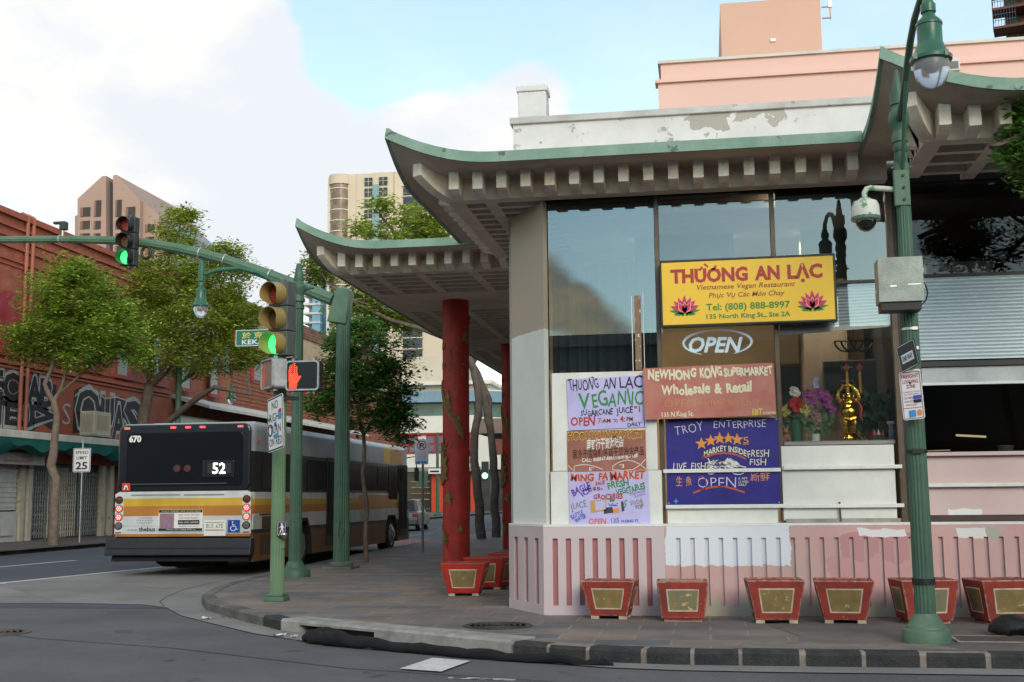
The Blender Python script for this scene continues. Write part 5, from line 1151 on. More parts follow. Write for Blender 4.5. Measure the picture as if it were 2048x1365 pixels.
# ---- traffic signal heads
M_hood_y = mat('old yellow hood', (.36, .25, .075), rough=.45, col2=(.26, .19, .08), scale=5); M_hood_k = mat('black hood', (.022, .023, .024), rough=.35); M_house_g = mat('grey housing', (.10, .115, .115), rough=.5, var=.3, scale=5); M_house_k = mat('black housing', (.03, .032, .033), rough=.4)
L_red = mat('unlit red lens', (.24, .03, .02), rough=.3, var=.3, scale=9); L_amb = mat('unlit amber lens', (.13, .065, .025), rough=.3, var=.3, scale=9)
L_grn = mat('lit green lens', (.06, .95, .20), var=.03, emit=1.5)
def signal(label, loc, rz, house, hood, group='traffic signal heads'):
    t = thing('traffic_signal', label, 'traffic signal', loc, rz, group)
    for i, lm in enumerate((L_grn, L_amb, L_red)):
        z = .175+.352*i
        mb = MB(); mb.box(-.17, .17, -.0, .19, z-.172, z+.172); h = obj('signal_section', mb, house, t, bevel=.012)
        mb = MB(); mb.lathe([(.15, 0), (.14, .02), (.001, .03)], c=(0, 0, 0), n=24, M=Matrix.Translation((0, -.004, z)) @ Matrix.Rotation(R(90), 4, 'X')); obj('lens', mb, lm, h, smooth=True)
        mb = MB(); n = 26; vs = []; a0, a1 = (-68, 248)
        for r_, s_ in ((.158, 1), (.150, -1)):
            for k in range(n+1):
                a = R(a0+(a1-a0)*k/n); dpt = .21 if math.sin(a) > -.45 else .21+.22*(math.sin(a)+.45)
                vs += [(r_*math.cos(a), -.002, z+r_*math.sin(a)), (r_*math.cos(a), -max(.05, dpt), z+r_*math.sin(a)-.012)]
        m_ = 2*(n+1); fs = [(2*k, 2*k+1, 2*k+3, 2*k+2) for k in range(n)]+[(m_+2*k, m_+2*k+2, m_+2*k+3, m_+2*k+1) for k in range(n)]+[(2*k+1, m_+2*k+1, m_+2*k+3, 2*k+3) for k in range(n)]
        mb.add(vs, fs); obj('visor', mb, hood, h, smooth=True)
    mb = MB(); mb.lathe([(.06, 1.055), (.06, 1.09), (.03, 1.10)], n=14, c=(0, .09, 0)); mb.lathe([(.06, -.06), (.06, 0)], n=14, c=(0, .09, 0)); obj('fitting', mb, house, t)
    return t
q = atY(553, 712, 15.78); signal('near traffic signal with dull yellow hoods and green lit above the pedestrian signals', (q.x, 15.80, q.z), R(-20), M_house_g, M_hood_y)
q = atY(253, 533, 23.3); signal('black traffic signal with green lit hanging on the long mast arm', (q.x, 23.30, q.z+.02), R(-6), M_house_k, M_hood_k)
# ---- crossing pole with pedestrian signals
PX, PY = -5.89, 16.05
t = thing('signal_pole', 'short fluted light green pole carrying pedestrian signals at the crossing corner', 'signal pole', (PX, PY, .13))
mb = MB(); mb.box(-.14, .14, -.14, .14, 0, .06); mb.box(-.12, .12, -.12, .12, .06, .10); obj('base', mb, M_gp, t, bevel=.01)
M_gp3 = chips(mat('light green pole paint', (.11, .19, .10), rough=.55, col2=(.155, .24, .135), scale=2.0, bump=.08), (.22, .30, .2), .64, 18)
fluted(t, [(.105, .10), (.098, .3), (.094, 2.0), (.09, 3.3)], M_gp3)
mb = MB(); mb.lathe([(.10, 3.28), (.10, 3.36), (.05, 3.40), (.045, 3.48)], n=24); obj('collar', mb, M_gp, t, smooth=True)
mb = MB(); mb.cbox((.09, -.02, .80), (.04, .06, .18)); obj('cover_plate', mb, M_gp3, t, bevel=.006)
mb = MB(); mb.tube([(0, -.05, 3.32), (.3, -.1, 3.34)], .03, 8); mb.tube([(0, -.05, 2.80), (.3, -.1, 2.78)], .03, 8); mb.tube([(-.05, -.05, 3.32), (-.2, -.1, 3.34)], .03, 8); obj('bracket_pipe', mb, M_house_g, t)
M_case = mat('silver case', (.42, .43, .43), rough=.45, metal=.4, var=.45, scale=7, bump=.2); M_face = mat('signal face', (.012, .012, .014), rough=.3)
L_hand = mat('lit hand', (1, .085, .03), var=.02, emit=1.5); L_hand_dim = mat('side hand', (.75, .10, .06), var=.1, emit=.22)
def ped_signal(label, loc, rz, lit, face=M_face):
    t = thing('pedestrian_signal', label, 'pedestrian signal', loc, rz, 'pedestrian signals on the crossing pole')
    W, H = .475, .415
    mb = MB(); mb.prism([(x, z) for x, z in rrect(0, 0, W, H, .035)], 'y', .012, .20); obj('case', mb, M_case if face != M_face else M_house_k, t, bevel=.012)
    o = rrect(0, 0, W, H, .05); i = rrect(.022, .022, W-.022, H-.022, .035); n = len(o); mb = MB()
    vs = [(x, -.02, z) for x, z in o]+[(x, -.02, z) for x, z in i]+[(x, .02, z) for x, z in o]+[(x, .0, z) for x, z in i]
    mb.add(vs, [f for k in range(n) for k2 in ((k+1) % n,) for f in ((k, k2, n+k2, n+k), (k, 2*n+k, 2*n+k2, k2), (n+k, n+k2, 3*n+k2, 3*n+k))]); obj('door_frame', mb, M_case, t)
    mb = MB(); mb.prism([(x, z) for x, z in i], 'y', 0, .012); obj('face', mb, face, t)
    # the hand as rows of small lamps
    hand = [(.05, .02), (.155, .02), (.165, .07), (.205, .14), (.225, .185), (.20, .20), (.172, .172), (.168, .26), (.166, .325), (.138, .33), (.134, .36), (.107, .365), (.10, .35), (.08, .352), (.07, .335), (.052, .32), (.042, .24), (.045, .12)]
    def inside(x, y):
        c = False; j = len(hand)-1
        for k in range(len(hand)):
            (xa, ya), (xb, yb_) = hand[k], hand[j]
            if (ya > y) != (yb_ > y) and x < (xb-xa)*(y-ya)/(yb_-ya)+xa: c = not c
            j = k
        return c
    mb = MB(); pitch = .0155; row = 0; y = .02
    while y < .37:
        x = .03+(pitch/2 if row % 2 else 0)
        while x < .24:
            gap = any(abs(x-g) < .0045 and y > .215 for g in (.074, .104, .136))
            if inside(x, y) and not gap: mb.add([(x+.0064*math.cos(R(a)), -.004, y+.016+.0064*math.sin(R(a))) for a in range(0, 360, 60)], [tuple(range(6))])
            x += pitch
        y += pitch*.87; row += 1
    obj('hand_symbol', mb, lit, t)
    for x in (.09, W-.09):
        for z in (-.018, H+.018):
            mb = MB(); mb.cbox((x, .06, z), (.03, .05, .036)); obj('latch', mb, M_case, t)
    return t
q = atY(570, 782, 15.72); ped_signal('pedestrian signal facing the viewer with a lit orange hand on black', (q.x, 15.74, q.z), R(2), L_hand)
q = atY(500, 780, 15.55); ped_signal('pedestrian signal turned aside with a scratched silver case and faint red hand', (q.x, 15.98, q.z+.03), R(-50), L_hand_dim, mat('pale lens', (.20, .16, .13), rough=.35))
q = atY(529, 797, 15.62)
t, P = plate_sign('turn_sign', 'white NO RIGHT TURN ON RED sign covered in stickers below the silver signal', 'sign', (q.x, 15.72, q.z-.02), R(-48), .56, .735, M_sgn_w, I_black, .028, .03, roll=R(-6), tilt=0)
P.text(I_black, [('NO', .17, .17, .39, .115, dict(bold=.0)), ('RIGHT', .08, .335, .49, .115), ('TURN', .10, .50, .47, .115), ('ON', .06, .665, .23, .11), ('RED', .29, .665, .51, .11)])
P.strokes(I_black, [ellipse(.10, .44, .075, .075, 20)+[(.175, .44)]], .022, lift=.004)
P.polys(I_red, [[(.40, .20), (.50, .19), (.51, .25), (.41, .24)]], lift=.0045, name='sticker'); P.polys(I_lb, [[(.38, .25), (.52, .26), (.50, .34), (.40, .32)], [(.20, .52), (.40, .50), (.38, .56), (.22, .57)]], lift=.0045, name='sticker'); P.polys(I_green, [[(.03, .28), (.10, .26), (.12, .30), (.05, .31)]], lift=.0045, name='sticker'); P.polys(I_blue, [[(.24, .36), (.32, .35), (.33, .42), (.25, .41)]], lift=.0045, name='sticker')
q = atY(553, 1043, 15.9)
t, P = plate_sign('crossing_button_sign', 'small black push button sign with a white walking figure on the crossing pole', 'sign', (q.x, 15.93, q.z), R(3), .125, .205, M_sgn_dk, M_sgn_w, .012, .015)
P.polys(M_sgn_w, [ellipse(.066, .038, .013, .013, 12), [(.056, .055), (.080, .055), (.084, .10), (.058, .105)], [(.058, .10), (.072, .10), (.050, .158), (.036, .152)], [(.070, .10), (.084, .10), (.094, .152), (.080, .155)], [(.056, .058), (.062, .068), (.040, .095), (.034, .088)], [(.080, .06), (.086, .058), (.102, .090), (.095, .095)]], name='walking_figure')
P.text(M_sgn_w, [('PUSH', .028, .185, .095, .016)])
t = thing('crossing_button', 'round metal push button under the small walking figure sign', 'push button', (-5.75, 15.94, 1.03))
mb = MB(); mb.ball((0, -.02, 0), .048, 16, 10); obj('button', mb, mat('polished steel', (.5, .48, .46), rough=.15, metal=1), t, smooth=True)
mb = MB(); mb.cbox((-.04, .03, 0), (.10, .08, .06)); obj('bracket', mb, M_sgn_dk, t, bevel=.006)

# ---- speed limit and no parking posts
q = atX(165, 1083, -21.3)
t = thing('speed_limit_sign', 'white SPEED LIMIT 25 sign on a thin post outside the shuttered shop', 'road sign', (-21.35, q.y, .13))
tl = atY(147, 897, q.y-.04); tr = atY(182, 897, q.y-.04); bl = atY(147, 945, q.y-.04); W, H = tr.x-tl.x, tl.z-bl.z
cx = (tl.x+tr.x)/2; t.location.x = cx
mb = MB(); mb.tube([(0, 0, 0), (0, 0, tl.z+.15)], .03, 8); obj('post', mb, M_steel, t)
mb = MB(); mb.prism([(x-W/2, tl.z-.13-z) for x, z in rrect(0, 0, W, H, .04)], 'y', -.045, -.035); p_ = obj('sign_plate', mb, M_sgn_w, t)
P = Plate(p_, 1, -W/2, tl.z-.13, -.045); o = rrect(.015, .015, W-.015, H-.015, .035); i = rrect(.035, .035, W-.035, H-.035, .03); n = len(o)
P._emit('border', I_black, [(o+i, [(k, (k+1) % n, n+(k+1) % n, n+k) for k in range(n)])], .002)
P.text(I_black, [('SPEED', W*.13, H*.245, W*.87, H*.13, dict(bold=.012)), ('LIMIT', W*.2, H*.47, W*.8, H*.13, dict(bold=.012)), ('25', W*.16, H*.88, W*.84, H*.30, dict(bold=.025))])
t = thing('no_parking_sign', 'white and red no parking sign on a thin post beyond the bus', 'road sign', (-7.33, 30.75, .13))
mb = MB(); mb.tube([(0, 0, 0), (0, 0, 2.95)], .032, 8); obj('post', mb, M_steel, t)
mb = MB(); mb.prism([(x-.2, 2.93-z) for x, z in rrect(0, 0, .36, .66, .03)], 'y', -.05, -.042); p_ = obj('sign_plate', mb, M_sgn_w, t)
P = Plate(p_, 1, -.2, 2.93, -.05); P.strokes(I_red, [[(.18+.115*math.cos(R(a)), .16+.115*math.sin(R(a))) for a in range(0, 361, 15)], [(.10, .08), (.26, .24)]], .025)
P.text(I_black, [('P', .12, .225, .245, .13, dict(bold=.02))], lift=.0022)
P.text(I_red, [('TOW AWAY ZONE', .05, .35, .31, .026), ('NO PARKING', .06, .41, .30, .026), ('ANY TIME', .07, .47, .29, .026), ('BUS STOP', .07, .53, .29, .024)])
P.polys(I_lb, [[(.03, .58), (.14, .57), (.15, .63), (.03, .64)], [(.17, .57), (.33, .58), (.33, .64), (.17, .63)]], name='tow_symbol')

for o in list(COL.objects):
    if o.type == 'EMPTY' and o.name.split('.')[0] in ('flower_vase', 'flower_pot', 'golden_statue', 'rabbit_figurine'): o.scale = (1.12, 1.12, 1.12)

# ============================================================ the bus
def livery(name, bands, rough=.35):
    """paint bands by height on the body; bands: (z from which, colour)"""
    m = mat(name, (.7, .7, .7), rough=rough, var=.05, spec=.5); t = m.node_tree; b = t.nodes['Principled BSDF']
    tcn = t.nodes.new('ShaderNodeTexCoord'); sp = t.nodes.new('ShaderNodeSeparateXYZ'); t.links.new(tcn.outputs['Object'], sp.inputs[0])
    r = t.nodes.new('ShaderNodeValToRGB'); r.color_ramp.interpolation = 'CONSTANT'; e = r.color_ramp.elements
    t.links.new(nmath(t, 'DIVIDE', sp.outputs[2], 4.0), r.inputs[0])
    e[0].position = 0; e[0].color = (*bands[0][1], 1)
    while len(e) > 1: e.remove(e[-1])
    for z, c in bands[1:]:
        q = e.new(z/4.0); q.color = (*c, 1)
    nz = t.nodes.new('ShaderNodeTexNoise'); nz.inputs['Scale'].default_value = 1.7; nz.inputs['Detail'].default_value = 6; t.links.new(tcn.outputs['Object'], nz.inputs[0])
    mr = t.nodes.new('ShaderNodeMapRange'); mr.inputs[1].default_value = .3; mr.inputs[2].default_value = .7; mr.inputs[3].default_value = .68; mr.inputs[4].default_value = 1.05; t.links.new(nz.outputs[0], mr.inputs[0])
    mu = t.nodes.new('ShaderNodeVectorMath'); mu.operation = 'SCALE'; t.links.new(r.outputs[0], mu.inputs[0]); t.links.new(mr.outputs[0], mu.inputs['Scale']); t.links.new(mu.outputs[0], b.inputs['Base Color'])
    return m
YEL, ORA, WHI, BRN, DRK = (.62, .38, .04), (.48, .19, .035), (.60, .61, .61), (.18, .08, .025), (.02, .02, .022)
M_bus = livery('bus livery', [(0, BRN), (.84, DRK), (.92, WHI), (1.22, ORA), (1.40, YEL), (1.53, WHI), (1.66, DRK), (2.50, (.34, .36, .39))])
patch(M_bus, YEL, {'y': (10.1, 10.75), 'z': (2.52, 3.05)}, 0); patch(M_bus, ORA, {'y': (10.75, 12.1), 'z': (2.52, 3.05)}, 0); patch(M_bus, ORA, {'y': (7.6, 11.2), 'z': (1.30, 1.62)}, .05, 1)
M_busrear = livery('bus rear livery', [(0, ORA), (.83, WHI), (1.19, ORA), (1.40, YEL), (1.555, WHI), (1.70, DRK)])
M_bblk = mat('bus black', (.012, .013, .018), rough=.22, var=.2, spec=.5); M_bglass = mat('bus glass', (.010, .012, .016), rough=.08, spec=.35, var=.1); M_rub = mat('rubber', (.014, .014, .014), rough=.75); M_bump = mat('bumper', (.018, .018, .021), rough=.5, var=.3, scale=4); M_under = mat('underbody', (.010, .010, .010), rough=.9)
M_rim = mat('wheel rim', (.42, .42, .43), rough=.3, metal=.8, var=.3, scale=6)
L_tail = mat('lit tail lamp', (1, .07, .05), var=.05, emit=1.3); L_mark = mat('lit marker', (1, .10, .12), emit=.9); L_grey = mat('unlit reverse lamp', (.14, .14, .14), rough=.25, var=.3, scale=20); L_brown = mat('unlit amber lamp', (.13, .04, .015), rough=.25, var=.3, scale=20); L_dim = mat('dim brake lamp', (.075, .022, .022))
BX0, BY0 = -10.535, 23.1
bus = thing('city_bus', 'city bus with black rear window, yellow and orange bands and lit route number', 'bus', (BX0, BY0, .005))
bus.scale = (1.075, 1, 1)
W2, BL, H = 1.385, 13.1, 3.10
def xsec(y, w=W2, z0=1.18, z1=H, r=.17, drop=0):
    pts = [(-w, z0), (w, z0)]
    for k in range(6): a = R(90*k/5); pts.append((w-r+r*math.cos(a)-.0, z1-r+r*math.sin(a)))
    for k in range(6): a = R(90+90*k/5); pts.append((-w+r+r*math.cos(a), z1-r+r*math.sin(a)))
    return [(x, y, z) for x, z in pts]
mb = MB(); secs = [xsec(.10, W2-.06, z1=H-.05), xsec(.16, W2-.01, z1=H-.01), xsec(.25), xsec(6), xsec(12.6), xsec(12.95, W2-.05, z1=H-.1), xsec(13.1, W2-.15, z1=H-.3)]
n = len(secs[0]); vs = [p for s_ in secs for p in s_]
fs = [(i*n+k, i*n+(k+1) % n, (i+1)*n+(k+1) % n, (i+1)*n+k) for i in range(len(secs)-1) for k in range(n)]+[tuple(reversed(range(n))), tuple((len(secs)-1)*n+k for k in range(n))]
mb.add(vs, fs); obj('body', mb, M_bus, bus, smooth=True)
# skirts with wheel openings
WR, YR, YF = .50, 3.05, 10.95
for s_ in (-1, 1):
    poly = [(.12, .28), (YR-.72, .28), (YR-.66, .75), (YR-.42, 1.1), (YR+.42, 1.1), (YR+.66, .75), (YR+.72, .28), (YF-.66, .28), (YF-.62, .75), (YF-.40, 1.05), (YF+.40, 1.05), (YF+.62, .75), (YF+.66, .28), (13.0, .28), (13.0, 1.185), (.12, 1.185)]
    mb = MB(); mb.prism(poly, 'x', s_*(W2-.05), s_*W2); obj('side_skirt', mb, M_bus, bus)
    for yc in (YR, YF):
        o = [(-.72, .28), (-.66, .75), (-.42, 1.1), (.42, 1.1), (.66, .75), (.72, .28)]; i = [(-.62, .28), (-.57, .72), (-.36, 1.02), (.36, 1.02), (.57, .72), (.62, .28)]
        if yc == YF: o = [(a*.92, min(z, 1.05) if z > 1 else z) for a, z in o]; i = [(a*.92, z-.02 if z > 1 else z) for a, z in i]
        mb = MB(); x = s_*(W2+.012); vs = [(x, yc+a, z) for a, z in o]+[(x, yc+a, z) for a, z in i]+[(s_*(W2-.3), yc+a, z) for a, z in i]
        mb.add(vs, [f for k in range(5) for f in ((k, k+1, 7+k, 6+k), (6+k, 7+k, 13+k, 12+k))]); obj('wheel_arch', mb, M_rub, bus)
mb = MB(); mb.box(-W2+.35, W2-.35, .3, 12.8, .35, 1.2); mb.box(-W2+.06, W2-.06, 4.2, 9.9, .34, 1.15); obj('underbody', mb, M_under, bus)
mb = MB(); mb.box(-.5, .5, .5, 1.2, .16, .35); mb.tube([(-.55, .3, .3), (-.55, .55, .22)], .07, 8); mb.box(-.95, .95, 2.9, 3.2, .30, .5); obj('axle', mb, M_under, bus)
for yc, dual in ((YR, True), (YF, False)):
    for s_ in (-1, 1):
        Mw = Matrix.Translation((s_*(W2-.02), yc, WR-.005)) @ Matrix.Rotation(R(90)*s_, 4, 'Y')
        mb = MB(); mb.lathe([(.30, -.02), (.33, .0), (.46, 0), (.495, -.03), (.5, -.06), (.5, -.24), (.48, -.28), (.3, -.28)], n=36, M=Mw); w_ = obj('wheel', mb, M_rub, bus, smooth=True)
        mb = MB(); mb.lathe([(.305, .012), (.30, .02), (.27, .0), (.24, -.07 if dual else .02), (.14, -.08 if dual else .06), (.12, -.02 if dual else .09), (.05, 0 if dual else .10)], n=36, M=Mw); obj('rim', mb, M_rim, w_, smooth=True)
# rear end
mb = MB(); mb.box(-W2+.03, W2-.03, .045, .18, .78, 1.20); obj('rear_panel', mb, M_busrear, bus, bevel=.02)
mb = MB(); mb.prism(rrect(-W2+.03, 1.0, W2-.03, 1.70, .09), 'y', .038, .16); obj('rear_panel', mb, M_busrear, bus, bevel=.012)
mb = MB(); mb.prism(rrect(-W2+.055, 1.695, W2-.055, H-.03, .15), 'y', .05, .16); obj('rear_surround', mb, M_bblk, bus, bevel=.03)
mb = MB(); mb.prism(rrect(-W2+.22, 1.80, W2-.20, H-.20, .10), 'y', .040, .052); obj('rear_window', mb, M_bglass, bus, bevel=.004)
mb = MB(); mb.box(-W2+.3, W2-.5, .030, .042, 1.845, 1.862); obj('window_seal', mb, mat('grey seal', (.07, .07, .075), rough=.5), bus)
mb = MB(); mb.box(-W2+.35, -.05, .033, .06, 1.615, 1.645); mb.box(.03, W2-.55, .033, .06, 1.61, 1.64); obj('vent_slot', mb, mat('vent grey', (.25, .26, .27), rough=.5), bus)
mb = MB(); mb.prism([(-.16, .42), (-.11, .76), (.10, .76), (.12, .60), (.07, .42)], 'x', -W2-.07, W2+.05); bp = obj('bumper', mb, M_bump, bus, bevel=.02)
mb = MB(); mb.box(-W2-.02, W2+.02, -.155, -.12, .56, .575); obj('bumper_step', mb, M_rub, bp)
mb = MB(); mb.prism([(-.05, .30), (.0, .42), (.5, .42), (.5, .30)], 'x', -W2+.02, W2-.02); obj('lower_valance', mb, M_under, bus)
P = Plate(bus, 1, 0, 4.0, .038)
def bz(z): return 4.0-z
for x in (-1.16, -.22, .08, .37, 1.13):
    mb = MB(); mb.cbox((x, .045, 3.0), (.11, .05, .045)); obj('marker_lamp', mb, L_mark, bus, bevel=.01)
for s_, x in ((-1, -W2+.115), (1, W2-.10)):
    mb = MB(); mb.box(x-.085, x+.085, .031, .05, .84, 1.66); obj('lamp_panel', mb, mat('lamp panel', (.62, .63, .62), rough=.4), bus, bevel=.006)
    for z, m in ((1.535, L_brown), (1.36, L_tail), (1.185, L_tail), (1.01, L_grey)):
        M = Matrix.Translation((x, .030, z)) @ Matrix.Rotation(R(90), 4, 'X')
        mb = MB(); mb.lathe([(.078, -.01), (.078, .012), (.066, .016), (.066, 0)], n=24, M=M); hk = obj('tail_lamp', mb, M_rub, bus, smooth=True)
        mb = MB(); mb.lathe([(.066, 0), (.06, .014), (.02, .02)], n=24, M=M); obj('lens', mb, m, hk, smooth=True)
        if m is L_tail:
            mb = MB()
            for k in range(7):
                a = R(k*60); q = 0 if k == 6 else .04; mb.add([(x+q*math.cos(a)+.010*math.cos(R(b_)), .008, z+q*math.sin(a)+.010*math.sin(R(b_))) for b_ in range(0, 360, 45)], [tuple(range(8))])
            obj('diode', mb, mat('diode', (1, .55, .5), emit=2.2), hk)
    mb = MB(); mb.box(x-.06, x+.06, .022, .05, .86, .885); obj('reflector', mb, mat('red reflector', (.3, .02, .015), rough=.2), bus)
for x in (-.12, .09):
    M = Matrix.Translation((x, .030, 2.16)) @ Matrix.Rotation(R(90), 4, 'X'); mb = MB(); mb.lathe([(.075, -.01), (.07, .012), (.03, .016)], n=22, M=M); obj('brake_lamp', mb, L_dim, bus, smooth=True)
mb = MB(); mb.box(.40, 1.03, .012, .045, 1.97, 2.32); dp = obj('route_display', mb, M_bblk, bus, bevel=.02)
mb = MB(); mb.box(.50, .97, .009, .012, 2.06, 2.26); obj('display_panel', mb, mat('display grey', (.035, .035, .035), rough=.3), dp)
Plate(dp, 1, 0, 4, .008).text(mat('route digits', (1, .98, .92), emit=2.6), [('52', .60, bz(2.05), .86, .215, dict(bold=.015))], name='route_number')
P.text(I_white, [('670', -1.11, bz(2.72), -.86, .125, dict(bold=.05))], lift=.012, name='fleet_number')
mb = MB(); mb.box(-1.22, -1.06, .022, .05, 1.72, 1.88); rs = obj('warning_sticker', mb, mat('orange red sticker', (.55, .06, .03), rough=.4), bus)
Plate(rs, 1, 0, 4, .020).polys(I_white, [[(-1.19, bz(1.745)), (-1.09, bz(1.745)), (-1.11, bz(1.81)), (-1.14, bz(1.845)), (-1.17, bz(1.81))]]); Plate(rs, 1, 0, 4, .018).polys(I_black, [[(-1.155, bz(1.745)), (-1.115, bz(1.745)), (-1.125, bz(1.80)), (-1.145, bz(1.80))]])
# stickers, plate and lettering on the rear
mb = MB(); mb.box(-.46, .42, .026, .045, .90, 1.335); ad = obj('advert_panel', mb, I_white, bus)
Q = Plate(ad, 1, 0, 4, .024)
Q.polys(I_black, [[(-.455, bz(1.27)), (.415, bz(1.27)), (.415, bz(1.33)), (-.455, bz(1.33))], [(-.455, bz(.905)), (.415, bz(.905)), (.415, bz(.955)), (-.455, bz(.955))], [(-.07, bz(1.03)), (.36, bz(1.03)), (.36, bz(1.12)), (-.07, bz(1.12))]])
Q.polys(mat('advert photo', (.35, .16, .13), rough=.5, col2=(.15, .16, .25), scale=16), [[(-.44, bz(.96)), (-.15, bz(.96)), (-.15, bz(1.255)), (-.44, bz(1.255))]]); Q.polys(mat('advert figure', (.45, .06, .12), rough=.5, col2=(.1, .25, .4), scale=22), [ellipse(-.29, bz(1.07), .07, .10, 12)], lift=.0035)
Q.text(I_yellow, [('DAILY PASSES ARE AVAILABLE', -.40, bz(1.285), .38, .03)], lift=.004)
Q.text(I_red, [('EASY WAY TO RIDE', -.06, bz(1.205), .36, .035), ('AND SAVE MONEY', -.06, bz(1.145), .34, .035)], lift=.004); Q.text(I_white, [('PASS WITH CAPTION', -.05, bz(1.055), .34, .035), ('Thanks for riding with us', -.30, bz(.92), .28, .024)], lift=.004); Q.text(I_black, [('available at all stores', -.05, bz(.985), .34, .022)], lift=.004)
P.text(I_black, [('IF CATCHING', -.88, bz(1.155), -.60, .022), ('THIS BUS FOR SERVICE', -.92, bz(1.105), -.58, .022), ('IS WORTH SAFETY', -.90, bz(1.055), -.60, .022)], lift=.003)
P.text(flat('grey lettering', (.22, .22, .22)), [('www.', -1.10, bz(.90), -.88, .07)], lift=.003); P.text(flat('thin grey lettering', (.40, .40, .40)), [('.org', -.52, bz(.90), -.42, .07, dict(bold=-.01))], lift=.003); P.text(I_black, [('thebus', -.86, bz(.90), -.53, .085, dict(bold=.02))], lift=.003)
mb = MB(); mb.box(.45, .88, .024, .045, .80, 1.11); mb.box(.47, .86, .020, .024, .90, 1.09); np_ = obj('number_plate', mb, I_white, bus, bevel=.004)
Plate(np_, 1, 0, 4, .019).text(I_olive, [('BUS', .50, bz(.955), .64, .085), ('670', .69, bz(.955), .83, .085)], name='plate_number'); Plate(np_, 1, 0, 4, .019).polys(flat('rainbow tint', (.45, .35, .22)), [[(.48, bz(1.06)), (.85, bz(1.06)), (.85, bz(1.08)), (.48, bz(1.08))], [(.48, bz(.905)), (.85, bz(.905)), (.85, bz(.93)), (.48, bz(.93))]])
mb = MB(); mb.box(.92, 1.155, .024, .045, .87, 1.115); hs = obj('wheelchair_sticker', mb, mat('sign blue', (.015, .06, .35), rough=.4), bus)
Q = Plate(hs, 1, 0, 4, .022); Q.strokes(I_white, [[(1.02, bz(1.05)), (1.025, bz(.985)), (1.08, bz(.985)), (1.10, bz(.925)), (1.125, bz(.93))], [(1.025, bz(1.015)), (1.07, bz(1.015))], [(1.03+.052*math.cos(R(a)), bz(.945)+.045*math.sin(R(a))) for a in range(-20, 241, 20)]], .014); Q.polys(I_white, [ellipse(1.018, bz(1.075), .015, .015, 10)])
# right side: window posts, doors, details
xs_ = W2+.004
for y0, y1 in ((.55, 1.9), (2.0, 3.3), (3.4, 4.75), (6.35, 7.7), (7.8, 9.3), (9.4, 10.5)):
    mb = MB(); mb.prism(rrect(y0, 1.74, y1, 2.42, .06), 'x', xs_, xs_+.006); obj('side_window', mb, M_bglass, bus)
for y0, y1 in ((4.85, 5.5), (5.54, 6.2), (11.75, 12.2), (12.24, 12.75)):
    mb = MB(); mb.prism(rrect(y0, .42, y1, 2.52, .04), 'x', xs_, xs_+.012); d_ = obj('door', mb, M_bblk, bus)
    mb = MB(); mb.prism(rrect(y0+.08, .62, y1-.08, 2.42, .04), 'x', xs_+.013, xs_+.016); obj('door_glass', mb, M_bglass, d_)
mb = MB(); mb.prism(rrect(10.6, 1.5, 11.6, 2.45, .08), 'x', xs_, xs_+.006); obj('side_window', mb, M_bglass, bus)
mb = MB(); mb.box(xs_-.004, xs_+.004, .45, 1.9, 1.20, 1.23); mb.box(xs_-.004, xs_+.004, .5, 1.8, .40, .80); mb.box(xs_-.004, xs_+.004, .6, 1.7, .93, 1.17); obj('engine_grille', mb, mat('grille', (.075, .05, .03), rough=.6), bus)
mb = MB(); mb.cbox((xs_, .32, 2.70), (.02, .07, .05)); mb.cbox((xs_, 10.3, 1.12), (.02, .06, .04)); obj('side_marker', mb, mat('red marker', (.4, .03, .02), emit=.2), bus)
mb = MB(); mb.box(-W2+.3, W2-.3, 1.0, 3.4, H-.01, H+.06); obj('roof_unit', mb, mat('roof unit', (.45, .46, .47), rough=.6), bus, bevel=.03)
mb = MB(); mb.tube([(W2, 12.7, 2.75), (W2+.22, 12.9, 2.8), (W2+.25, 12.9, 2.45)], .02, 6); mb.cbox((W2+.25, 12.9, 2.25), (.10, .16, .4)); obj('mirror', mb, M_rub, bus, bevel=.01)
for s_ in (-1,):
    for y0, y1 in ((.55, 2.4), (2.5, 4.4), (4.5, 6.4), (6.5, 8.4), (8.5, 10.4), (10.5, 12.3)):
        mb = MB(); mb.prism(rrect(y0, 1.74, y1, 2.42, .06), 'x', -xs_-.006, -xs_); obj('side_window', mb, M_bglass, bus)

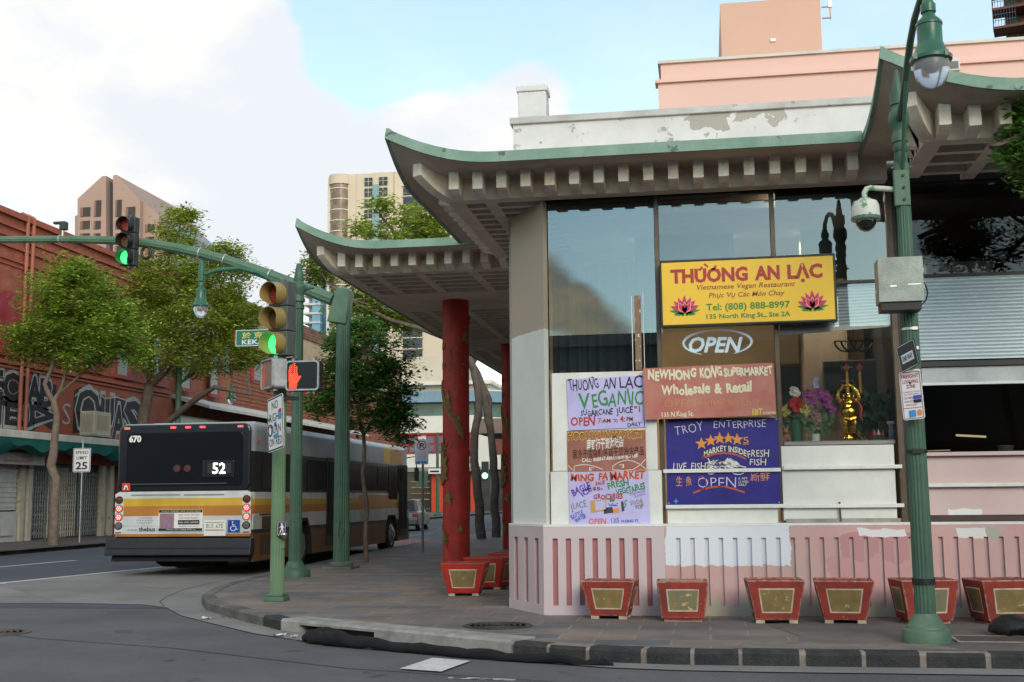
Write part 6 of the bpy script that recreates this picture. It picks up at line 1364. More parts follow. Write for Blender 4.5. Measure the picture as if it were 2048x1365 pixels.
# ============================================================ cars
def car(label, loc, rz, paint, roof_h=1.46, suv=False, group=None):
    t = thing('parked_car', label, 'car', loc, rz, group); w = .88
    L_ = 4.5; bh = .92 if not suv else 1.05
    prof = [(0, .32), (-.02, .6), (.04, bh-.04), (.25, bh), (.95, bh+.02), (3.1, bh-.02), (4.2, bh-.16), (4.48, bh-.32), (4.5, .38), (4.3, .24), (.2, .24)]
    mb = MB(); n = len(prof); rows = [(-w+.05, .97), (-w, 1), (w, 1), (w-.05, .97)]
    vs = []
    for x, k in ((-w+.10, 1), (-w, .98), (-w, .98), (w, .98), (w-.10, 1)):
        pass
    secs_ = []
    for x, top in ((-w, -.05), (-w+.07, 0), (w-.07, 0), (w, -.05)): secs_.append([(x, y, z+(top if z > .6 else 0)) for y, z in prof])
    vs = [p for s_ in secs_ for p in s_]
    fs = [tuple(range(n)), tuple(3*n+k for k in reversed(range(n)))]+[(i*n+k, (i+1)*n+k, (i+1)*n+(k+1) % n, i*n+(k+1) % n) for i in range(3) for k in range(n)]
    mb.add(vs, fs); obj('body', mb, paint, t, smooth=True, bevel=.03)
    y0, y1, y2, y3 = (.28, .85, 2.5, 3.35) if not suv else (.12, .4, 2.6, 3.3)
    mb = MB(); a, b = w-.06, w-.24
    mb.add([(-a, y0, bh-.01), (a, y0, bh-.01), (a, y3, bh-.04), (-a, y3, bh-.04), (-b, y1, roof_h), (b, y1, roof_h), (b, y2, roof_h), (-b, y2, roof_h)], [(0, 1, 5, 4), (1, 2, 6, 5), (2, 3, 7, 6), (3, 0, 4, 7), (4, 5, 6, 7)]); obj('cabin', mb, paint, t, bevel=.05, smooth=True)
    def pane(q, off):
        c = sum((Vector(p) for p in q), Vector())/4; nrm = (Vector(q[1])-Vector(q[0])).cross(Vector(q[3])-Vector(q[0])).normalized()
        if nrm.dot(c-Vector((0, 1.8, .9))) < 0: nrm = -nrm
        g = MB(); g.add([tuple(c+(Vector(p)-c)*.86+nrm*.012) for p in q], [(0, 1, 2, 3)]); obj('window', g, M_bglass, t)
    pane([(-a, y0, bh), (a, y0, bh), (b, y1, roof_h), (-b, y1, roof_h)], 0); pane([(-a, y3, bh), (a, y3, bh), (b, y2, roof_h), (-b, y2, roof_h)], 0)
    for s_ in (-1, 1):
        ym = 1.75
        pane([(s_*a, y0+.1, bh), (s_*a, ym, bh), (s_*b, ym, roof_h), (s_*b, y1+.05, roof_h)], 0); pane([(s_*a, ym+.05, bh), (s_*a, y3-.1, bh), (s_*b, y2-.05, roof_h), (s_*b, ym+.05, roof_h)], 0)
        for yc in (.85, 3.65):
            M = Matrix.Translation((s_*(w-.01), yc, .325)) @ Matrix.Rotation(R(90)*s_, 4, 'Y')
            m2 = MB(); m2.lathe([(.2, 0), (.3, .012), (.325, -.02), (.325, -.18), (.28, -.2)], n=26, M=M); wh = obj('wheel', m2, M_rub, t, smooth=True)
            m2 = MB(); m2.lathe([(.205, .006), (.19, .02), (.1, .0), (.04, .02)], n=20, M=M); obj('rim', m2, M_rim, wh, smooth=True)
        m2 = MB(); m2.cbox((s_*(w-.14), .0, bh-.18), (.26, .10, .16)); obj('tail_light', m2, mat('tail light red', (.35, .02, .02), rough=.2), t, bevel=.02)
        m2 = MB(); m2.cbox((s_*(w+.08), 3.0, bh+.06), (.16, .1, .12)); obj('wing_mirror', m2, paint, t, bevel=.02)
    m2 = MB(); m2.box(-w+.03, w-.03, -.06, .15, .30, .56); obj('rear_bumper', m2, paint, t, bevel=.04)
    m2 = MB(); m2.box(-.25, .25, -.065, -.03, .62, .74); obj('number_plate', m2, I_white, t)
    return t
M_car1 = mat('silver grey car', (.10, .11, .12), rough=.3, metal=.5); M_car2 = mat('dark car', (.03, .032, .036), rough=.3, metal=.3); M_car3 = mat('pale car', (.45, .45, .46), rough=.3, metal=.3); M_car4 = mat('red car', (.30, .03, .03), rough=.3)
p = atZ(830, 1063, .01); car('silver grey saloon car half hidden behind the front of the bus', (p.x-.75, p.y, .01), R(6), M_car1)
p = atZ(1022, 1030, .01); car('pale estate car with red tail light seen between the tree trunk and far column', (p.x+.25, p.y, .01), R(4), M_car3, roof_h=1.62, suv=True)

# ============================================================ brick shops across the side street
XW = -24.5
def wy(px, py): return atX(px, py, XW).y
M_brick = bricks('red brick', (.42, .12, .075), (.33, .085, .055), (.31, .11, .08), .30, .10, 'yz', gap=.012, rough=.85, bump=.3, dirt=.35)
M_brick_band = mat('painted brick band', (.34, .075, .034), rough=.7, col2=(.24, .055, .03), scale=1.2, bump=.1)
M_brick_trim = mat('brick cornice', (.37, .10, .065), rough=.8, var=.3, scale=3)
M_red_tr = mat('red trim', (.36, .02, .03), rough=.6, var=.3); M_red_in = mat('red infill', (.33, .05, .075), rough=.5, col2=(.27, .02, .03), scale=1)
M_win_dk = mat('dark window', (.02, .022, .025), rough=.15)
M_wht_f = mat('fascia white', (.60, .57, .52), rough=.7, var=.25, scale=2); M_awn = mat('green awning', (.005, .12, .105), rough=.8, var=.35, scale=1.5)
M_shut = mat('white shutter', (.50, .49, .46), rough=.6, var=.2); M_cream = chips(mat('cream post', (.46, .42, .34), rough=.8, var=.25, scale=3), (.22, .13, .08), .62, 4)
BR = thing('brick_building', 'long red brick shop building with graffiti band and green awning, left of the bus', 'building', (0, 0, 0))
mb = MB(); mb.box(-38, XW, 28, 52, 3.0, 11.85); mb.box(-38, XW-1.2, 28, 52, .1, 3.0); obj('wall', mb, M_brick, BR)
mb = MB(); mb.box(XW-.05, XW+.03, 28, 52, 4.0, 6.25); obj('painted_band', mb, M_brick_band, BR)
for z0, z1, d in ((11.75, 11.97, .16), (11.36, 11.46, .10), (11.0, 11.08, .07), (10.62, 10.74, .10), (10.16, 10.24, .07), (9.98, 10.04, .05), (6.42, 6.56, .14), (6.28, 6.36, .09), (6.70, 6.76, .06)):
    mb = MB(); mb.box(XW-.02, XW+d, 28, 52, z0, z1); obj('cornice', mb, M_brick_trim, BR)
for y0, y1, z0, z1 in ((41.4, 46.2, 10.8, 10.92), (41.4, 46.2, 9.5, 9.6), (41.4, 41.5, 9.6, 10.8), (46.1, 46.2, 9.6, 10.8)):
    mb = MB(); mb.box(XW-.02, XW+.045, y0, y1, z0, z1); obj('brick_moulding', mb, M_brick_trim, BR)
for y in (wy(50, 450), wy(62, 450)):
    mb = MB(); mb.tube([(XW+.12, y, 4.1), (XW+.12, y, 12.0)], .07, 8); mb.tube([(XW+.12, y, 12.0), (XW-.1, y-.1, 12.1)], .05, 8); obj('drain_pipe', mb, mat('pipe red', (.36, .12, .08), rough=.6), BR)
def arch_window(y0, y1, z0, z1, fill, arched):
    pts = [(y0, z0), (y1, z0)]
    if arched:
        c = (y0+y1)/2; r = (y1-y0)/2
        for k in range(13): a = math.pi*k/12; pts.append((c+r*math.cos(a), z1-.45+.45*math.sin(a)))
    else: pts += [(y1, z1), (y0, z1)]
    mb = MB(); mb.prism(pts, 'x', XW-.1, XW+.012); w_ = obj('window', mb, fill, BR)
    mb = MB(); mb.box(XW, XW+.14, y0-.12, y1+.12, z0-.16, z0); obj('sill', mb, M_red_tr, w_)
    if fill is M_win_dk:
        mb = MB()
        for b in ((y0, y0+.09, z0, z1), (y1-.22, y1, z0, z1), (y0, y1, z1-.1, z1)): mb.box(XW, XW+.03, *b)
        obj('frame', mb, M_red_tr, w_); mb = MB(); mb.box(XW, XW+.02, y0+.09, y1-.22, (z0+z1)/2-.03, (z0+z1)/2+.03); obj('sash_bar', mb, M_red_tr, w_)
arch_window(wy(-6, 600), wy(38, 620), 6.86, 9.05, M_red_in, True)
for px in (92, 165, 232, 300, 362, 420): arch_window(wy(px, 740), wy(px, 740)+1.25, 6.86, 9.0, M_win_dk, True)
mb = MB(); mb.box(XW, XW+1.25, 28, 52, 3.72, 3.98); obj('shop_fascia', mb, M_wht_f, BR, bevel=.02)
mb = MB(); vs = []; n = 80
for i in range(n+1):
    y = 33+19*i/n; vs += [(XW+1.22, y, 3.72), (XW+1.20, y, 3.42+.09*math.sin(y*1.7)+.07*math.sin(y*4.1)), (XW+.9, y, 3.25+.12*math.sin(y*2.3+1))]
mb.add(vs, [f for i in range(n) for f in ((3*i, 3*i+1, 3*i+4, 3*i+3), (3*i+1, 3*i+2, 3*i+5, 3*i+4))]); obj('awning', mb, M_awn, BR, smooth=True)
for y0, y1, m in ((36.0, wy(40, 1000), M_shut),):
    mb = MB(); k = 0; z = 1.25
    while z < 3.0: mb.box(XW-.2, XW-.15 if k % 2 else XW-.17, y0, y1, z, z+.09); z += .09; k += 1
    obj('roller_shutter', mb, m, BR)
    mb = MB(); mb.box(XW-.22, XW-.1, y0, y1, .13, 1.2); mb.box(XW-.1, XW-.05, y1-1.3, y1-.3, .35, 1.05); obj('stall_riser', mb, mat('pale riser', (.48, .47, .46), rough=.7, var=.2), BR)
for px in (48, 63, 210, 226):
    y = wy(px, 1000); mb = MB(); mb.box(XW-.25, XW-.05, y-.14, y+.14, .13, 3.1); obj('shop_post', mb, M_cream, BR)
mb = MB(); mb.box(XW-1.2, XW-.3, 36, 52, 3.0, 3.1); obj('shop_ceiling', mb, M_win_dk, BR)
ya, yb_ = wy(66, 1000), wy(208, 1000)
mb = MB(); mb.box(XW-.45, XW-.40, ya, yb_, .13, 3.0); obj('shop_door', mb, mat('grey shop door', (.10, .11, .105), rough=.6, var=.4), BR)
mb = MB(); mb.box(XW-.40, XW-.37, wy(110, 1000), wy(152, 1000), .13, 2.85); obj('shop_door', mb, mat('pale shop door', (.30, .30, .27), rough=.6, var=.4), BR)
for y0, y1, m in ((ya, wy(100, 1000), M_steel), (wy(106, 1000), wy(160, 1000), M_cream), (wy(166, 1000), yb_, M_steel)):
    mb = MB(); n = max(4, int((y1-y0)/.16)); st = (y1-y0)/n
    for i in range(n+1): mb.box(XW-.22, XW-.19, y0+i*st-.012, y0+i*st+.012, .2, 2.7)
    for i in range(n):
        for j in range(7):
            z = .3+j*.34
            for a, b in (((y0+i*st, z), (y0+(i+1)*st, z+.17)), ((y0+(i+1)*st, z+.17), (y0+i*st, z+.34))): mb.tube([(XW-.2, a[0], a[1]), (XW-.2, b[0], b[1])], .011, 4, caps=False)
    obj('folding_gate', mb, m, BR)
mb = MB(); mb.box(XW+.3, XW+.4, 36.5, wy(70, 915), 2.86, 3.28); sg = obj('shop_sign', mb, mat('dirty sign white', (.48, .44, .40), rough=.6, var=.3, scale=2), BR)
t_ = bpy.data.objects.new('sign_text', None); COL.objects.link(t_); bpy.data.objects.remove(t_)
def wallplate(parent, y0, z0, x=XW+.035): # letters on a wall that faces +x
    class WP(Plate):
        def _emit(s, name, m, polys, lift=0):
            mb = MB()
            for pts, fs in polys: mb.add([(x+lift, y0+u, z0-v) for u, v in pts], fs)
            return obj(name, mb, m, parent) if mb.v else None
    return WP(parent, 1)
Pq = wallplate(sg, 38.3, 3.28, XW+.4); Pq.text(I_red, [('National Restaurant Jewelry', .1, .34, 1.9, .13)], lift=.003)
# painted graffiti
G_wh = mat('graffiti white', (.38, .40, .42), rough=.7, var=.3, scale=5); G_bk = mat('graffiti black', (.022, .018, .022), rough=.7, var=.3); G_rd = mat('graffiti brown', (.20, .05, .03), rough=.7)
Pg = wallplate(BR, 36.6, 6.25)
def graff(items):
    us = min(i[1] for i in items)-.15; ue = max(i[3] for i in items)+.15
    rg = random.Random(int(us*10)); top = [(us+(ue-us)*k/12, .28+rg.uniform(-.12, .2)) for k in range(13)]; bot = [(ue-(ue-us)*k/12, 1.95+rg.uniform(-.3, .2)) for k in range(13)]
    Pg.polys(G_bk, [top+bot], lift=.002, name='graffiti_fill')
    for it in items:
        b, u0, v, u1, cap, bo, kw = it
        Pg.text(G_wh, [(b, u0-.08, v+.07, u1+.08, cap+.14, dict(bold=bo+.035, **kw))], lift=.004, name='graffiti'); Pg.text(G_bk, [(b, u0, v, u1, cap, dict(bold=bo-.005, **kw))], lift=.008, name='graffiti')
graff([('P', .1, 1.0, 1.25, .85, .06, {}), ('E', 1.2, 1.02, 2.1, .9, .05, {}), ('C', 2.1, 1.05, 3.1, .9, .05, {}), ('I', 3.15, 1.0, 3.6, .8, .07, {}), ('A', 3.65, 1.08, 4.6, .95, .05, {}), ('B', 4.5, 1.15, 5.4, 1.0, .05, {}),
       ('O', .3, 1.85, 1.4, .8, .05, {}), ('T', 1.5, 1.95, 2.4, .8, .06, {}), ('E', 2.3, 1.95, 3.1, .75, .05, {}), ('U', 3.1, 1.98, 4.2, .8, .05, {}), ('>', 4.2, 1.95, 5.5, .9, .04, {})])
Pg.text(G_wh, [('S', 6.15, 1.75, 6.75, .85, dict(bold=-.01))], lift=.004, name='graffiti')
graff([('O', 7.1, 1.95, 9.1, 1.75, .02, {}), ('U', 9.1, 1.6, 10.2, 1.2, .05, {}), ('A', 10.1, 2.1, 11.2, 1.4, .04, {}), ('S', 11.1, 1.95, 12.6, 1.5, .05, {})])
Pg.strokes(G_wh, [[(7.0, .6), (7.6, .25), (8.6, .2), (9.4, .5), (10.4, .35), (11.5, .45), (12.4, .3)], [(11.0, 2.1), (11.8, 1.9), (12.2, 2.15), (13.0, 2.35), (13.1, 1.2)]], .06, lift=.010)
# air conditioner on the wall
y0 = wy(158, 850); y1 = wy(192, 850)
t = thing('air_conditioner', 'beige air conditioner box on a bracket over the graffiti band', 'air conditioner', (XW+.03, y0, 4.15))
W = y1-y0
mb = MB(); mb.box(.0, .62, 0, W, 0, .95); obj('casing', mb, mat('beige unit', (.46, .42, .33), rough=.6, var=.25, scale=3), t, bevel=.02)
mb = MB()
for k in range(9): mb.box(.08+k*.055, .11+k*.055, -.012, 0, .1, .85)
obj('grille', mb, mat('unit grille', (.30, .27, .21), rough=.6), t)
mb = MB(); mb.prism([(.2, .2), (W-.2, .2), (W-.2, .8), (.2, .8)], 'x', .621, .63); obj('back_panel', mb, mat('unit panel', (.36, .31, .22), rough=.7), t)
mb = MB(); mb.tube([(0, .05, -.3), (.6, .05, -.03)], .02, 6); mb.tube([(0, W-.05, -.3), (.6, W-.05, -.03)], .02, 6); mb.box(0, .64, 0, W, -.04, -.005); obj('bracket', mb, M_steel, t)
# second brick building beyond
B2 = thing('brick_building', 'tan and orange brick building with dark coping, beyond the spreading tree', 'building')
M_br2 = bricks('orange brick', (.36, .125, .055), (.29, .09, .045), (.25, .1, .06), .4, .16, 'yz', gap=.018, bump=.3); M_tan = mat('tan render', (.50, .36, .24), rough=.85, var=.25, scale=.8); M_cop = bricks('coping brick', (.24, .07, .05), (.12, .045, .035), (.3, .17, .12), .5, .16, 'yz', gap=.02)
mb = MB(); mb.box(-38, XW-.3, 52.2, 96, .1, 10.9); obj('wall', mb, M_br2, B2)
mb = MB(); mb.box(XW-.35, XW-.22, 52.2, 96, 9.9, 11.6); obj('parapet', mb, M_tan, B2); mb = MB(); mb.box(XW-.5, XW-.12, 52.2, 96, 11.6, 12.4); obj('coping', mb, M_cop, B2)
for y in (54.5, 58.5, 63, 67.5, 72):
    mb = MB(); mb.box(XW-.32, XW-.26, y, y+1.6, 8.2, 9.7); w_ = obj('window', mb, M_win_dk, B2); mb = MB(); mb.box(XW-.3, XW-.18, y-.15, y+.15, 8.1, 9.8); mb.box(XW-.3, XW-.18, y+1.45, y+1.75, 8.1, 9.8); obj('frame', mb, M_red_tr, w_)
mb = MB(); mb.prism([(XW-.3, 6.55), (XW+1.6, 5.95), (XW+1.6, 5.82), (XW-.3, 6.35)], 'y', 53, 80); obj('awning', mb, M_wht_f, B2)
for z in range(10):
    mb = MB(); mb.box(XW-.3, XW-.25, 60, 96, 6.7+z*.22, 6.73+z*.22); obj('brick_course', mb, M_brick_trim, B2)
mb = MB(); mb.box(XW-.4, XW-.2, 53, 92, .1, 5.6); obj('shop_front', mb, M_win_dk, B2)

# ============================================================ far buildings
def bld(name, label, cat='building'): return thing(name, label, cat)
# market block at the end of the street
YF_ = 128
def fy(px, py, Y=YF_): return atY(px, py, Y)
MK = bld('corner_building', 'white two storey corner block with blue band and red framed windows at the street end')
M_mw = mat('market white', (.62, .60, .56), rough=.8, var=.12, scale=.4); M_mb = mat('blue grey band', (.17, .27, .36), rough=.7); M_mg = mat('green glass band', (.06, .13, .12), rough=.15, var=.5, scale=.6); M_mred = mat('bright red panel', (.52, .05, .015), rough=.6); M_beige = mat('beige block', (.47, .42, .36), rough=.85, var=.08, scale=.2)
xl = fy(780, 900).x; xr = fy(957, 900).x
zz = lambda py: fy(880, py).z
def blk(part, x0, x1, y0, y1, z0, z1, m, parent=MK, bevel=0): mb = MB(); mb.box(x0, x1, y0, y1, z0, z1); return obj(part, mb, m, parent, bevel=bevel)
blk('wall', xl, xr, YF_, YF_+20, zz(940), zz(832), M_mw); blk('wall', xl, xr, YF_+.6, YF_+20, .1, zz(940), M_win_dk)
blk('glass_band', xl, xr, YF_+.8, YF_+19, zz(832), zz(805), M_mg); blk('blue_band', xl, xr+.5, YF_-.5, YF_+20, zz(805), zz(783), M_mb)
blk('upper_wall', xl, xr+1, YF_+2, YF_+19, zz(783), zz(768), M_beige); blk('roof_edge', xl-.3, xr+1.3, YF_+1, YF_+20, zz(768), zz(761), M_mw)
blk('roof_block', fy(800, 700).x, fy(879, 700).x, YF_+6, YF_+18, zz(765), zz(700), M_beige)
blk('fascia', xl, xr+.2, YF_-.35, YF_+.5, zz(869), zz(866), M_red_tr); blk('shop_awning', xl, xr+.2, YF_-1.2, YF_+.3, zz(944), zz(935), mat('grey awning', (.22, .22, .2), rough=.8))
for px in (800, 853, 905):
    w_ = blk('window', fy(px, 900).x, fy(px+36, 900).x, YF_-.12, YF_+.2, zz(907), zz(870), M_red_tr)
    for k in range(2):
        for j in range(2):
            a = fy(px+3+k*17, 900).x; b = fy(px+16+k*17, 900).x; blk('pane', a, b, YF_-.2, YF_-.1, zz(904-j*17), zz(891-j*17), mat('lilac grey pane', (.13, .14, .19), rough=.2, var=.4, scale=1), w_)
for a, b in ((862, 890), (900, 912), (940, 950)): blk('red_panel', fy(a, 960).x, fy(b, 960).x, YF_+.2, YF_+.5, .12, zz(946), M_mred)
for j in range(5): blk('shop_shelf', fy(820, 960).x, fy(858, 960).x, YF_+.2, YF_+.55, zz(1000-j*12), zz(998-j*12), mat('shelf goods', (.42, .24, .15), rough=.8, var=.7, scale=3))
# receding right wing
ang = R(38); Mr = Matrix.Translation((xr, YF_, 0)) @ Matrix.Rotation(ang, 4, 'Z')
def wing(part, x0, x1, y0, y1, z0, z1, m): mb = MB(); mb.box(x0, x1, y0, y1, z0, z1, Mr); return obj(part, mb, m, MK)
wing('wall', 0, 22, .05, 12, zz(940), zz(832)-.2, M_mw); wing('wall', 0, 22, .6, 12, .1, zz(940), mat('dim shops', (.05, .045, .045), rough=.6, var=.6, scale=.8)); wing('glass_band', 0, 22, .8, 12, zz(832)-.2, zz(806), M_mg); wing('blue_band', 0, 22.5, -.4, 12, zz(806), zz(784), M_mb)
wing('roof_edge', 0, 22.5, -.3, 12, zz(784), zz(781), M_mw)
for k in range(6): wing('window', 1.5+k*3.4, 3.4+k*3.4, -.08, .3, zz(910), zz(872), mat('brown red window', (.15, .04, .03), rough=.4, var=.4))
for k in range(4): wing('red_panel', 3.5+k*5, 4.6+k*5, .4, .62, .12, zz(946), M_mred)
# beige canopy beam nearer than the market
q0 = atY(951, 838, 60); q1 = atY(1030, 866, 60); t = thing('street_canopy', 'brown grey flat canopy beam crossing behind the leaning tree trunks', 'canopy', (0, 0, 0))
mb = MB(); mb.box(q0.x, q0.x+9, 60, 66, q1.z, q0.z); obj('roof', mb, mat('canopy beam', (.23, .17, .14), rough=.8), t)
mb = MB(); mb.box(q0.x+3.2, q0.x+3.5, 61, 61.3, 0, q1.z); mb.box(q0.x+8, q0.x+8.3, 61, 61.3, 0, q1.z); obj('post', mb, M_steel, t)
# far street furniture
def far_pole(label, px, top, Y, col=M_gp2):
    p = atY(px, 900, Y); t = thing('street_pole', label, 'pole', (p.x, Y, .1)); h = atY(px, top, Y).z; mb = MB(); mb.tube([(0, 0, 0), (0, 0, h)], [.16, .10], 10); obj('shaft', mb, col, t); mb = MB(); mb.lathe([(.3, 0), (.3, .2), (.2, .3)], n=14); obj('base', mb, col, t); return t
t = far_pole('green pole with a white arrow sign seen left of the red column', 875, 868, 95)
tl = atY(858, 938, 95); br_ = atY(883, 948, 95); mb = MB(); mb.box(tl.x-t.location.x, br_.x-t.location.x, -.25, -.2, br_.z-.1, tl.z-.1); s_ = obj('arrow_sign', mb, M_sgn_w, t)
mb = MB(); mb.box(tl.x-t.location.x+.15, br_.x-t.location.x-.15, -.27, -.255, (br_.z+tl.z)/2-.18, (br_.z+tl.z)/2-.05); obj('arrow', mb, I_black, s_)
tl = atY(838, 945, 95); br_ = atY(856, 975, 95); mb = MB(); mb.box(tl.x-t.location.x-.2, br_.x-t.location.x-.1, -.2, .2, br_.z, tl.z); obj('control_box', mb, M_gp2, t)
p = atY(970, 952, 100); t = thing('far_traffic_signal', 'small distant traffic signal with a glowing green lamp beside the red column', 'traffic signal', (p.x, 100, .1))
mb = MB(); mb.tube([(.45, .2, 0), (.45, .2, p.z+.9)], .09, 8); obj('post', mb, M_gp2, t); mb = MB(); mb.box(-.3, .3, -.05, .3, p.z-.5, p.z+1.1); obj('housing', mb, M_house_k, t, bevel=.03)
mb = MB(); mb.ball((0, -.06, p.z-.1), (.26, .06, .26), 14, 8); obj('lens', mb, mat('distant green lamp', (.35, 1, .65), emit=2.2), t, smooth=True)
p = atY(463, 806, 46); t = thing('street_lamp', 'distant hanging green street lamp under the spreading tree above the bus', 'street lamp', (p.x, 46, .13))
lamp_head(t, (0, 0, p.z-.13-.1), 1.1, 16); mb = MB(); mb.tube([(0, 0, p.z+.75), (0, 0, p.z+1.0), (-.6, 0, p.z+1.35), (-1.4, 0, p.z+1.3), (-2.3, 0, p.z+.7)], [.04, .05, .05, .06, .07], 8); mb.tube([(-2.3, 0, 0), (-2.3, 0, p.z+1.7)], .12, 10); obj('lamp_arm', mb, M_gp2, t, smooth=True)
# brown gabled tower
YT = 200
def T_(px, py): v = atY(px, py, YT); return (v.x, v.z)
TW = bld('brown_tower', 'brown tower with pointed split gable and square openings, above the brick building')
M_tw = mat('tower granite', (.345, .24, .21), rough=.8, var=.1, scale=.12); M_tws = mat('tower glass', (.05, .07, .10), rough=.15); M_twd = mat('tower opening', (.045, .033, .032), rough=.6)
mb = MB(); mb.prism([T_(155, 700), T_(155, 398), T_(204, 353), T_(212, 352), T_(212, 700)], 'y', YT, YT+26); mb.prism([T_(226, 700), T_(226, 351), T_(233, 350), T_(280, 400), T_(280, 700)], 'y', YT, YT+26); obj('front_wall', mb, M_tw, TW)
mb = MB(); mb.prism([T_(133, 700), T_(133, 425), T_(139, 423), T_(155, 409), T_(155, 700)], 'y', YT+3, YT+24); mb.prism([T_(280, 700), T_(280, 400), T_(312, 428), T_(312, 700)], 'y', YT+1.2, YT+24); obj('side_wall', mb, M_tw, TW)
mb = MB(); mb.prism([T_(312, 700), T_(312, 428), T_(338, 452), T_(338, 700)], 'y', YT+4, YT+24); obj('side_wall', mb, mat('tower side blue', (.20, .21, .25), rough=.4), TW)
mb = MB(); mb.prism([T_(212, 700), T_(212, 358), T_(219, 364), T_(226, 362), T_(226, 700)], 'y', YT+1.5, YT+22); obj('glass_slot', mb, M_tws, TW)
def topen(x0, y0, x1, y1, dy=0): a = T_(x0, y1); b = T_(x1, y0); mb = MB(); mb.box(a[0], b[0], YT+dy-.15, YT+dy+.3, a[1], b[1]); w_ = obj('opening', mb, M_twd, TW); mb = MB(); mb.box(a[0], a[0]+(b[0]-a[0])*.28, YT+dy-.2, YT+dy-.15, a[1], b[1]); obj('reveal', mb, mat('tower reveal', (.22, .11, .085), rough=.8), w_)
for (x0, y0, x1, y1) in ((161, 415, 181, 434), (189, 401, 203, 434), (231, 400, 244, 434), (252, 414, 271, 434), (161, 442, 180, 459), (188, 442, 202, 459), (231, 442, 244, 459), (253, 442, 271, 459)): topen(x0, y0, x1, y1)
for r_ in range(6):
    for (x0, x1) in ((160, 180), (188, 201), (231, 244), (253, 272)): topen(x0, 467+r_*25, x1, 482+r_*25)
    topen(139, 446+r_*25, 153, 463+r_*25, 3); topen(285, 446+r_*25, 303, 462+r_*25, 1.2)
    for k in range(3): topen(314+k*8, 452+r_*18, 320+k*8, 464+r_*18, 4)
# beige apartment tower
YA = 300
AP = bld('apartment_tower', 'beige apartment tower with round corner bays and a pale blue window strip')
M_ap = mat('apartment beige', (.54, .465, .385), rough=.85, var=.08, scale=.1); M_apb = mat('apartment blue strip', (.21, .33, .36), rough=.8); M_apw = mat('apartment white', (.62, .58, .53), rough=.8); M_apg = mat('apartment glass', (.11, .08, .06), rough=.2, col2=(.26, .18, .13), scale=.35); M_apd = mat('apartment dark glass', (.04, .045, .055), rough=.15, var=.5, scale=.3)
def A_(px, py): v = atY(px, py, YA); return v.x, v.z
x0, zt = A_(655, 352); x1, _ = A_(905, 352)
blk('wall', A_(668, 352)[0], x1, YA, YA+30, 0, zt, M_ap, AP); blk('roof_block', A_(735, 340)[0], A_(850, 340)[0], YA+5, YA+20, zt, A_(735, 336)[1], M_ap, AP); blk('roof_fin', A_(670, 352)[0], A_(690, 352)[0], YA+3, YA+8, zt, A_(675, 346)[1], M_ap, AP)
cx = (A_(660, 400)[0]+A_(697, 400)[0])/2; rr = (A_(697, 400)[0]-A_(660, 400)[0])/2*1.05
mb = MB(); mb.lathe([(rr, 0), (rr, zt-1.5)], c=(cx, YA+1.2, 0), n=28); obj('bay', mb, M_apg, AP, smooth=True)
mb = MB(); mb.lathe([(rr*1.18, zt-2.6), (rr*1.18, zt)], c=(cx, YA+1.4, 0), n=28); obj('bay_cap', mb, M_ap, AP)
mb = MB(); mb.box(A_(654, 400)[0], A_(662, 400)[0], YA+.5, YA+20, 0, zt-.5); obj('pier', mb, M_apw, AP)
fl = (A_(700, 400)[1]-A_(700, 421.3)[1])
for k in range(17):
    z = A_(700, 372)[1]-k*fl
    if z < 4: break
    mb = MB(); mb.lathe([(rr*1.05, z-fl*.30), (rr*1.05, z-fl*.22)], c=(cx, YA+1.2, 0), n=28); obj('bay_band', mb, M_apw, AP)
    for p0, p1 in ((730, 745), (759, 775)):
        a = A_(p0, 400)[0]; b = A_(p1, 400)[0]; mb = MB(); mb.box(a, b, YA-.5, YA+.2, z-fl*.1, z+fl*.62); w_ = obj('window', mb, M_apd, AP)
        mb = MB(); mb.box(a, b, YA-.56, YA-.5, z+fl*.25, z+fl*.28); mb.box((a+b)/2-.05, (a+b)/2+.05, YA-.56, YA-.5, z-fl*.1, z+fl*.62); obj('mullion', mb, M_apw, w_)
    a = A_(807, 400)[0]; b = A_(845, 400)[0]; mb = MB(); mb.box(a, b, YA-.3, YA+.2, z-fl*.25, z+fl*.6); w_ = obj('window', mb, M_apd, AP); mb = MB(); mb.box(a-.3, b+.3, YA-.6, YA+.2, z-fl*.32, z-fl*.25); obj('balcony_edge', mb, M_apw, w_)
mb = MB()
a = A_(745, 400)[0]; b = A_(759, 400)[0]; mb.box(a, b, YA-.25, YA+.2, 0, A_(745, 370)[1]); obj('blue_strip', mb, M_apb, AP)
mb = MB(); mb.box(A_(787, 400)[0], A_(789, 400)[0], YA-.04, YA, 0, zt); mb.box(A_(712, 400)[0], A_(712.5, 400)[0], YA-.04, YA, 0, zt); obj('joint', mb, mat('joint', (.36, .29, .23)), AP)
mb = MB(); mb.box(A_(769, 343)[0], A_(775, 343)[0], YA+4.8, YA+5, A_(769, 346)[1], A_(769, 341)[1]); obj('vent', mb, M_apd, AP)
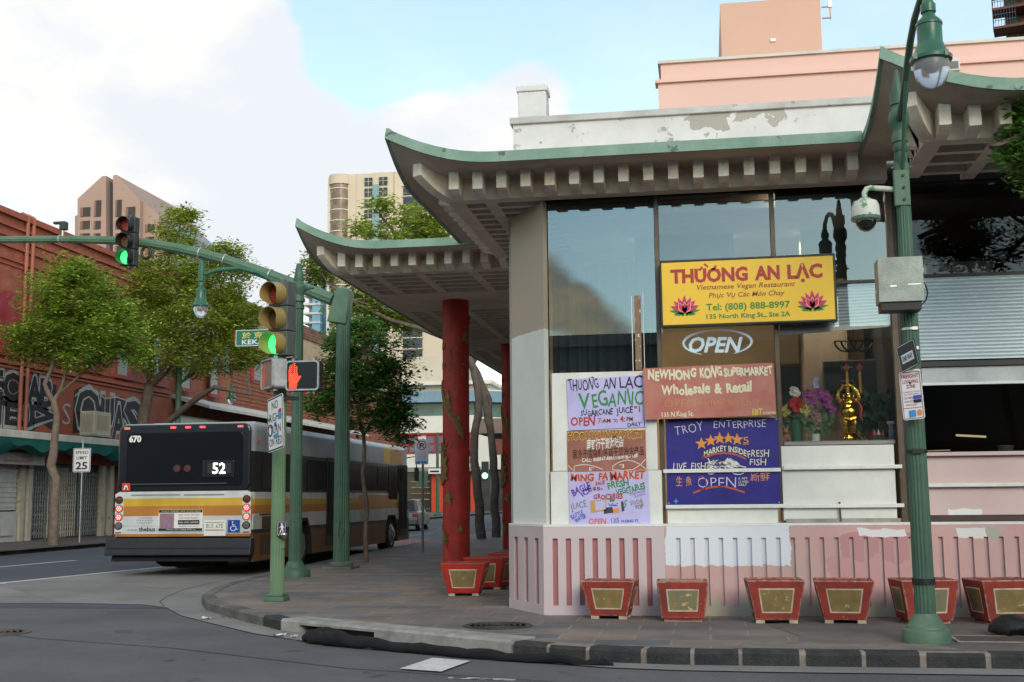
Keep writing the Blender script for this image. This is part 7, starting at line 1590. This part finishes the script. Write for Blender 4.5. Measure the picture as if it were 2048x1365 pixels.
# blue glass tower
YG2 = 360
GT = bld('glass_tower', 'slim blue glass tower with white floor bands beyond the near lamp post')
def G_(px, py): v = atY(px, py, YG2); return v.x, v.z
M_gt = mat('blue tower glass', (.10, .24, .40), rough=.12, col2=(.28, .50, .66), scale=.05); M_gtd = mat('dark blue glass', (.06, .15, .24), rough=.15, var=.5, scale=.08)
blk('wall', G_(607, 500)[0], G_(628, 500)[0], YG2+6, YG2+30, 0, G_(607, 495)[1], mat('pale tower side', (.50, .50, .50), rough=.7), GT); blk('glass', G_(626, 500)[0], G_(642, 500)[0], YG2, YG2+20, 0, G_(607, 487)[1], M_gt, GT); blk('glass', G_(642, 500)[0], G_(660, 500)[0], YG2+2, YG2+20, 0, G_(607, 480)[1], M_gtd, GT)
fl2 = G_(607, 500)[1]-G_(607, 518)[1]
for k in range(9):
    z = G_(607, 503)[1]-k*fl2
    if z > 2: blk('floor_band', G_(608, 500)[0], G_(642.5, 500)[0], YG2-.4, YG2+9, z, z+fl2*.22, M_mw, GT)
# pink office block on the right
M_pink = mat('pink render', (.68, .45, .415), rough=.85, var=.06, scale=.5); M_pinkb = mat('pink brick', (.56, .355, .29), rough=.85, var=.06, scale=.5)
PK = bld('pink_building', 'plain pink office building with pale coping behind the restaurant parapet')
YP = 24
def K_(px, py, Y=YP): return atY(px, py, Y)
xp = K_(1317, 200).x
ztop = K_(1700, 96).z
blk('wall', xp, 24, YP, YP+10, 5.0, ztop-.45, M_pink, PK); blk('parapet', xp+.06, 24, YP+.10, YP+10, ztop-.45, ztop-.05, M_pink, PK); blk('string_course', xp-.06, 24, YP-.07, YP+.3, ztop-.50, ztop-.43, M_pink, PK); blk('coping', xp+.0, 24, YP+.04, YP+10, ztop-.05, ztop+.01, mat('pale coping', (.58, .55, .52), rough=.8), PK)
q0 = K_(1440, 8, 28); q1 = K_(1640, 0, 28); blk('roof_block', q0.x, q1.x, 28, 33, ztop-1, q0.z, M_pinkb, PK)
q = K_(1541, 79, 27.95); blk('wall_tag', q.x, q.x+.12, 27.96, 28.0, q.z-.05, q.z+.02, M_rail, PK)
mb = MB(); w0 = K_(1643, 15, 28.5)
for dz in (0, .28): mb.tube([w0+Vector((0, 0, -dz)), w0+Vector((.22, 0, -dz))], .02, 6)
mb.tube([w0+Vector((.2, 0, .1)), w0+Vector((.2, 0, -.32))], .015, 6); obj('antenna_bracket', mb, mat('bracket pink', (.45, .27, .2), rough=.6), PK); mb = MB(); mb.cbox(w0+Vector((.2, 0, .10)), (.09, .08, .24)); obj('antenna', mb, M_rail, PK)
q = K_(1894, 130); blk('wall_vent', q.x, q.x+.22, YP-.12, YP+.02, q.z-.16, q.z+.10, mat('vent white', (.55, .55, .55)), PK); blk('vent_opening', q.x+.03, q.x+.19, YP-.13, YP-.118, q.z-.13, q.z+.02, M_win_dk, PK)
# dark tower at the right edge
DT = bld('dark_tower', 'dark brown residential tower with railed balconies at the right edge of the photo')
_a = R(-16)
YD = 70
def D_(px, py): v = atY(px, py, YD); return v.x, v.z
M_dt = mat('dark tower brown', (.10, .045, .035), rough=.7); M_dtr = mat('balcony steel', (.05, .08, .12), rough=.5)
x0 = D_(2010, 40)[0]; DT.rotation_euler = (0, 0, _a); DT.location = Vector((x0, YD, 0))-Matrix.Rotation(_a, 3, 'Z') @ Vector((x0, YD, 0)); blk('wall', x0, x0+14, YD, YD+14, 0, 40, M_dt, DT); blk('window', x0+.1, x0+.75, YD-.05, YD+.1, 20, 39, mat('tower window', (.10, .13, .17), rough=.2, var=.5, scale=.4), DT)
for py in (68, 31, -6):
    z = D_(2008, py)[1]; mb = MB(); mb.box(x0-.62, x0+1.2, YD-1.4, YD, z-.14, z); b_ = obj('balcony', mb, M_dt, DT)
    mb = MB()
    for zz_ in (.35, .7, 1.0): mb.tube([(x0-.6, YD, z+zz_), (x0-.6, YD-1.38, z+zz_), (x0+.6, YD-1.38, z+zz_)], .02, 5)
    for k in range(9): mb.tube([(x0-.6+k*.15, YD-1.38, z), (x0-.6+k*.15, YD-1.38, z+1.0)], .014, 5)
    obj('railing', mb, M_dtr, b_)
    mb = MB(); mb.prism([(x0+1.2, z-.1), (x0+3.4, z+1.5), (x0+3.4, z+1.3), (x0+1.2, z-.3)], 'y', YD-1.3, YD-.3); obj('fin', mb, M_dt, DT)
# buildings across the main street, seen only as reflections in the shop glass
OP = bld('opposite_building', 'low flat roofed shops across the main street mirrored in the restaurant windows')
blk('wall', -60, 60, -30, -17, 0, 7.6, mat('opposite wall', (.16, .14, .13), rough=.8, var=.3, scale=.3), OP)
blk('cornice', -60, 60, -17.05, -16.7, 7.3, 7.75, mat('opposite cornice', (.25, .22, .2), rough=.8), OP)
for k in range(14): blk('shop_window', -56+k*8, -51+k*8, -16.98, -16.9, .6, 3.4, M_win_dk, OP)

NB = bld('reflection_block', 'plain unseen block added behind the restaurant to darken the bus window reflections')  # unseen block, added so the bus windows mirror something dark
blk('wall', -3.4, 12, 46.8, 108, .1, 7.2, mat('reflection block wall', (.30, .26, .23), rough=.8, var=.2, scale=.4), NB); blk('shop_front', -3.45, -3.38, 47.5, 107, .2, 3.4, M_win_dk, NB)

# ============================================================ trees
def leaf_mat(name, dark, light, trans=.45):
    m = bpy.data.materials.new(name); m.use_nodes = True; t = m.node_tree; t.nodes.remove(t.nodes['Principled BSDF'])
    g = t.nodes.new('ShaderNodeNewGeometry'); r = t.nodes.new('ShaderNodeValToRGB'); t.links.new(g.outputs['Random Per Island'], r.inputs[0])
    e = r.color_ramp.elements; e[0].color = (*dark, 1); e[1].color = (*light, 1)
    tcn = t.nodes.new('ShaderNodeTexCoord'); nz = t.nodes.new('ShaderNodeTexNoise'); nz.inputs['Scale'].default_value = .9; t.links.new(tcn.outputs['Object'], nz.inputs[0])
    mr = t.nodes.new('ShaderNodeMapRange'); mr.inputs[1].default_value = .35; mr.inputs[2].default_value = .65; mr.inputs[3].default_value = .8; mr.inputs[4].default_value = 1.3; t.links.new(nz.outputs[0], mr.inputs[0])
    mu = t.nodes.new('ShaderNodeVectorMath'); mu.operation = 'SCALE'; t.links.new(r.outputs[0], mu.inputs[0]); t.links.new(mr.outputs[0], mu.inputs['Scale'])
    d = t.nodes.new('ShaderNodeBsdfDiffuse'); tr = t.nodes.new('ShaderNodeBsdfTranslucent'); gl = t.nodes.new('ShaderNodeBsdfGlossy'); gl.inputs['Roughness'].default_value = .45
    t.links.new(mu.outputs[0], d.inputs[0]); t.links.new(mu.outputs[0], tr.inputs[0])
    m1 = t.nodes.new('ShaderNodeMixShader'); m1.inputs[0].default_value = trans; t.links.new(d.outputs[0], m1.inputs[1]); t.links.new(tr.outputs[0], m1.inputs[2])
    m2 = t.nodes.new('ShaderNodeMixShader'); m2.inputs[0].default_value = .04; t.links.new(m1.outputs[0], m2.inputs[1]); t.links.new(gl.outputs[0], m2.inputs[2])
    t.links.new(m2.outputs[0], t.nodes['Material Output'].inputs[0]); return m
M_leaf1 = leaf_mat('fresh leaves', (.10, .18, .024), (.44, .58, .09)); M_leaf2 = leaf_mat('yellow green leaves', (.10, .16, .02), (.48, .58, .09)); M_leaf3 = leaf_mat('deep leaves', (.035, .105, .022), (.17, .34, .07))
M_bark = mat('grey brown bark', (.20, .15, .115), rough=.9, col2=(.11, .085, .065), scale=5, bump=.5); M_bark2 = mat('dark bark', (.085, .065, .055), rough=.9, col2=(.15, .12, .10), scale=5, bump=.5)
def crown_mesh(rnd, blobs, leaf, per=30, cr=.30, flat=.55, wid=.42):
    mb = MB(); V = mb.v; F = mb.f; cents = []
    for c, rad, n in blobs:
        for _ in range(int(n*1.2)):
            while True:
                d = Vector((rnd.uniform(-1, 1), rnd.uniform(-1, 1), rnd.uniform(-1, 1)))
                if .12 < d.length_squared < 1: break
            q_ = rnd.random()
            if q_ < .38: d = d.normalized()*rnd.uniform(.7, 1.1)
            elif q_ < .46: d = d.normalized()*rnd.uniform(1.1, 1.5)
            p = Vector((c[0]+d.x*rad[0], c[1]+d.y*rad[1], c[2]+d.z*rad[2])); cents.append(p); k = rnd.uniform(.6, 1.25)
            for _ in range(int(per*k)):
                q = p+Vector((rnd.gauss(0, cr*k*.6), rnd.gauss(0, cr*k*.6), rnd.gauss(0, cr*k*flat*.6)))
                a = rnd.uniform(0, 6.283); l = leaf*rnd.uniform(.6, 1.25); e1 = Vector((math.cos(a), math.sin(a), rnd.uniform(-.6, .45)))*l; e2 = Vector((-math.sin(a), math.cos(a), rnd.uniform(-.45, .45)))*l*wid
                o = len(V); V += [tuple(q), tuple(q+e1*.55+e2*.5+Vector((0, 0, l*.06))), tuple(q+e1), tuple(q+e1*.5-e2*.5)]; F.append((o, o+1, o+2, o+3))
    return mb, cents
def tree(label, trunk_paths, blobs, leaf, lm, bark, seed, per=30, cr=.3, extra=(), twigs=26, cat='tree', name='street_tree'):
    rnd = random.Random(seed); base = Vector(trunk_paths[0][0][0]); t = thing(name, label, cat, base)
    mb = MB()
    for pts, rad in trunk_paths:
        P = []; RR = []; n = len(pts)
        for i in range(n-1):
            for k in range(5):
                f = k/5; p = Vector(pts[i])*(1-f)+Vector(pts[i+1])*f-base; r_ = rad[i]*(1-f)+rad[i+1]*f
                P.append(p+Vector((mnoise.noise((p.z*1.3, seed, 1)), mnoise.noise((p.z*1.3, seed, 7)), 0))*.10*min(1, p.z+.2)); RR.append(r_*(1+.12*mnoise.noise((p.z*3, seed, p.x))))
        P.append(Vector(pts[-1])-base); RR.append(rad[-1]); mb.tube(P, RR, 10)
    obj('trunk', mb, bark, t, smooth=True)
    cm, cents = crown_mesh(rnd, [((Vector(c)-base), r_, n) for c, r_, n in blobs], leaf, per, cr); cr_o = obj('crown', cm, lm, t)
    tw = MB(); ends = [Vector(p[-1])-base for p, _ in trunk_paths[1:]] or [Vector(trunk_paths[0][0][-1])-base]
    for c in rnd.sample(cents, min(twigs, len(cents))):
        e = min(ends, key=lambda q: (q-c).length); m_ = e.lerp(c, .5)+Vector((rnd.gauss(0, .2), rnd.gauss(0, .2), -.15*rnd.random())); tw.tube([e, m_, c], [.045, .03, .012], 5, caps=False)
    obj('limbs', tw, bark, t, smooth=True)
    for nm, m, bl, lf, pr in extra:
        em, _ = crown_mesh(rnd, [((Vector(c)-base), r_, n) for c, r_, n in bl], lf, pr, .12); obj(nm, em, m, t)
    return t
def PX_(Y, *pp): return [atY(x, y, Y+dy) for x, y, dy in pp]
def blob(px, py, rx, ry, Y, n, dep=None):
    k = FPX/ (Y*1.0); c = atY(px, py, Y); return (c, (rx/k*1.0, (dep or rx)/k*1.0, ry/k), n)
# left street tree
Y1 = 37.9; b1 = atZ(106, 1090, .13); Y1 = b1.y
tree('slim pale trunked street tree with a loose bright crown in front of the graffiti wall',
     [([b1]+PX_(Y1, (111, 960, 0), (102, 930, 0), (113, 875, 0), (107, 800, 0)), [.17, .14, .15, .12, .10]), (PX_(Y1, (107, 802, 0), (90, 768, -.2), (110, 715, -.3), (125, 660, -.4)), [.09, .07, .06, .04]), (PX_(Y1, (109, 802, 0), (122, 785, .2), (134, 722, .4), (150, 660, .6)), [.08, .06, .05, .03]), (PX_(Y1, (124, 785, .2), (165, 745, .5), (200, 715, .9)), [.05, .04, .025])],
     [blob(150, 590, 85, 55, Y1, 130), blob(110, 660, 85, 55, Y1, 130), blob(205, 655, 80, 60, Y1, 130), blob(60, 690, 42, 40, Y1, 40), blob(150, 545, 40, 28, Y1, 34), blob(160, 715, 60, 28, Y1, 36), blob(255, 700, 40, 30, Y1, 30)], .175, M_leaf1, M_bark, 3, per=46, cr=.36)
# spreading tree behind the bus
Y2 = 46
b2 = Vector((atY(287, 840, Y2).x, Y2, .13))
tree('wide spreading dark trunked tree rising behind the black bus roof',
     [([b2]+PX_(Y2, (287, 840, 0), (300, 768, 0)), [.3, .24, .20]), (PX_(Y2, (300, 770, 0), (335, 735, -.5), (380, 690, -1), (420, 640, -1)), [.18, .13, .10, .05]), (PX_(Y2, (300, 770, 0), (300, 700, .5), (330, 600, .5), (340, 500, .5)), [.16, .12, .09, .04]), (PX_(Y2, (330, 850, 0), (390, 800, -.6), (430, 775, -1), (500, 790, -1.2)), [.14, .12, .09, .05]), (PX_(Y2, (300, 760, 0), (260, 700, 1), (240, 640, 1)), [.12, .08, .04])],
     [blob(330, 560, 75, 60, Y2, 120), blob(350, 465, 48, 50, Y2, 52), blob(440, 560, 70, 60, Y2, 130), blob(400, 650, 120, 62, Y2, 250), blob(480, 640, 40, 60, Y2, 60), blob(390, 720, 130, 34, Y2, 110), blob(290, 620, 60, 60, Y2, 80), blob(455, 505, 36, 22, Y2, 28), blob(370, 430, 26, 18, Y2, 14), blob(500, 710, 40, 30, Y2, 34)], .185, M_leaf2, M_bark2, 8, per=50, cr=.38)
# young tree by the bus
b3 = atZ(733, 1125, .13); Y3 = b3.y
tree('young street tree with dense deep green crown and red berries between mast and column',
     [([b3]+PX_(Y3, (730, 1000, 0), (728, 870, 0), (712, 820, 0), (695, 770, 0)), [.055, .05, .042, .035, .025]), (PX_(Y3, (728, 872, 0), (745, 840, 0), (765, 800, .1)), [.035, .03, .02]), (PX_(Y3, (712, 822, 0), (725, 770, 0), (740, 700, 0)), [.03, .025, .015])],
     [blob(725, 720, 80, 70, Y3, 170), blob(680, 770, 70, 60, Y3, 110), blob(775, 780, 58, 80, Y3, 150), blob(650, 800, 45, 35, Y3, 45), blob(800, 850, 36, 42, Y3, 55), blob(690, 680, 42, 30, Y3, 40), blob(730, 655, 36, 16, Y3, 20), blob(740, 840, 50, 28, Y3, 40)], .13, M_leaf3, M_bark, 5, per=26, cr=.17, extra=[('berries', mat('berry red', (.35, .07, .03), rough=.5), [blob(728, 665, 14, 12, Y3-.5, 6), blob(690, 730, 70, 60, Y3-.5, 6)], .06, 10)], twigs=20)
# leaning trunks with the high crown beyond the canopy
b4 = atZ(963, 1079, .13); Y4 = b4.y
tree('tall tree with leaning grey trunk and airy light green crown rising behind the rear canopy',
     [([b4]+PX_(Y4, (955, 990, 0), (948, 880, 0), (958, 800, 0), (948, 740, 0), (925, 690, 0), (880, 600, 0)), [.17, .155, .14, .13, .125, .12, .11]), (PX_(Y4, (880, 600, 0), (830, 520, .5), (790, 470, 1), (760, 430, 1)), [.12, .10, .07, .04]), (PX_(Y4, (925, 690, 0), (850, 660, -1), (780, 640, -1), (700, 600, -1)), [.11, .09, .07, .04]), (PX_(Y4, (880, 600, 0), (860, 520, 0), (840, 450, 0)), [.10, .08, .04])],
     [blob(832, 445, 44, 34, Y4, 44), blob(770, 412, 24, 14, Y4, 13), blob(728, 455, 28, 16, Y4, 14), blob(800, 500, 90, 28, Y4, 60), blob(870, 470, 40, 30, Y4, 34), blob(640, 545, 34, 26, Y4, 30), blob(630, 520, 20, 14, Y4, 10), blob(740, 630, 70, 34, Y4, 70), blob(820, 640, 60, 26, Y4, 50), blob(700, 590, 30, 24, Y4, 20), blob(780, 600, 60, 20, Y4, 26)], .22, M_leaf2, M_bark2, 12, per=30, cr=.34, twigs=34)
b5 = atZ(992, 1075, .13); Y5 = b5.y
tree('second grey trunk beside the leaning tree, curving up under the rear canopy',
     [([b5]+PX_(Y5, (990, 980, 0), (984, 880, 0), (972, 810, 0), (960, 760, 0), (945, 730, 0), (930, 690, 0)), [.16, .15, .135, .125, .12, .115, .10]), (PX_(Y5, (985, 880, 0), (978, 800, 0), (960, 755, 0), (945, 735, 0)), [.10, .09, .08, .05])],
     [blob(930, 560, 60, 60, Y5, 60), blob(880, 560, 50, 40, Y5, 40)], .22, M_leaf2, M_bark2, 15, per=26, cr=.34)
# tree reaching in from the right edge
Y6 = 12.4; c6 = atY(2130, 300, Y6); b6 = Vector((c6.x+.3, Y6, .13))
tree('glossy green street tree whose leaves reach in at the right edge of the photo',
     [([b6, b6+Vector((.05, 0, 1.8)), b6+Vector((-.02, 0, 3.2))], [.07, .06, .05]), ([b6+Vector((-.02, 0, 3.2)), b6+Vector((-.3, 0, 4.0)), c6+Vector((-.3, 0, .2))], [.04, .03, .015]), ([b6+Vector((-.02, 0, 3.2)), b6+Vector((.3, .1, 4.2)), b6+Vector((.5, 0, 4.9))], [.04, .03, .015])],
     [blob(2095, 300, 78, 90, Y6, 130), blob(2180, 280, 90, 120, Y6, 110), blob(2055, 260, 38, 40, Y6, 36), blob(2040, 320, 34, 30, Y6, 28)], .085, leaf_mat('glossy leaves', (.05, .13, .025), (.22, .40, .075)), M_bark, 6, per=22, cr=.10, twigs=24)
